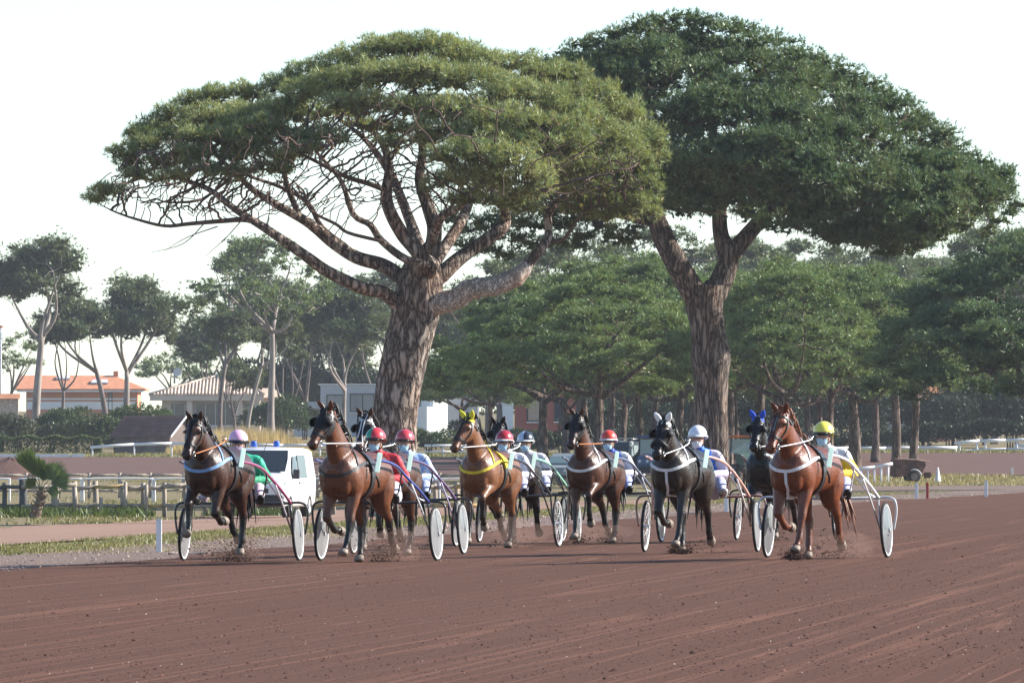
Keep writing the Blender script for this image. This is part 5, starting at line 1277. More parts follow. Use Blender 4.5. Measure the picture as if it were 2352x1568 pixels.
    # hooves
    for key, (j, t) in legs.items():
        fwd = Vector((-t.z, 0, t.x)); m = MB(); c0 = j[-2] + t * .0; m.smooth = True
        def ring(c, a, b_): return [c + fwd * (a * math.cos(q)) + Vector((0, 1, 0)) * (b_ * math.sin(q)) for q in [2 * math.pi * i / 14 for i in range(14)]]
        rs_ = [ring(c0, .05, .046), ring(c0 + t * .045 + fwd * .016, .060, .055), ring(c0 + t * .085 + fwd * .03, .068, .061)]
        m._add([q for r_ in rs_ for q in r_], [(a * 14 + i, a * 14 + (i + 1) % 14, (a + 1) * 14 + (i + 1) % 14, (a + 1) * 14 + i) for a in range(2) for i in range(14)] + [tuple(28 + i for i in range(14))])
        m.build('hoof', M_hoof, root)
    for sg in (1, -1):
        m = MB(); m.smooth = True; m.lathe([(0, .02), (.012, .016), (.02, .005), (.018, -.01)], (0, 0, 0), 'Z', 10); o = m.build('eye', M_eye, root)
        o.location = HP(.19, sg * .100, .052); o.rotation_euler = (hs * sg + hu * .2).to_track_quat('Z', 'Y').to_euler()
        m = MB(); m.smooth = True; m.lathe([(0, .004), (.012, .004), (.019, 0)], (0, 0, 0), 'Z', 10); o = m.build('nostril', M_eye, root)
        nl, nn, _, _ = bvh.find_nearest(HP(.575, sg * .06, .045)); o.location = nl + nn * .002; o.rotation_euler = nn.to_track_quat('Z', 'Y').to_euler(); o.scale = (1.2, .8, 1)
    # mane, forelock, tail
    hm = M_hair_c if spec.get('hair') == 'c' else M_hair; rh = np.random.default_rng(spec.get('seed', 1))
    m = MB()
    for i in range(34):
        f = i / 33; x = .40 + .52 * f; zz = np.interp(x, [.40, .58, .74, .85, .95], [1.52, 1.63, 1.725, 1.80, 1.86]) + neck_up * f
        c = yawp(x, zz, f); loc_, nr_, _, _ = bvh.find_nearest(c); sd = -1 if rh.uniform() < .65 else 1
        lat = Vector((-math.sin(hy * f), math.cos(hy * f), 0)) * sd; l = rh.uniform(.10, .19)
        q1 = loc_ + Vector((-.02, 0, .02)); q2 = q1 + lat * .07 + Vector((-.05 * rh.uniform(), 0, .015)); q3 = q1 + lat * (.09 + .04 * rh.uniform()) + Vector((-.10 * rh.uniform(), 0, -l))
        m.tube(smooth_path([q1, q2, q3], 3), [.016, .017, .016, .014, .011, .007, .003], 5)
    m.build('mane', hm, root, fix=False)
    m = MB()
    for i in range(7):
        a = HP(-.01, (i - 3) * .014, .07); m.tube(smooth_path([a, a + ha * .05 + hu * .035 + hs * rh.normal() * .02, a + ha * (.12 + .05 * rh.uniform()) + hs * rh.normal() * .03 + hu * .02], 3), [.012, .012, .011, .010, .008, .005, .002], 5)
    m.build('forelock', hm, root, fix=False)
    m = MB(); t0 = Vector((-.90, 0, 1.31))
    for i in range(16):
        yy = rh.normal() * .03; q = [t0, t0 + Vector((-.12, yy * .5, .03)), t0 + Vector((-.24 + rh.normal() * .03, yy, -.15)), t0 + Vector((-.26 + rh.normal() * .05, yy * 2.2 + spec.get('tail', 0), -.50)), t0 + Vector((-.24 + rh.normal() * .07, yy * 3 + spec.get('tail', 0) * 1.7, -.85 + rh.normal() * .08))]
        m.tube(smooth_path(q, 3), [.02] * 4 + [.022] * 4 + [.015] * 3 + [.008, .002], 5)
    m.build('tail', hm, root, fix=False)
    # ---------------- harness
    H_ = {'bridle': M_leather}; bm_ = spec.get('bridle', M_leather)
    def head_ring(t, w, name, mat, tilt=0.0, off=.006):
        pts = [HP(t + tilt * math.sin(a), .16 * math.cos(a), .17 * math.sin(a) - .02) for a in [2 * math.pi * i / 12 for i in range(12)]]
        strap(bvh, pts, w, name, mat, root, off, 4, True)
    head_ring(.40, .028, 'noseband', spec.get('nosemat', M_leather), .02); head_ring(.055, .024, 'browband', bm_, .03)
    for sg in (1, -1):
        strap(bvh, [HP(.02, sg * .09, .05), HP(.14, sg * .13, .0), HP(.28, sg * .12, -.03), HP(.42, sg * .09, -.02), HP(.50, sg * .08, -.02)], .018, 'cheek_strap', bm_, root)
        strap(bvh, [HP(.01, sg * .03, .12), HP(.18, sg * .02, .14), HP(.33, sg * .03, .12), HP(.47, sg * .06, .07)], .012, 'overcheck_strap', bm_, root)
        m = MB(); m.tube([HP(.50, sg * .072, -.03) + (ha * math.cos(a) + hu * math.sin(a)) * .034 for a in [2 * math.pi * i / 12 for i in range(13)]], .006, 5, False); m.build('bit_ring', M_steel, root)
    if spec.get('hood'):
        rel = B.co - np.array(poll); tt = rel @ np.array(ha)
        shell(me, ((part == 'head') & (tt < .34)) | ((part == 'neck') & (t > .80)), .007, 'hood', M_hoodm, root)
    if spec.get('blinkers') or spec.get('hood'):
        for sg in (1, -1):                                  # cupped blinkers beside the eyes
            m = MB(); m.smooth = True; c = HP(.20, sg * .108, .05); ax = (hs * sg * .75 + ha * -.5).normalized(); u_ = hu; w_ = ax.cross(u_).normalized()
            rs_ = [(.0, .045), (.035, .040), (.058, .022), (.068, -.004)]
            vs_ = [c + u_ * (r_ * math.cos(a)) + w_ * (r_ * math.sin(a)) + ax * h_ for r_, h_ in rs_ for a in [2 * math.pi * i / 12 for i in range(12)]]
            m._add(vs_, [(a * 12 + i, a * 12 + (i + 1) % 12, (a + 1) * 12 + (i + 1) % 12, (a + 1) * 12 + i) for a in range(3) for i in range(12)]); m.build('blinker', M_hoodm, root)
    if spec.get('roll'):                                   # sheepskin noseband roll
        m = MB(); m.smooth = True; rr_ = [HP(.38 + .02 * math.sin(a * 3), .085 * math.cos(a), .105 * math.sin(a) - .01) for a in [2 * math.pi * i / 14 for i in range(15)]]; m.tube(rr_, [.032 + .004 * (i % 2) for i in range(15)], 8); m.build('noseband_roll', spec['roll'], root)
    if spec.get('ears'):
        shell(me, (part == 'ear'), .006, 'ear_covers', spec['ears'], root)
        strap(bvh, [HP(.03, .09, .02), HP(.035, .04, .10), HP(.035, 0, .12), HP(.035, -.04, .10), HP(.03, -.09, .02)], .05, 'ear_cover_band', spec['ears'], root, .009)
    # breast collar, saddle, girth
    cm = spec.get('collar', M_leather); cz = spec.get('collarz', 1.20)
    strap(bvh, [(.16, .40, 1.40), (.36, .36, 1.33), (.55, .30, cz + .08), (.74, .14, cz - .03), (.80, 0, cz - .07), (.74, -.14, cz - .03), (.55, -.30, cz + .08), (.36, -.36, 1.33), (.16, -.40, 1.40)], .042, 'breast_collar', cm, root, .008, 8)
    if spec.get('martingale'): strap(bvh, [(.80, 0, cz - .07), (.82, 0, cz - .2), (.74, 0, .90), (.55, 0, .78), (.25, 0, .76)], .032, 'martingale_strap', cm, root, .008, 8)
    strap(bvh, [(.47, .25, 1.50), (.46, .10, 1.62), (.46, -.10, 1.62), (.47, -.25, 1.50)], .03, 'neck_strap', cm, root, .008, 6)
    strap(bvh, [(.47, .22, 1.53), (.53, .33, 1.38), (.56, .33, cz + .08)], .026, 'neck_strap', cm, root, .008, 6)
    strap(bvh, [(.14, .05, 1.55), (.14, .28, 1.45), (.14, .38, 1.2), (.14, .32, .95), (.14, 0, .74), (.14, -.32, .95), (.14, -.38, 1.2), (.14, -.28, 1.45), (.14, -.05, 1.55)], .10, 'girth', M_leather, root, .009, 7, True, .008)
    strap(bvh, [(.10, .04, 1.56), (.10, .20, 1.50), (.10, .31, 1.36), (.10, .35, 1.22)], .19, 'saddle_pad', spec.get('pad', M_leather), root, .020, 6, False, .014)
    strap(bvh, [(.10, -.04, 1.56), (.10, -.20, 1.50), (.10, -.31, 1.36), (.10, -.35, 1.22)], .19, 'saddle_pad', spec.get('pad', M_leather), root, .020, 6, False, .014)
    strap(bvh, [(.05, 0, 1.55), (-.3, .01, 1.5), (-.7, 0, 1.48), (-.9, 0, 1.38)], .022, 'back_strap', M_leather, root, .008, 7)
    for sg in (1, -1):
        strap(bvh, [(.08, sg * .36, 1.18), (-.1, sg * .36, 1.05), (-.18, sg * .33, .95)], .022, 'tie_strap', M_leather, root, .008, 6)
    M_ = Matrix.Rotation(R(38), 3, 'Z') @ Matrix.Rotation(R(-12), 3, 'X') @ Matrix.Rotation(R(-8), 3, 'Y'); m = MB(); m.box((.20, .375, 1.32), (.014, .066, .27), M=M_); o = m.build('number_plate', M_plate, root, bevel=.006)
    # reins from the bit to the saddle rings
    rm = spec.get('rein', M_cwhite)
    for sg in (1, -1):
        a = HP(.50, sg * .08, -.03); b = Vector((.16, sg * .13, 1.58)); m = MB(); c1 = a.lerp(b, .45); c1.y = a.y * .5 + sg * .15; c2 = a.lerp(b, .8); c2.y = sg * .20; m.tube(smooth_path([a, c1, c2, b], 5), .0085, 6); m.build('rein', rm, root)
        m = MB(); m.tube([b + Vector((0, math.cos(q) * .03, math.sin(q) * .03)) for q in [2 * math.pi * i / 10 for i in range(11)]], .006, 5, False); m.build('rein_ring', M_steel, root)
    # leg boots
    for key, (kind, lo, hi) in spec.get('boots', {}).items():
        nm = ('fleg' if key[1] == 'F' else 'hleg') + key
        shell(me, (part == nm) & (t > lo) & (t < hi), .008, 'leg_boot', kind, root)
    return root
# ================================================================== sulkies, drivers, the field
M_tyre = pm('tyre_rubber', (.016, .016, .017), .7, .3, 12)
M_disc = pm('wheel_disc', (.15, .15, .155), .45, .35, 3, spec=.5, coat=.2)
M_disc_g = pm('wheel_disc_grey', (.10, .105, .115), .35, .15, 5, spec=.5, coat=.2)
M_rim = pm('wheel_rim', (.58, .58, .58), .3, .08, 6, spec=.5)
M_black = pm('black_tube', (.014, .014, .016), .3, .2, 9, spec=.5, coat=.3)
def paint(name, c): return pm(name, c, .25, .08, 6, spec=.5, coat=.5)
def make_sulky(loc, rz, spec, label):
    root = empty('sulky', loc, rz, label, 'sulky', 'two-wheeled racing sulkies')
    so_ = spec.get('off', 0.0); pt, fm = spec['shaft'], spec.get('frame', M_black); r = .325; yw = .70
    for sg in (1, -1):
        w = MB(); w.smooth = True
        w.lathe([(r - .045, -.012), (r - .020, -.016), (r - .014, 0), (r - .020, .016), (r - .045, .012), (r - .045, -.012)], (0, 0, 0), 'Y', 36)
        w.lathe([(0, -.045), (.022, -.045), (.026, -.03), (.026, .03), (.022, .045), (0, .045)], (0, 0, 0), 'Y', 14)
        wh = w.build('wheel', M_rim, root); wh.location = (0, sg * yw, r); wh.rotation_euler = (R(sg * 2.5), 0, 0)
        t = MB(); t.smooth = True; prof = [(r - .017 + .018 * math.cos(a), .018 * math.sin(a)) for a in [2 * math.pi * i / 10 for i in range(11)]]; t.lathe(prof, (0, 0, 0), 'Y', 40); t.build('tyre', M_tyre, wh)
        if spec.get('spokes') and sg in spec['spokes']:
            for i in range(18):
                a = 2 * math.pi * i / 18; q = MB(); q.tube([(.02 * math.cos(a + .6), .03 * (-1) ** i, .02 * math.sin(a + .6)), ((r - .04) * math.cos(a), 0, (r - .04) * math.sin(a))], .0035, 4); q.build('spoke', M_rim, wh)
        else:
            for s2 in (-1, 1):
                d = MB(); d.smooth = True; d.lathe([(.026, .034 * s2), (.12, .026 * s2), (r - .046, .010 * s2)], (0, 0, 0), 'Y', 36); d.build('disc_cover', spec.get('disc', M_disc), wh)
        # fork arms round the wheel
        q = MB(); q.tube(smooth_path([(0, sg * .56, .70), (0, sg * .72, .705), (-.005, sg * .80, .66), (-.01, sg * .815, .52), (0, sg * .785, r)], 5), .014, 8); q.build('outer_fork', fm, root)
        q = MB(); q.tube(smooth_path([(0, sg * .60, .70), (0, sg * .615, .5), (0, sg * .625, r)], 4), .013, 8); q.build('inner_fork', fm, root)
        # the long arched shaft
        sp = smooth_path([(1.82, sg * .36 - .08 + so_, 1.20), (1.5, sg * .40 - .04 + so_ * .8, 1.18), (1.1, sg * .44 + so_ * .4, 1.12), (.72, sg * .50, 1.01), (.35, sg * .56, .86), (.10, sg * .60, .74), (0, sg * .61, .695)], 5)
        q = MB(); q.tube(sp, [.013 + .006 * min(1, i / 6) for i in range(len(sp))], 10); q.build('shaft', pt, root)
        q = MB(); q.tube([(.62, sg * .51, 1.005), (.3, sg * .57, .68), (.03, sg * .63, r + .02)], .011, 7); q.build('shaft_strut', spec.get('strut', fm), root)
        q = MB(); q.tube(smooth_path([(1.0, sg * .455, 1.12), (.6, sg * .47, .93), (.2, sg * .52, .76), (0, sg * .55, .72)], 4), .010, 7); q.build('shaft_brace', spec.get('strut', fm), root)
        # foot rest
        q = MB(); q.tube(smooth_path([(.86, sg * .49, 1.06), (.86, sg * .44, .80), (.84, sg * .36, .70), (.80, sg * .34, .74)], 4), .010, 7); q.build('foot_rest', fm, root)
    q = MB(); q.tube([(0, -.61, .70), (0, -.2, .69), (0, .2, .69), (0, .61, .70)], .017, 10); q.build('crossbar', fm, root)
    q = MB(); q.tube([(.02, -.12, .70), (-.02, -.12, .75)], .012, 6); q.build('seat_post', fm, root)
    q = MB(); q.tube([(.02, .12, .70), (-.02, .12, .75)], .012, 6); q.build('seat_post', fm, root)
    q = MB(); q.smooth = True
    for i, (x, z, w_) in enumerate([(-.20, .80, .13), (-.17, .765, .17), (-.05, .755, .185), (.08, .76, .16), (.14, .765, .10)]):
        for j in range(8): a = 2 * math.pi * j / 8; q.v.append((x, w_ * math.cos(a), z + .022 * math.sin(a)))
    for i in range(4):
        for j in range(8): q.f.append((i * 8 + j, i * 8 + (j + 1) % 8, (i + 1) * 8 + (j + 1) % 8, (i + 1) * 8 + j)); q.mi.append(0); q.sm.append(True)
    q.f.append(tuple(range(8))); q.f.append(tuple(32 + i for i in range(8))); q.mi += [0, 0]; q.sm += [False, False]
    q.build('seat', M_leather, root)
    return root
M_cloth_v = None
def suit_mat():
    m, nt, out = node_mat('racing_silks'); b = nt.nodes.new('ShaderNodeBsdfPrincipled'); a = nt.nodes.new('ShaderNodeAttribute'); a.attribute_name = 'Col'
    n = noise(nt, mapping(nt, (1, 1, 1)), 11, 3.0, .5); w = noise(nt, mapping(nt, (1, 1, 2.2)), 16, 2.0, .5, 1.0)
    c = mixc(nt, 1.0, a.outputs[0], ramp(nt, n.outputs[0], [(.3, (.84,) * 3), (.7, (1.05,) * 3)]).outputs[0], 'MULTIPLY'); nt.links.new(c, b.inputs['Base Color'])
    b.inputs['Roughness'].default_value = .55; b.inputs['Specular IOR Level'].default_value = .3
    bp = nt.nodes.new('ShaderNodeBump'); bp.inputs['Strength'].default_value = .5; bp.inputs['Distance'].default_value = .03
    nt.links.new(w.outputs[0], bp.inputs['Height']); nt.links.new(bp.outputs[0], b.inputs['Normal']); nt.links.new(b.outputs[0], out.inputs[0]); return m
M_suit = suit_mat()
SKIN = (.42, .24, .17)
M_gog = pm('goggle_lens', (.02, .05, .22), .12, .2, 4, spec=.8); M_gogd = pm('goggle_lens_dark', (.012, .012, .016), .12, .2, 4, spec=.8)
M_mask = cloth('surgical_mask', (.42, .60, .72)); M_maskp = cloth('patterned_mask', (.45, .33, .48)); M_maskw = cloth('white_mask', (.68, .70, .74))
def helm(name, c): return pm(name, c, .3, .05, 5, spec=.5, coat=.4)
def make_driver(loc, rz, spec, label):
    """sits at the axle: x forward, y to the driver's left"""
    B = Body(); ln = spec.get('lean', 0.0); hyaw = R(spec.get('yaw', -6)); dx = lambda z: -ln * max(0, z - .78)
    tl = spec.get('tilt', .22); T = lambda x, y, z: Vector((x + dx(z), y + .10 - tl * max(0, z - .80), z))
    B.loft('torso', [T(.02, 0, .775), T(-.01, 0, .86), T(-.04, 0, .98), T(-.05, 0, 1.10), T(-.05, 0, 1.21), T(-.04, 0, 1.29), T(-.03, 0, 1.33)], [.165, .175, .165, .178, .190, .135, .07], [.12, .125, .115, .122, .112, .085, .06], sides=22, ex=2.3)
    hc = T(.0, 0, 1.455)
    B.loft('neck', [T(-.03, 0, 1.28), T(-.02, 0, 1.34), T(-.01, 0, 1.41)], [.062, .056, .056], [.066, .06, .06], sides=14)
    hf = Vector((math.cos(hyaw), math.sin(hyaw), 0)); hs = Vector((-math.sin(hyaw), math.cos(hyaw), 0))
    Mh = Matrix((hf, hs, Vector((0, 0, 1)))).transposed()
    B.blob('head', hc, (.098, .078, .118), Mh); B.blob('head', hc + hf * .03 - Vector((0, 0, .06)), (.068, .058, .060), Mh)
    B.loft('head', [hc + hf * .085 + Vector((0, 0, .02)), hc + hf * .112 - Vector((0, 0, .015)), hc + hf * .10 - Vector((0, 0, .035))], [.010, .016, .012], [.010, .016, .012], side=tuple(hs), sides=8, nt=3)
    for sg in (1, -1):
        sh, el, wr = T(-.05, sg * .185, 1.245), T(.03, sg * .285, 1.03), Vector((.30, sg * .13, 1.02))
        B.loft('arm', [T(-.05, sg * .11, 1.26), sh, sh.lerp(el, .5), el, el.lerp(wr, .5), wr], [.07, .068, .058, .052, .046, .032], [.07, .070, .060, .054, .048, .036], side=(1, 0, 0), sides=14)
        hnd = wr + Vector((.075, -sg * .02, .0)); B.loft('hand', [wr, wr.lerp(hnd, .5), hnd], [.028, .036, .034], [.022, .026, .022], side=(0, 0, 1), sides=10, nt=3)
        for k in range(4):                                  # four fingers closed on the rein, thumb on top
            f0 = hnd + Vector((.0, 0, .028 - .019 * k)); l = (.032, .036, .034, .026)[k]
            B.loft('hand', [f0, f0 + Vector((l, -sg * .004, 0)), f0 + Vector((l + .006, -sg * .028, -.002)), f0 + Vector((l - .016, -sg * .040, -.004))], [.0105] * 4, [.0105] * 4, side=(0, 0, 1), sides=8, nt=3)
        t0 = wr + Vector((.035, -sg * .012, .03)); B.loft('hand', [t0, t0 + Vector((.03, -sg * .02, .014)), t0 + Vector((.055, -sg * .034, .006))], [.012, .0115, .010], [.012, .0115, .010], side=(0, 0, 1), sides=8, nt=3)
        hip, kn, an = Vector((.02, sg * .09 + .09, .81)), Vector((.42, sg * .25 + .05, spec.get('knee', .93))), Vector((.76, sg * .385, .775)); toe = Vector((.885, sg * .42, .82))
        B.loft('leg', [Vector((-.06, sg * .08 + .10, .82)), hip, hip.lerp(kn, .5), kn, kn.lerp(an, .4), an], [.11, .108, .088, .066, .062, .042], [.10, .10, .086, .068, .066, .044], side=(0, .4, 1), sides=14)
        B.loft('foot', [an + Vector((-.05, 0, -.01)), an, an.lerp(toe, .5), toe, toe + Vector((.035, sg * .008, .01))], [.045, .052, .050, .044, .02], [.046, .050, .042, .034, .016], side=(0, 1, 0), sides=12, nt=3)
    me = B.skin('body', .0105, 3, .40)
    root = empty('person', loc, rz, label, 'driver', 'seated sulky drivers')
    n = len(me.vertices); co, part = B.co, B.part
    jk, sl_, tr_, bt = [np.array(c) for c in (spec['jacket'], spec.get('sleeve', spec['jacket']), spec.get('trousers', (.62, .61, .66)), spec.get('boots', (.012, .012, .013)))]
    cols = np.zeros((n, 3)); cols[:] = jk
    cols[part == 'arm'] = sl_; cols[(part == 'torso') & (co[:, 2] < .90)] = tr_; cols[part == 'leg'] = tr_; cols[part == 'foot'] = bt
    cols[(part == 'head') | (part == 'hand')] = SKIN; cols[(part == 'neck') & (co[:, 2] > 1.33)] = SKIN
    if 'gloves' in spec: cols[part == 'hand'] = spec['gloves']
    if 'cuff' in spec: cols[(part == 'arm') & (co[:, 2] < 1.10) & (co[:, 0] > -.02) & (co[:, 0] < .06)] = spec['cuff']
    if 'yoke' in spec: cols[((part == 'torso') | (part == 'arm')) & (co[:, 2] > 1.19)] = spec['yoke']
    if 'blocks' in spec:
        k = ((part == 'torso') | (part == 'arm')) & ((np.sin(co[:, 1] * 34) * np.sin(co[:, 2] * 30 + .6)) > .25); cols[k] = spec['blocks']
    set_cols(me, cols)
    link('body', me, M_suit, root)
    rel = co - np.array(hc); fx = rel @ np.array(hf); zz = rel[:, 2]; lat = np.abs(rel @ np.array(hs)); hd = part == 'head'
    shell(me, hd & (fx > .035) & (zz < -.016 - .12 * np.maximum(0, lat - .05)) & (zz > -.115), .007, 'face_mask', spec.get('mask', M_mask), root)
    if spec.get('goggles'):
        shell(me, hd & (fx > .030) & (zz > .004) & (zz < .052), .010, 'goggles', spec['goggles'], root)
    else:
        for sg in (1, -1):
            m = MB(); m.smooth = True; m.lathe([(0, .006), (.009, .004), (.013, -.004)], (0, 0, 0), 'Z', 8); o = m.build('eye', M_eye, root); o.location = hc + hf * .091 + hs * (sg * .033) + Vector((0, 0, .026)); o.rotation_euler = hf.to_track_quat('Z', 'Y').to_euler()
            m = MB(); m.bar(hc + hf * .094 + hs * (sg * .018) + Vector((0, 0, .045)), hc + hf * .086 + hs * (sg * .052) + Vector((0, 0, .043)), .012, .007); m.build('eyebrow', M_hair, root)
    # helmet
    m = MB(); m.smooth = True; ns, nr_ = 28, 9
    for i in range(nr_ + 1):
        el_ = R(90) * (1 - i / nr_) - R(8) * (i / nr_)
        for j in range(ns):
            a = 2 * math.pi * j / ns; low = 0.0
            r_ = math.cos(el_); p_ = hf * (.140 * r_ * math.cos(a)) + hs * (.118 * r_ * math.sin(a)) + Vector((0, 0, .128 * math.sin(el_) + .052))
            if i == nr_: p_ += Vector((0, 0, -.035 * max(0, -math.cos(a)) + .006 * math.cos(a)))
            m.v.append(tuple(hc + p_))
    for i in range(nr_):
        for j in range(ns):
            j2 = (j + 1) % ns; a = 2 * math.pi * (j + .5) / ns
            m.f.append((i * ns + j, (i + 1) * ns + j, (i + 1) * ns + j2, i * ns + j2)); m.sm.append(True); m.mi.append(1 if ('helmet2' in spec and math.sin(a) > 0) else 0)
    hm = [spec['helmet']] + ([spec['helmet2']] if 'helmet2' in spec else []); hel = m.build('helmet', hm, root)
    md = hel.modifiers.new('thick', 'SOLIDIFY'); md.thickness = .012; md.offset = -1
    m = MB(); m.tube([hc + hf * (.145 * math.cos(a)) + hs * (.123 * math.sin(a)) + Vector((0, 0, .038 - .035 * max(0, -math.cos(a)) + .006 * math.cos(a))) for a in [2 * math.pi * i / 28 for i in range(29)]], .009, 6, False); m.build('helmet_rim', spec.get('rim', M_black), hel)
    m = MB(); a0 = [R(-52 + 104 * i / 10) for i in range(11)]                     # small peak
    for a in a0: m.v += [tuple(hc + hf * (.138 * math.cos(a)) + hs * (.116 * math.sin(a)) + Vector((0, 0, .050))), tuple(hc + hf * (.172 * math.cos(a)) + hs * (.124 * math.sin(a)) + Vector((0, 0, .036)))]
    for i in range(10): m.f.append((2 * i, 2 * i + 1, 2 * i + 3, 2 * i + 2)); m.mi.append(0); m.sm.append(True)
    pk = m.build('helmet_peak', spec.get('rim', M_black), hel); pk.modifiers.new('thick', 'SOLIDIFY').thickness = .008
    for sg in (1, -1):
        m = MB(); m.tube(smooth_path([hc + hs * (sg * .095) + Vector((0, 0, .02)), hc + hs * (sg * .083) + hf * .01 + Vector((0, 0, -.06)), hc + hf * .045 + Vector((0, 0, -.125))], 4), .008, 6); m.build('chin_strap', M_black, hel)
    m = MB(); m.tube(smooth_path([Vector((.36, .10, 1.03)), Vector((.42, .30, 1.25)), Vector((.5, .42, 1.48))], 5), list(np.linspace(.007, .003, 11)), 5); m.build('whip', M_black, root)
    return root
P_ = paint
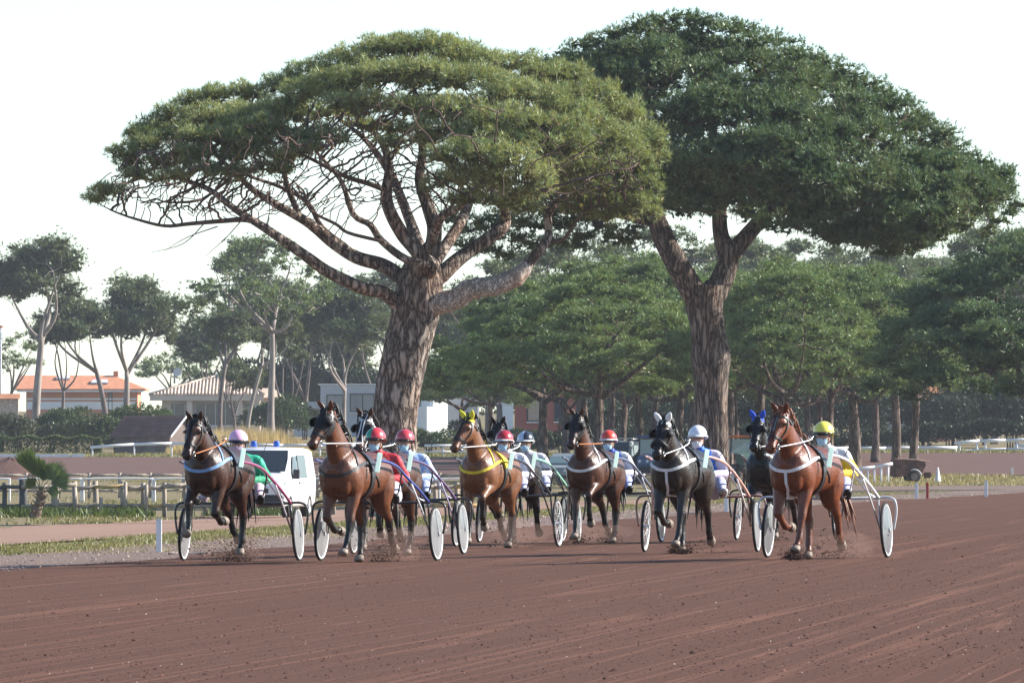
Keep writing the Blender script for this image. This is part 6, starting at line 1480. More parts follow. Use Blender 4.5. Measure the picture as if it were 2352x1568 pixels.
RIGS = [
 dict(key='pink', px=554, py=1288, th=9.5, off=0.15, horse=dict(neck=-0.08, pose='C', coat=(.065, .024, .012), air=.10, yaw=-7, hyaw=-4, collar=M_cblue, rein=M_rein_o, seed=1, boots={'RF': (M_boot, .55, .8)}),
      sulky=dict(shaft=P_('burgundy_shaft', (.28, .05, .12)), strut=P_('pale_strut', (.6, .55, .6))),
      driver=dict(jacket=(.025, .33, .16), yoke=(.04, .45, .26), trousers=(.62, .48, .52), helmet=helm('pink_helmet', (.75, .42, .58)), mask=M_maskp, goggles=M_gog, lean=.05),
      h='dark bay horse with blue breast collar, all hooves off the ground, before the white van', s='sulky with burgundy shafts behind the leftmost dark bay horse', d='driver in green jacket and pink helmet with patterned mask'),
 dict(key='redgreen', px=870, py=1288, th=12.8, off=0.21, horse=dict(neck=0.12, pose='A', coat=(.185, .064, .025), hood=True, yaw=-9, hyaw=-14, seed=2, rein=M_cwhite, boots={'LF': (M_boot, .30, .52), 'RF': (M_boot, .46, .8), 'RH': (M_bootw, .62, .86)}),
      sulky=dict(shaft=P_('blue_shaft', (.03, .045, .22)), strut=P_('white_strut', (.7, .7, .72))),
      driver=dict(jacket=(.50, .035, .045), helmet=helm('green_helmet_half', (.02, .28, .15)), helmet2=helm('red_helmet_half', (.55, .04, .05)), lean=.03, yaw=-10),
      h='bright bay horse in black hood with sweat-shined coat, left of the tree trunk', s='sulky with dark blue shafts behind the hooded bright bay horse', d='driver in plain red jacket with half green half red helmet'),
 dict(key='lightblue', px=938, py=1273, th=10.8, off=0.16, horse=dict(neck=0.06, pose='B', coat=(.10, .040, .02), hood=True, yaw=-6, hyaw=-2, seed=3, bridle=M_cwhite),
      sulky=dict(shaft=P_('purple_shaft', (.10, .05, .13)), disc=M_disc, strut=P_('lilac_strut', (.5, .45, .6))),
      driver=dict(jacket=(.36, .50, .78), blocks=(.72, .74, .78), trousers=(.42, .48, .68), helmet=helm('red_helmet', (.50, .05, .07)), lean=.0, yaw=-8),
      h='dark bay hooded horse half hidden behind the bright bay one', s='sulky with purple shafts between the blue-shafted one and the yellow-eared horse', d='driver in light blue and white jacket with plain red helmet'),
 dict(key='yellowears', px=1165, py=1256, th=11.0, off=0.18, horse=dict(neck=0.05, pose='B', coat=(.235, .095, .037), ears=M_eyel, yaw=-8, hyaw=-18, seed=4, collar=M_cyel, pitch=48, pad=M_cyel),
      sulky=dict(shaft=P_('black_shaft', (.02, .018, .025)), spokes=(1,)),
      driver=dict(jacket=(.70, .69, .74), trousers=(.55, .56, .74), helmet=helm('crimson_helmet', (.36, .02, .03)), rim=M_cwhite, goggles=M_gog, lean=.04, yaw=-14),
      h='light bay horse with yellow ear covers and yellow breast collar', s='sulky with black shafts behind the yellow-eared horse', d='driver in white jacket with crimson helmet and blue goggles'),
 dict(key='blackwhite', px=1214, py=1246, th=8.6, off=0.12, horse=dict(neck=0.0, pose='A', coat=(.030, .017, .012), blinkers=True, yaw=-4, hyaw=4, seed=5),
      sulky=dict(shaft=P_('mint_shaft', (.25, .55, .38)), disc=M_disc_g),
      driver=dict(jacket=(.62, .62, .64), cuff=(.02, .02, .02), trousers=(.52, .55, .72), helmet=helm('white_helmet_half', (.45, .52, .65)), helmet2=helm('black_helmet_half', (.02, .025, .04)), rim=M_cwhite, lean=.0, yaw=-4),
      h='blackish horse half hidden behind the yellow-eared light bay', s='sulky with mint green shafts, left of the hooded dark bay', d='driver in white jacket with half black half white helmet'),
 dict(key='orangered', px=1405, py=1245, th=10.8, off=0.16, horse=dict(neck=0.11, pose='B', coat=(.10, .037, .018), hood=True, yaw=-6, hyaw=-4, seed=6, collar=M_cwhite, rein=M_rein_o, boots={'LF': (M_boot, .38, .58), 'RF': (M_bootw, .62, .9)}),
      sulky=dict(shaft=P_('grey_blue_shaft', (.10, .11, .16)), strut=P_('silver_strut', (.55, .56, .6)), disc=M_disc_g),
      driver=dict(jacket=(.02, .07, .42), sleeve=(.70, .70, .73), trousers=(.45, .50, .80), helmet=helm('orange_red_helmet', (.62, .06, .03)), rim=M_cwhite, goggles=M_gogd, lean=.0, yaw=-6),
      h='bay horse in black hood with white breast collar, in the middle of the field', s='sulky with grey-blue shafts behind the centre hooded bay', d='driver in blue jacket with white sleeves and bright red helmet'),
 dict(key='white', px=1610, py=1268, th=9.2, off=0.09, horse=dict(neck=-0.07, pose='A', coat=(.030, .019, .014), ears=M_ewh, blinkers=True, yaw=-6, hyaw=-5, seed=7, collar=M_cwhite, martingale=True, collarz=1.22, roll=M_hoodm, boots={'LF': (M_boot, .45, .82), 'RH': (M_boot, .6, .86), 'LH': (M_boot, .66, .84)}),
      sulky=dict(shaft=P_('salmon_shaft', (.55, .30, .24)), strut=P_('white_strut2', (.66, .62, .62)), spokes=(-1,), frame=P_('brown_frame', (.16, .07, .05))),
      driver=dict(jacket=(.035, .16, .62), sleeve=(.62, .55, .66), trousers=(.50, .50, .66), helmet=helm('white_helmet', (.72, .72, .78)), rim=M_cwhite, mask=M_maskw, boots=(.5, .5, .5), lean=.02, yaw=-2),
      h='black-brown horse with white ear covers and white Y-shaped breast straps', s='sulky with salmon shafts behind the white-eared horse', d='driver in blue jacket with plain white helmet before the forked trunk'),
 dict(key='hidden', px=1806, py=1240, th=9.6, off=0.13, horse=dict(neck=0.05, pose='D', coat=(.013, .012, .013), ears=M_eblue, blinkers=True, yaw=-5, hyaw=0, seed=8),
      sulky=dict(shaft=P_('dark_shaft', (.05, .04, .045)), spokes=(1, -1)),
      driver=dict(jacket=(.05, .06, .12), helmet=helm('dark_helmet', (.05, .06, .1)), lean=.25, yaw=0),
      h='black horse with blue ear cover, mostly hidden behind the chestnut', s='sulky with spoked wheels behind the black blue-eared horse', d='driver in dark jacket hidden behind the yellow-helmeted one'),
 dict(key='yellow', px=1900, py=1281, th=13.4, off=0.17, horse=dict(neck=0.0, pose='A', coat=(.215, .058, .018), blaze=True, hair='c', dark=.25, points=(.06, .02, .012), muz=.45, muzc=(.12, .06, .045), yaw=-7, hyaw=-8, seed=9, collar=M_cwhite, martingale=True, collarz=1.20, tail=.12, boots={'LF': (M_boot, .46, .58)}),
      sulky=dict(shaft=P_('white_shaft', (.68, .68, .68)), strut=P_('white_strut3', (.7, .7, .7)), frame=P_('silver_frame', (.5, .5, .52)), disc=M_disc_g),
      driver=dict(jacket=(.72, .48, .03), yoke=(.70, .70, .68), sleeve=(.74, .50, .03), trousers=(.60, .60, .78), helmet=helm('lemon_helmet', (.72, .66, .10)), rim=M_black, goggles=M_gogd, lean=.02, yaw=-12),
      h='chestnut horse with white blaze and white breast straps, rightmost in the race', s='sulky with white shafts behind the rightmost chestnut horse', d='driver in yellow and white jacket with lemon yellow helmet')]
for rg_ in RIGS:
    Y = 105.0
    for _ in range(8):
        x = X(rg_['px'], Y); Y = F * (CH - gz(x, Y) - .012) / (rg_['py'] - HY)
    x = X(rg_['px'], Y); z = gz(x, Y) + .014; rz = -(math.pi / 2 + R(rg_['th'])); fwd = Vector((math.cos(rz), math.sin(rz), 0))
    loc = Vector((x, Y, z)); hrz = rz - R(7); hf_ = Vector((math.cos(hrz), math.sin(hrz), 0))
    hl = loc + fwd * .62 + hf_ * 1.0 + Vector((rg_['off'], 0, 0)); hl.z = gz(hl.x, hl.y) + .014
    rg_['loc'], rg_['fwd'] = loc, fwd
    rg_['sulky']['off'] = rg_['off'] - .09
    make_sulky(loc, rz, rg_['sulky'], rg_['s'])
    ho = make_horse('horse', hl, hrz, rg_['horse'], rg_['h'])
    for sg in (1, -1):                                     # driving lines to the driver's hands
        a_ = Vector((.16, sg * .13, 1.58)); wl = Matrix.Rotation(rz, 3, 'Z') @ Vector((.38, sg * .10, .975)) + loc - ho.location; b_ = Matrix.Rotation(-hrz, 3, 'Z') @ wl; b_ = Vector((b_.x / ho.scale.x, b_.y / ho.scale.y, b_.z / ho.scale.z))
        m = MB(); m.tube(smooth_path([a_, a_.lerp(b_, .5) + Vector((0, 0, .03)), b_], 6), .008, 5); m.build('driving_line', M_leather, ho)
    make_driver(loc + Vector((0, 0, -.045)), rz, rg_['driver'], rg_['d'])
# clods thrown up by the hooves and wheels
M_spray = pm('flying_soil', (.065, .038, .030), .95, .5, 3, spec=.05)
sp_ = []; rs_ = np.random.default_rng(99)
def spray(loc, fwd, back, lat, n, h, spread):
    c = Vector(loc) + fwd * back + Vector((-fwd.y, fwd.x, 0)) * lat
    for _ in range(n):
        q = abs(rs_.normal()) * h; a = rs_.normal(0, spread); b = rs_.normal(0, spread * .8)
        sp_.append((c.x + a * (.4 + q), c.y + b * (.4 + q), c.z + q))
for key, lst in {'pink': [(.55, .0, 900, .10, .45), (.5, .12, 500, .17, .20)], 'redgreen': [(.6, .22, 600, .10, .40), (.9, .3, 400, .16, .35)], 'lightblue': [(.7, .1, 400, .1, .3)], 'yellowears': [(1.0, .2, 350, .12, .35)], 'orangered': [(1.9, -.15, 500, .05, .22), (1.0, .15, 500, .06, .25)],
                 'white': [(2.2, .1, 420, .035, .15), (1.6, -.1, 380, .035, .12), (.8, .2, 160, .1, .4)], 'yellow': [(2.2, .1, 420, .035, .14), (1.7, -.1, 420, .04, .14), (.7, .25, 420, .10, .45)], 'hidden': [(1.2, 0, 300, .08, .25)]}.items():
    rg_ = [q for q in RIGS if q['key'] == key][0]
    for bk, lt, n_, h_, s2 in lst: spray(rg_['loc'], rg_['fwd'], bk, lt, int(n_ * 2.2), h_ * 1.5, s2 * .9)
sp_ = np.array(sp_)
tag(scatter_clods('flying_soil', sp_, .0048 * rs_.lognormal(0, .6, len(sp_)), M_spray, 1.0), 'dark soil thrown up behind the horses hooves', 'soil')
# ================================================================== vehicles
M_vanw = pm('white_van_paint', (.70, .71, .72), .3, .04, 3, spec=.5, coat=.4)
M_plast = pm('dark_grey_plastic', (.035, .036, .040), .55, .2, 8)
M_lens = pm('headlight_lens', (.55, .57, .6), .12, .1, 6, spec=.8)
M_bluel = pm('blue_beacon', (.02, .10, .55), .2, .1, 5, spec=.6)
M_glass_v = glass_mat('vehicle_glass', (.03, .04, .05), .05)
M_alu = pm('silver_wheel', (.4, .4, .42), .35, .15, 8, metal=.7)
def road_wheel(root, c, r, w, hubmat=None, tread=0):
    m = MB(); m.smooth = True; m.lathe([(r * .62, -w / 2), (r * .93, -w / 2), (r, -w * .36), (r, w * .36), (r * .93, w / 2), (r * .62, w / 2), (r * .62, -w / 2)], (0, 0, 0), 'Y', 26)
    if tread:
        for i in range(tread):
            a = 2 * math.pi * i / tread; m.box((r * math.cos(a), 0, r * math.sin(a)), (r * .10, w * .9, r * .10), M=Matrix.Rotation(-a, 3, 'Y'))
    wh = m.build('wheel', M_tyre, root); wh.location = c
    m = MB(); m.smooth = True; m.lathe([(0, -w * .42), (r * .2, -w * .44), (r * .3, -w * .3), (r * .55, -w * .34), (r * .63, -w * .48)], (0, 0, 0), 'Y', 20); m.lathe([(0, w * .42), (r * .2, w * .44), (r * .3, w * .3), (r * .55, w * .34), (r * .63, w * .48)], (0, 0, 0), 'Y', 20); m.build('rim', hubmat or M_alu, wh)
    return wh
def make_van(loc, rz, paint_, label, cat='van', beacons=True, h=1.0, rack=False):
    root = empty('van' if cat == 'van' else 'utility_truck', loc, rz, label, cat)
    # sections along x: (x, z_low, z_belt, z_top, half width low, belt, top)
    secs = [(-2.42, .42, 1.05, 1.80, .90, .93, .80), (-2.36, .32, 1.05, 1.93, .93, .955, .83), (-1.2, .30, 1.05, 1.965, .94, .965, .84), (0, .30, 1.05, 1.97, .94, .965, .84), (.70, .30, 1.06, 1.93, .94, .965, .82), (1.12, .30, 1.07, 1.62, .94, .965, .86), (1.55, .30, 1.07, 1.27, .94, .96, .90), (1.95, .30, .98, 1.15, .93, .945, .86), (2.22, .32, .86, 1.0, .91, .90, .78), (2.36, .36, .72, .84, .86, .84, .70)]
    m = MB(); m.smooth = True; k = 13
    for x, zl, zb, zt, a, b, c in secs:
        zt *= h if zt > 1.1 else 1
        half = [(a * .90, zl), (a, zl + .07), (b, zb * .75 + zl * .25), (b, zb), (c + (b - c) * .45, zb + (zt - zb) * .55), (c, zt - .09 if zt - zb > .2 else zt - .03), (c - .10, zt - .01), (0, zt + .012)]
        ring = [(y, z) for y, z in half] + [(-y, z) for y, z in half[-2::-1]]
        for y, z in ring: m.v.append((x, y, z))
    nR = 15
    for i in range(len(secs) - 1):
        for j in range(nR - 1):
            m.f.append((i * nR + j, i * nR + j + 1, (i + 1) * nR + j + 1, (i + 1) * nR + j)); m.mi.append(0); m.sm.append(True)
        m.f.append((i * nR + nR - 1, i * nR, (i + 1) * nR, (i + 1) * nR + nR - 1)); m.mi.append(0); m.sm.append(False)
    m.f.append(tuple(range(nR))); m.f.append(tuple((len(secs) - 1) * nR + j for j in range(nR))); m.mi += [0, 0]; m.sm += [False, False]
    body = m.build('body', paint_, root)
    hz = h
    def pan(name, pts, mat, par=root, off=.0):
        q = MB(); q.poly(pts); o = q.build(name, mat, par); so_ = o.modifiers.new('t', 'SOLIDIFY'); so_.thickness = .012; so_.offset = 0; return o
    # windscreen follows the sloping nose
    pan('windscreen', [(1.56, -.80, 1.29 * hz ** .5 + .012), (1.56, .80, 1.29 * hz ** .5 + .012), (1.13, .80, 1.63 * hz + .01), (.78, .74, 1.87 * hz + .012), (.78, -.74, 1.87 * hz + .012), (1.13, -.80, 1.63 * hz + .01)], M_glass_v)
    for sg in (1, -1):
        y0, y1 = sg * .972, sg * .885
        pan('front_window', [(1.30, y0 - sg * .003, 1.12), (.42, y0 - sg * .003, 1.12), (.42, y1, 1.72 * hz), (.86, y1 - sg * .01, 1.72 * hz), (1.20, sg * .93, 1.40)], M_glass_v)
        pan('side_window', [(.26, y0 - sg * .003, 1.12), (-.95, y0 - sg * .003, 1.12), (-.95, y1, 1.76 * hz), (.26, y1, 1.75 * hz)], M_glass_v)
        q = MB(); q.bar((.34, sg * .968, .42), (.34, sg * .968, 1.10), .012, .012); q.build('door_seam', M_plast, root)
        q = MB(); q.box((1.22, sg * 1.06, 1.22), (.12, .17, .26)); q.tube([(1.22, sg * .95, 1.12), (1.22, sg * 1.03, 1.14)], .03, 6); q.build('mirror', M_plast, root, bevel=.03)
        q = MB(); q._add([(2.30, sg * .55, .80), (2.24, sg * .87, .80), (2.06, sg * .925, .98), (2.22, sg * .60, .98)], [(0, 1, 2, 3)]); o = q.build('headlight', M_lens, root); s2 = o.modifiers.new('t', 'SOLIDIFY'); s2.thickness = .06; s2.offset = 0
        for x in (1.50, -1.45): road_wheel(root, (x, sg * .84, .325), .325, .22)
        q = MB(); q.bar((.30, sg * .972, .98), (.12, sg * .972, .98), .025, .04); q.build('door_handle', M_plast, root)
        q = MB(); q.box((2.40, sg * .62, .44), (.05, .16, .12)); q.build('fog_light', M_lens, root)
    q = MB(); q.box((2.30, 0, .48), (.26, 1.80, .34)); q.build('bumper', M_plast, root, bevel=.07)
    q = MB(); q.box((2.34, 0, .76), (.06, .95, .13)); q.build('grille', M_plast, root)
    q = MB(); q.box((2.445, 0, .50), (.012, .52, .11)); q.build('licence_plate', M_frame, root)
    q = MB(); q.bar((1.58, -.5, 1.30), (1.30, .2, 1.50), .02, .02); q.build('wiper', M_plast, root)
    if beacons:
        for sg in (.35, -.30):
            q = MB(); q.smooth = True; q.lathe([(.09, 0), (.09, .12), (.07, .16), (0, .17)], (.45, sg, 1.985), 'Z', 14); q.build('beacon', M_bluel, root)
    if rack:
        q = MB()
        for x in (.5, -.2, -.9): q.bar((x, -.9, 2.08 * h), (x, .9, 2.08 * h), .05, .05)
        for sg in (.85, -.85): q.bar((.7, sg, 2.06 * h), (-1.2, sg, 2.06 * h), .05, .06)
        q.build('roof_rack', M_frame, root)
    return root
make_van(G(608, 237) + Vector((0, 2.4, 0)), -(math.pi / 2 + R(9)), M_vanw, 'white van with two blue roof beacons behind the leftmost horse')
make_van(G(1418, 440), -(math.pi / 2 + R(10)), pm('grey_truck_paint', (.25, .27, .28), .4, .1, 3, spec=.5), 'grey utility truck with white roof rack parked under the grove', 'truck', False, 1.08, True)
M_trac = pm('tractor_blue', (.045, .10, .20), .45, .15, 4, spec=.5); M_trac_o = pm('tractor_orange', (.45, .12, .03), .45, .15, 4, spec=.5)
M_cabg = glass_mat('tractor_glass', (.18, .27, .30), .08)
def make_tractor(loc, rz, body_m, roof_m, label):
    root = empty('tractor', loc, rz, label, 'tractor')
    m = MB(); m.prism([(.2, .75), (1.75, .78), (1.85, .95), (1.80, 1.30), (1.5, 1.40), (.2, 1.50)], -.34, .34, 'Y'); m.build('bonnet', body_m, root, bevel=.05)
    m = MB(); m.bbox(-.9, 1.6, -.26, .26, .5, .80); m.build('chassis', M_plast, root)
    m = MB()
    for x, sg in ((.2, 1), (.2, -1), (-1.0, 1), (-1.0, -1)): m.bar((x, sg * .62, .95), (x * .92, sg * .58, 2.28), .07, .07)
    m.bbox(-1.02, .22, -.66, .66, .86, .95); m.build('cab_frame', M_plast, root)
    for sg in (1, -1): q = MB(); q.bbox(-.95, .16, sg * .60 - .008, sg * .60 + .008, .98, 2.22); q.build('side_pane', M_cabg, root)
    q = MB(); q.bbox(.19, .205, -.56, .56, 1.5, 2.22); q.build('front_pane', M_cabg, root)
    q = MB(); q.bbox(-1.15, .38, -.72, .72, 2.28, 2.42); q.build('roof', roof_m, root, bevel=.05)
    for sg in (1, -1):
        road_wheel(root, (-.75, sg * .78, .76), .76, .40, M_frame, 18); road_wheel(root, (1.35, sg * .70, .47), .47, .28, M_frame, 14)
        q = MB(); q.tube([(-.75 + .86 * math.cos(a), sg * .78, .76 + .86 * math.sin(a)) for a in [R(25 + 130 * i / 8) for i in range(9)]], .18, 6, True, .18); q.build('mudguard', body_m, root)
        q = MB(); q.lathe([(0, .03), (.07, .03), (.08, 0)], (1.84, sg * .2, 1.12), 'X', 12); q.build('headlight', M_lens, root)
    q = MB(); q.tube([(1.2, .28, 1.3), (1.2, .28, 2.0)], .035, 8); q.build('exhaust', M_plast, root)
    return root
make_tractor(G(1497, 430), -(math.pi / 2 + R(14)), M_trac, M_trac, 'blue tractor parked under the grove, left of the white-helmeted driver')
make_tractor(G(1702, 436), -(math.pi / 2 + R(-16)), pm('tractor_green', (.06, .12, .09), .5, .15, 4), M_trac_o, 'tractor with orange roof right of the forked trunk')
def make_car(loc, rz, paint_, label):
    root = empty('parked_car', loc, rz, label, 'car')
    prof = [(-2.0, .35), (-2.05, .75), (-1.9, 1.0), (-1.55, 1.42), (-.9, 1.56), (.1, 1.55), (.55, 1.40), (1.15, 1.02), (1.85, .88), (2.05, .68), (2.05, .38)]
    m = MB(); m.smooth = True
    for y, f in ((-.84, .97), (-.80, 1.0), (.80, 1.0), (.84, .97)):
        for x, z in prof: m.v.append((x * f, y * (1 if z < 1.05 else .86), .32 + (z - .32) * f))
    n_ = len(prof)
    for i in range(3):
        for j in range(n_): j2 = (j + 1) % n_; m.f.append((i * n_ + j, i * n_ + j2, (i + 1) * n_ + j2, (i + 1) * n_ + j)); m.mi.append(0); m.sm.append(False)
    m.f.append(tuple(range(n_))); m.f.append(tuple(3 * n_ + j for j in range(n_))); m.mi += [0, 0]; m.sm += [False] * 2
    m.build('body', paint_, root, bevel=.03)
    for nm, pts in (('windscreen', [(1.10, -.70, 1.07), (1.10, .70, 1.07), (.58, .64, 1.405), (.58, -.64, 1.405)]), ('side_window', [(.9, .755, 1.08), (-1.5, .755, 1.08), (-1.3, .725, 1.42), (.45, .725, 1.42)]), ('side_window', [(.9, -.755, 1.08), (-1.5, -.755, 1.08), (-1.3, -.725, 1.42), (.45, -.725, 1.42)])):
        q = MB(); q.poly([Vector(p_) + Vector((.012, 0, .012)) for p_ in pts]); o = q.build(nm, M_cabg, root); s2 = o.modifiers.new('t', 'SOLIDIFY'); s2.thickness = .012; s2.offset = 1
    for sg in (1, -1):
        for x in (1.25, -1.25): road_wheel(root, (x, sg * .76, .31), .31, .2)
        q = MB(); q.box((2.0, sg * .58, .74), (.08, .34, .14)); q.build('headlight', M_lens, root)
    q = MB(); q.box((2.03, 0, .45), (.08, 1.5, .16)); q.build('bumper', M_plast, root)
    return root
make_car(G(1305, 405), -(math.pi / 2 + R(18)), pm('grey_car_paint', (.22, .25, .27), .35, .08, 3, spec=.5), 'grey car with bright windscreen parked left of the centre hooded bay')
# rusty trailer
tr = empty('trailer', G(2088, 436), R(8), 'small rusty box trailer with single wheel beside the white cone', 'trailer')
M_rust = pm('rusty_steel', (.085, .055, .05), .8, .4, 3, .3, 10, col2=(.14, .07, .055))
m = MB(); m.prism([(-.85, .30), (.55, .34), (.80, .95), (.70, 1.08), (.2, 1.15), (-.85, 1.20)], -.6, .6, 'Y'); m.build('box', M_rust, tr, bevel=.03)
m = MB(); m.tube(smooth_path([(-.88, -.62, 1.21), (.2, -.62, 1.17), (.72, -.62, 1.09), (.95, -.62, 1.06)], 4), .035, 6); m.build('rail', pm('worn_rail', (.35, .22, .18), .7, .3, 4), tr)
for y in (-.68, .68): road_wheel(tr, (.15, y, .31), .31, .18, pm('old_rim', (.22, .18, .16), .7, .3, 6)); 
m = MB(); m.tube([(.15 + .36 * math.cos(a), -.70, .31 + .36 * math.sin(a)) for a in [R(10 + 110 * i / 8) for i in range(9)]], .03, 6); m.build('mudguard', M_frame, tr)
m = MB(); m.bar((.6, 0, .4), (1.15, 0, .36), .08, .08); m.box((.95, 0, .38), (.28, .4, .3)); m.build('drawbar', M_rust, tr)
# ================================================================== rails, fences, markers
M_wr = pm('white_rail_paint', (.72, .72, .72), .5, .1, 3); M_wood = pm('weathered_wood', (.27, .235, .20), .9, .3, 6, .5, 14, spec=.1, col2=(.36, .30, .24), stretch=(1, 1, .3))
M_woodg = pm('grey_dark_wood', (.10, .10, .095), .9, .3, 6, .4, 14, spec=.1); M_woody = pm('yellowed_wood', (.42, .30, .14), .9, .3, 5, .4, 14, spec=.1)
fr = np.random.default_rng(77)
def zat(py, Y): return CH + (HY - py) * Y / F
fen = empty('wooden_fence', G(200, 250), 0, 'weathered wooden post-and-rail fence along the dirt path, left', 'fence')
fb = Vector(fen.location); FY = 250
def fl(px, py, dy=0): return P(px, py, FY + dy) - fb
posts = [(-30, 1106), (10, 1108), (53, 1100), (124, 1108), (171, 1105), (220, 1104), (281, 1104), (330, 1108), (378, 1108), (425, 1107), (470, 1108), (520, 1106), (570, 1108), (620, 1107), (672, 1108), (712, 1107), (765, 1108), (815, 1107), (870, 1108), (1000, 1108), (1050, 1107), (1100, 1108)]
for px, top in posts:
    big = px == 53; r = .125 if big else .065 + fr.uniform(0, .02); a = fl(px, 1190); b = fl(px + fr.normal() * 1.2, top)
    m = MB(); m.tube([a, a.lerp(b, .5) + Vector((fr.normal() * .01, 0, 0)), b], [r * 1.05, r, r * .95], 9); m.build('post', M_woodg if px < 60 else M_wood, fen)
for px, top in ((131, 1112), (172, 1118), (232, 1141), (288, 1106), (336, 1112)):
    a = fl(px, 1190, -.25); m = MB(); m.tube([a, fl(px, top, -.25)], [.06, .055], 8); m.build('post', M_wood, fen)
for (pa, ta), (pb_, tb) in zip(posts[:-1], posts[1:]):
    for y0 in (1117, 1160):
        a = fl(pa - 4, y0 + fr.normal() * 1.5, -.12); b = fl(pb_ + 4, y0 + fr.normal() * 2.0, -.08); mid = a.lerp(b, .5) + Vector((0, 0, fr.normal() * .02 - .01)); r = .055 + fr.uniform(-.008, .01)
        m = MB(); m.tube([a, mid, b], [r, r * 1.08, r], 8); m.build('rail', M_woodg if pb_ < 60 else (M_woody if fr.uniform() < .2 else M_wood), fen)
f2 = empty('wooden_fence', G(300, 330), 0, 'second wooden fence with a single top rail, behind the first one', 'fence')
fb2 = Vector(f2.location); ps = [-20, 60, 135, 205, 275, 345, 422, 500, 580, 660, 730, 800, 870, 1010, 1090, 1170, 1250]
for a, b in zip(ps[:-1], ps[1:]):
    m = MB(); m.tube([P(a - 3, 1091 + fr.normal(), 330) - fb2, P(b + 3, 1091 + fr.normal(), 330) - fb2], .055, 7); m.build('rail', M_wood, f2)
    m = MB(); m.tube([P(a - 3, 1126 + fr.normal(), 330) - fb2, P(b + 3, 1126 + fr.normal(), 330) - fb2], .05, 7); m.build('rail', M_wood, f2)
for a in ps:
    g0 = G(a, 330) - fb2; m = MB(); m.tube([g0 + Vector((0, 0, -.1)), P(a, 1085, 330) - fb2], .07, 8); m.build('post', M_wood, f2)
f3 = empty('pipe_rail', G(200, 300), 0, 'low white tubular rail with rounded ends between the two wooden fences', 'rail'); fb3 = Vector(f3.location)
for a, b in ((-60, 22), (46, 186), (192, 350), (356, 520), (526, 690), (696, 860), (1010, 1180)):
    ga, gb = G(a, 300) - fb3, G(b, 300) - fb3; zt = P(0, 1099, 300).z - fb3.z
    m = MB(); m.tube(smooth_path([ga, (ga.x, 0, zt - .12), (ga.x + .10, 0, zt), (gb.x - .10, 0, zt), (gb.x, 0, zt - .12), gb], 4), .032, 8); m.build('rail', M_wr, f3)
# far white rail beyond the far track, left
def far_rail(name, label, Y, path, posts_, posth=1.0, r=.075, low=None):
    root = empty(name, G(path[0][0], Y), 0, label, 'rail'); b0 = Vector(root.location)
    for (a, ya), (b, yb) in zip(path[:-1], path[1:]):
        m = MB(); m.tube([P(a, ya, Y) - b0, P(b + .5, yb, Y) - b0], r, 8); m.build('rail', M_wr, root)
        if low: m = MB(); m.tube([P(a, ya + low, Y) - b0, P(b + .5, yb + low, Y) - b0], r * .7, 7); m.build('rail', M_wr, root)
    for p_ in posts_:
        yt = np.interp(p_, [q[0] for q in path], [q[1] for q in path]); g0 = G(p_, Y) - b0
        m = MB(); m.tube([g0 + Vector((0, 0, -.1)), P(p_, yt, Y) - b0], r * .62, 7); m.build('post', M_wr, root)
    return root
far_rail('running_rail', 'white running rail beyond the far track, left, starting before the shed', 608, [(207, 1027), (308, 1020), (395, 1018), (480, 1020), (565, 1021), (650, 1022), (735, 1023), (820, 1023)], [212, 308, 394, 480, 565, 650, 735, 816], r=.10)
far_rail('running_rail', 'white double running rail behind the driver in light blue', 606, [(975, 1023), (1050, 1023), (1130, 1024), (1215, 1024)], [1018, 1095, 1170, 1212], r=.09, low=14)
far_rail('running_rail', 'white two-bar railing behind the right trunks of the grove', 612, [(1890, 1029), (1960, 1029), (2035, 1029), (2110, 1028), (2198, 1028)], [1905, 1968, 2032, 2060, 2125, 2195], r=.115, low=22)
far_rail('running_rail', 'white double railing with crossed panels at the right edge', 616, [(2192, 1018), (2250, 1012), (2310, 1011), (2380, 1009)], [2204, 2243, 2263, 2335, 2360], r=.12, low=20)
far_rail('running_rail', 'short raised white railing section at the far right edge', 622, [(2330, 1024), (2400, 1020)], [2352, 2390], r=.12, low=14)
far_rail('hand_rail', 'short white railing with close posts left of the rusty trailer', 422, [(1960, 1078), (2010, 1072), (2050, 1064)], [1978, 1993, 2008, 2024, 2040], r=.075)
kb = empty('kerb_board', G(90, 603), 0, 'long low white board lying along the far track at the left edge', 'board'); k0 = Vector(kb.location)
for a, b in ((-30, 52), (54, 122), (124, 160), (163, 194)):
    m = MB(); m.bar(G(a, 603) - k0 + Vector((0, 0, .12)), G(b, 603) - k0 + Vector((0, 0, .12)), .08, .24); m.build('board', M_wr, kb)
def marker(px, base_py, h, w, mat, label, lean=0.0, z=None, name='marker_post'):
    Y = 200.0
    for _ in range(30): Y = .5 * Y + .5 * F * (CH - gz(X(px, Y), Y)) / (base_py - HY)
    b = G(px, Y); s_ = F / Y; e = empty(name, b, 0, label, 'post', 'track marker posts')
    m = MB(); m.prism([(-w / 2 / s_, -.1), (w / 2 / s_, -.1), (w / 2 / s_ + lean, h / s_), (-w / 2 / s_ + lean, h / s_)], -w / 3 / s_, w / 3 / s_, 'Y'); m.build('stake', mat, e, bevel=.006)
    m = MB(); m.box((lean * 1.02, 0, h / s_ + .006), (w / s_ * .98, w / s_ * .62, .012)); m.build('top', mat, e)
marker(365, 1267, 74, 13, M_wr, 'white marker post at the track edge left of the leftmost sulky')
M_redp = pm('red_post_paint', (.42, .045, .04), .5, .2, 4)
marker(2105, 1146, 36, 7, M_wr, 'white marker post beside the red one at the right track edge'); marker(2130, 1145, 37, 6, M_redp, 'red marker post at the right track edge')
marker(2265, 1141, 37, 7, M_wr, 'white marker post standing alone towards the right edge'); marker(1668, 1176, 34, 9, M_wr, 'white marker post behind the white-helmeted driver')
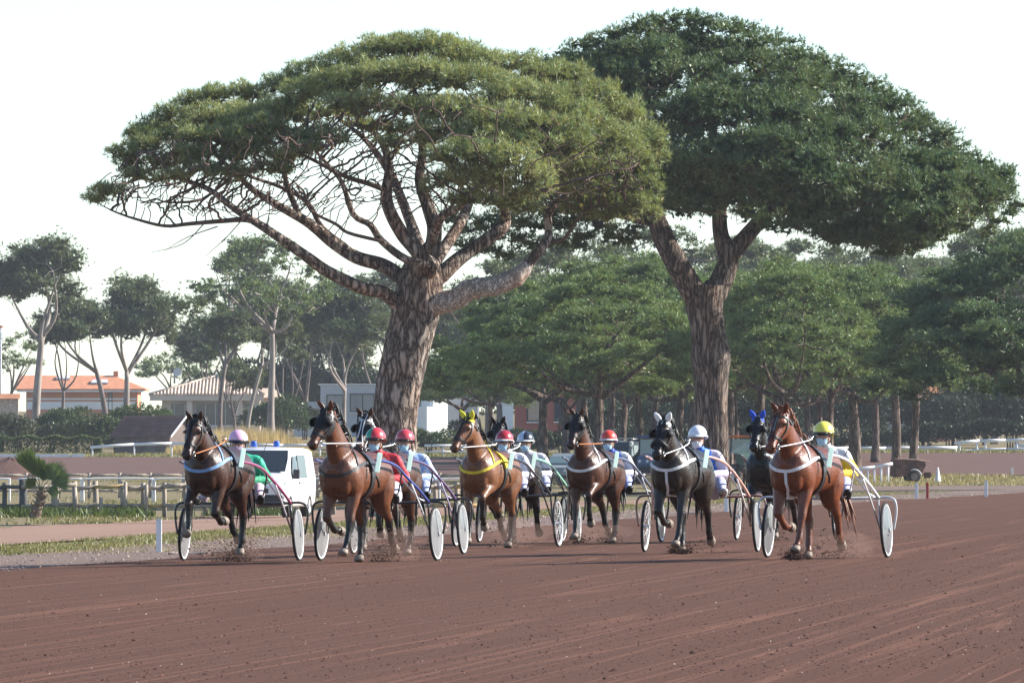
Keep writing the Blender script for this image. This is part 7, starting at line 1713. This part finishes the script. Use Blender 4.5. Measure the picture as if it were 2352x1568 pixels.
marker(2327, 1093, 20, 5, M_wr, 'small leaning white stake at the far right', -.08)
cn = empty('traffic_cone', G(2154, 440), 0, 'white traffic cone right of the rusty trailer', 'cone'); zc0 = zat(1105, 440) - cn.location.z
m = MB(); m.smooth = True; m.lathe([(.20, .03), (.17, .05), (.035, .74), (.02, .76), (0, .76)], (0, 0, 0), 'Z', 20); m.build('body', M_wr, cn)
m = MB(); m.box((0, 0, .018), (.46, .46, .036)); m.build('base', M_wr, cn, bevel=.01)
# ================================================================== air
mh, nt, out = node_mat('haze_air')
pv = nt.nodes.new('ShaderNodeVolumePrincipled')
pv.inputs['Color'].default_value = (0.80, 0.88, 1.0, 1); pv.inputs['Density'].default_value = 0.000072; pv.inputs['Anisotropy'].default_value = 0.25
nt.links.new(pv.outputs[0], out.inputs['Volume'])
mb = MB(); mb.bbox(-330, 330, -60, 1250, -2.0, 34.0)
tag(mb.build('haze', mh), kind='stuff')

# thin dust hanging over the churned soil behind the hooves
md_, nt, out = node_mat('track_dust')
pv2 = nt.nodes.new('ShaderNodeVolumePrincipled'); pv2.inputs['Color'].default_value = (.62, .42, .34, 1); pv2.inputs['Density'].default_value = .30
nt.links.new(pv2.outputs[0], out.inputs['Volume'])
for key, bk, lt, rx, ry, rz_, lab in (('yellowears', .9, .25, .55, .5, .22, 'light-bay yellow-eared horse'), ('redgreen', .7, .3, .5, .5, .20, 'hooded bright bay'), ('orangered', 1.2, .0, .5, .5, .14, 'centre hooded bay'), ('pink', .6, .05, .4, .4, .18, 'leftmost dark bay'), ('yellow', .7, .3, .5, .45, .16, 'chestnut')):
    rg_ = [q for q in RIGS if q['key'] == key][0]; c = rg_['loc'] + rg_['fwd'] * bk + Vector((-rg_['fwd'].y, rg_['fwd'].x, 0)) * lt
    bm = bmesh.new(); bmesh.ops.create_icosphere(bm, subdivisions=3, radius=1.0)
    for v in bm.verts:
        k_ = 1 + .18 * math.sin(v.co.x * 5 + bk * 9) + .15 * math.sin(v.co.z * 6 + v.co.y * 4); v.co = Vector((v.co.x * rx * k_, v.co.y * ry * k_, v.co.z * rz_ * k_ + rz_ * .95))
    me = bpy.data.meshes.new('dust'); bm.to_mesh(me); bm.free()
    o = link('dust', me, md_); o.location = c; tag(o, 'thin brown dust hanging behind the hooves of the ' + lab, 'dust', None, 'stuff')
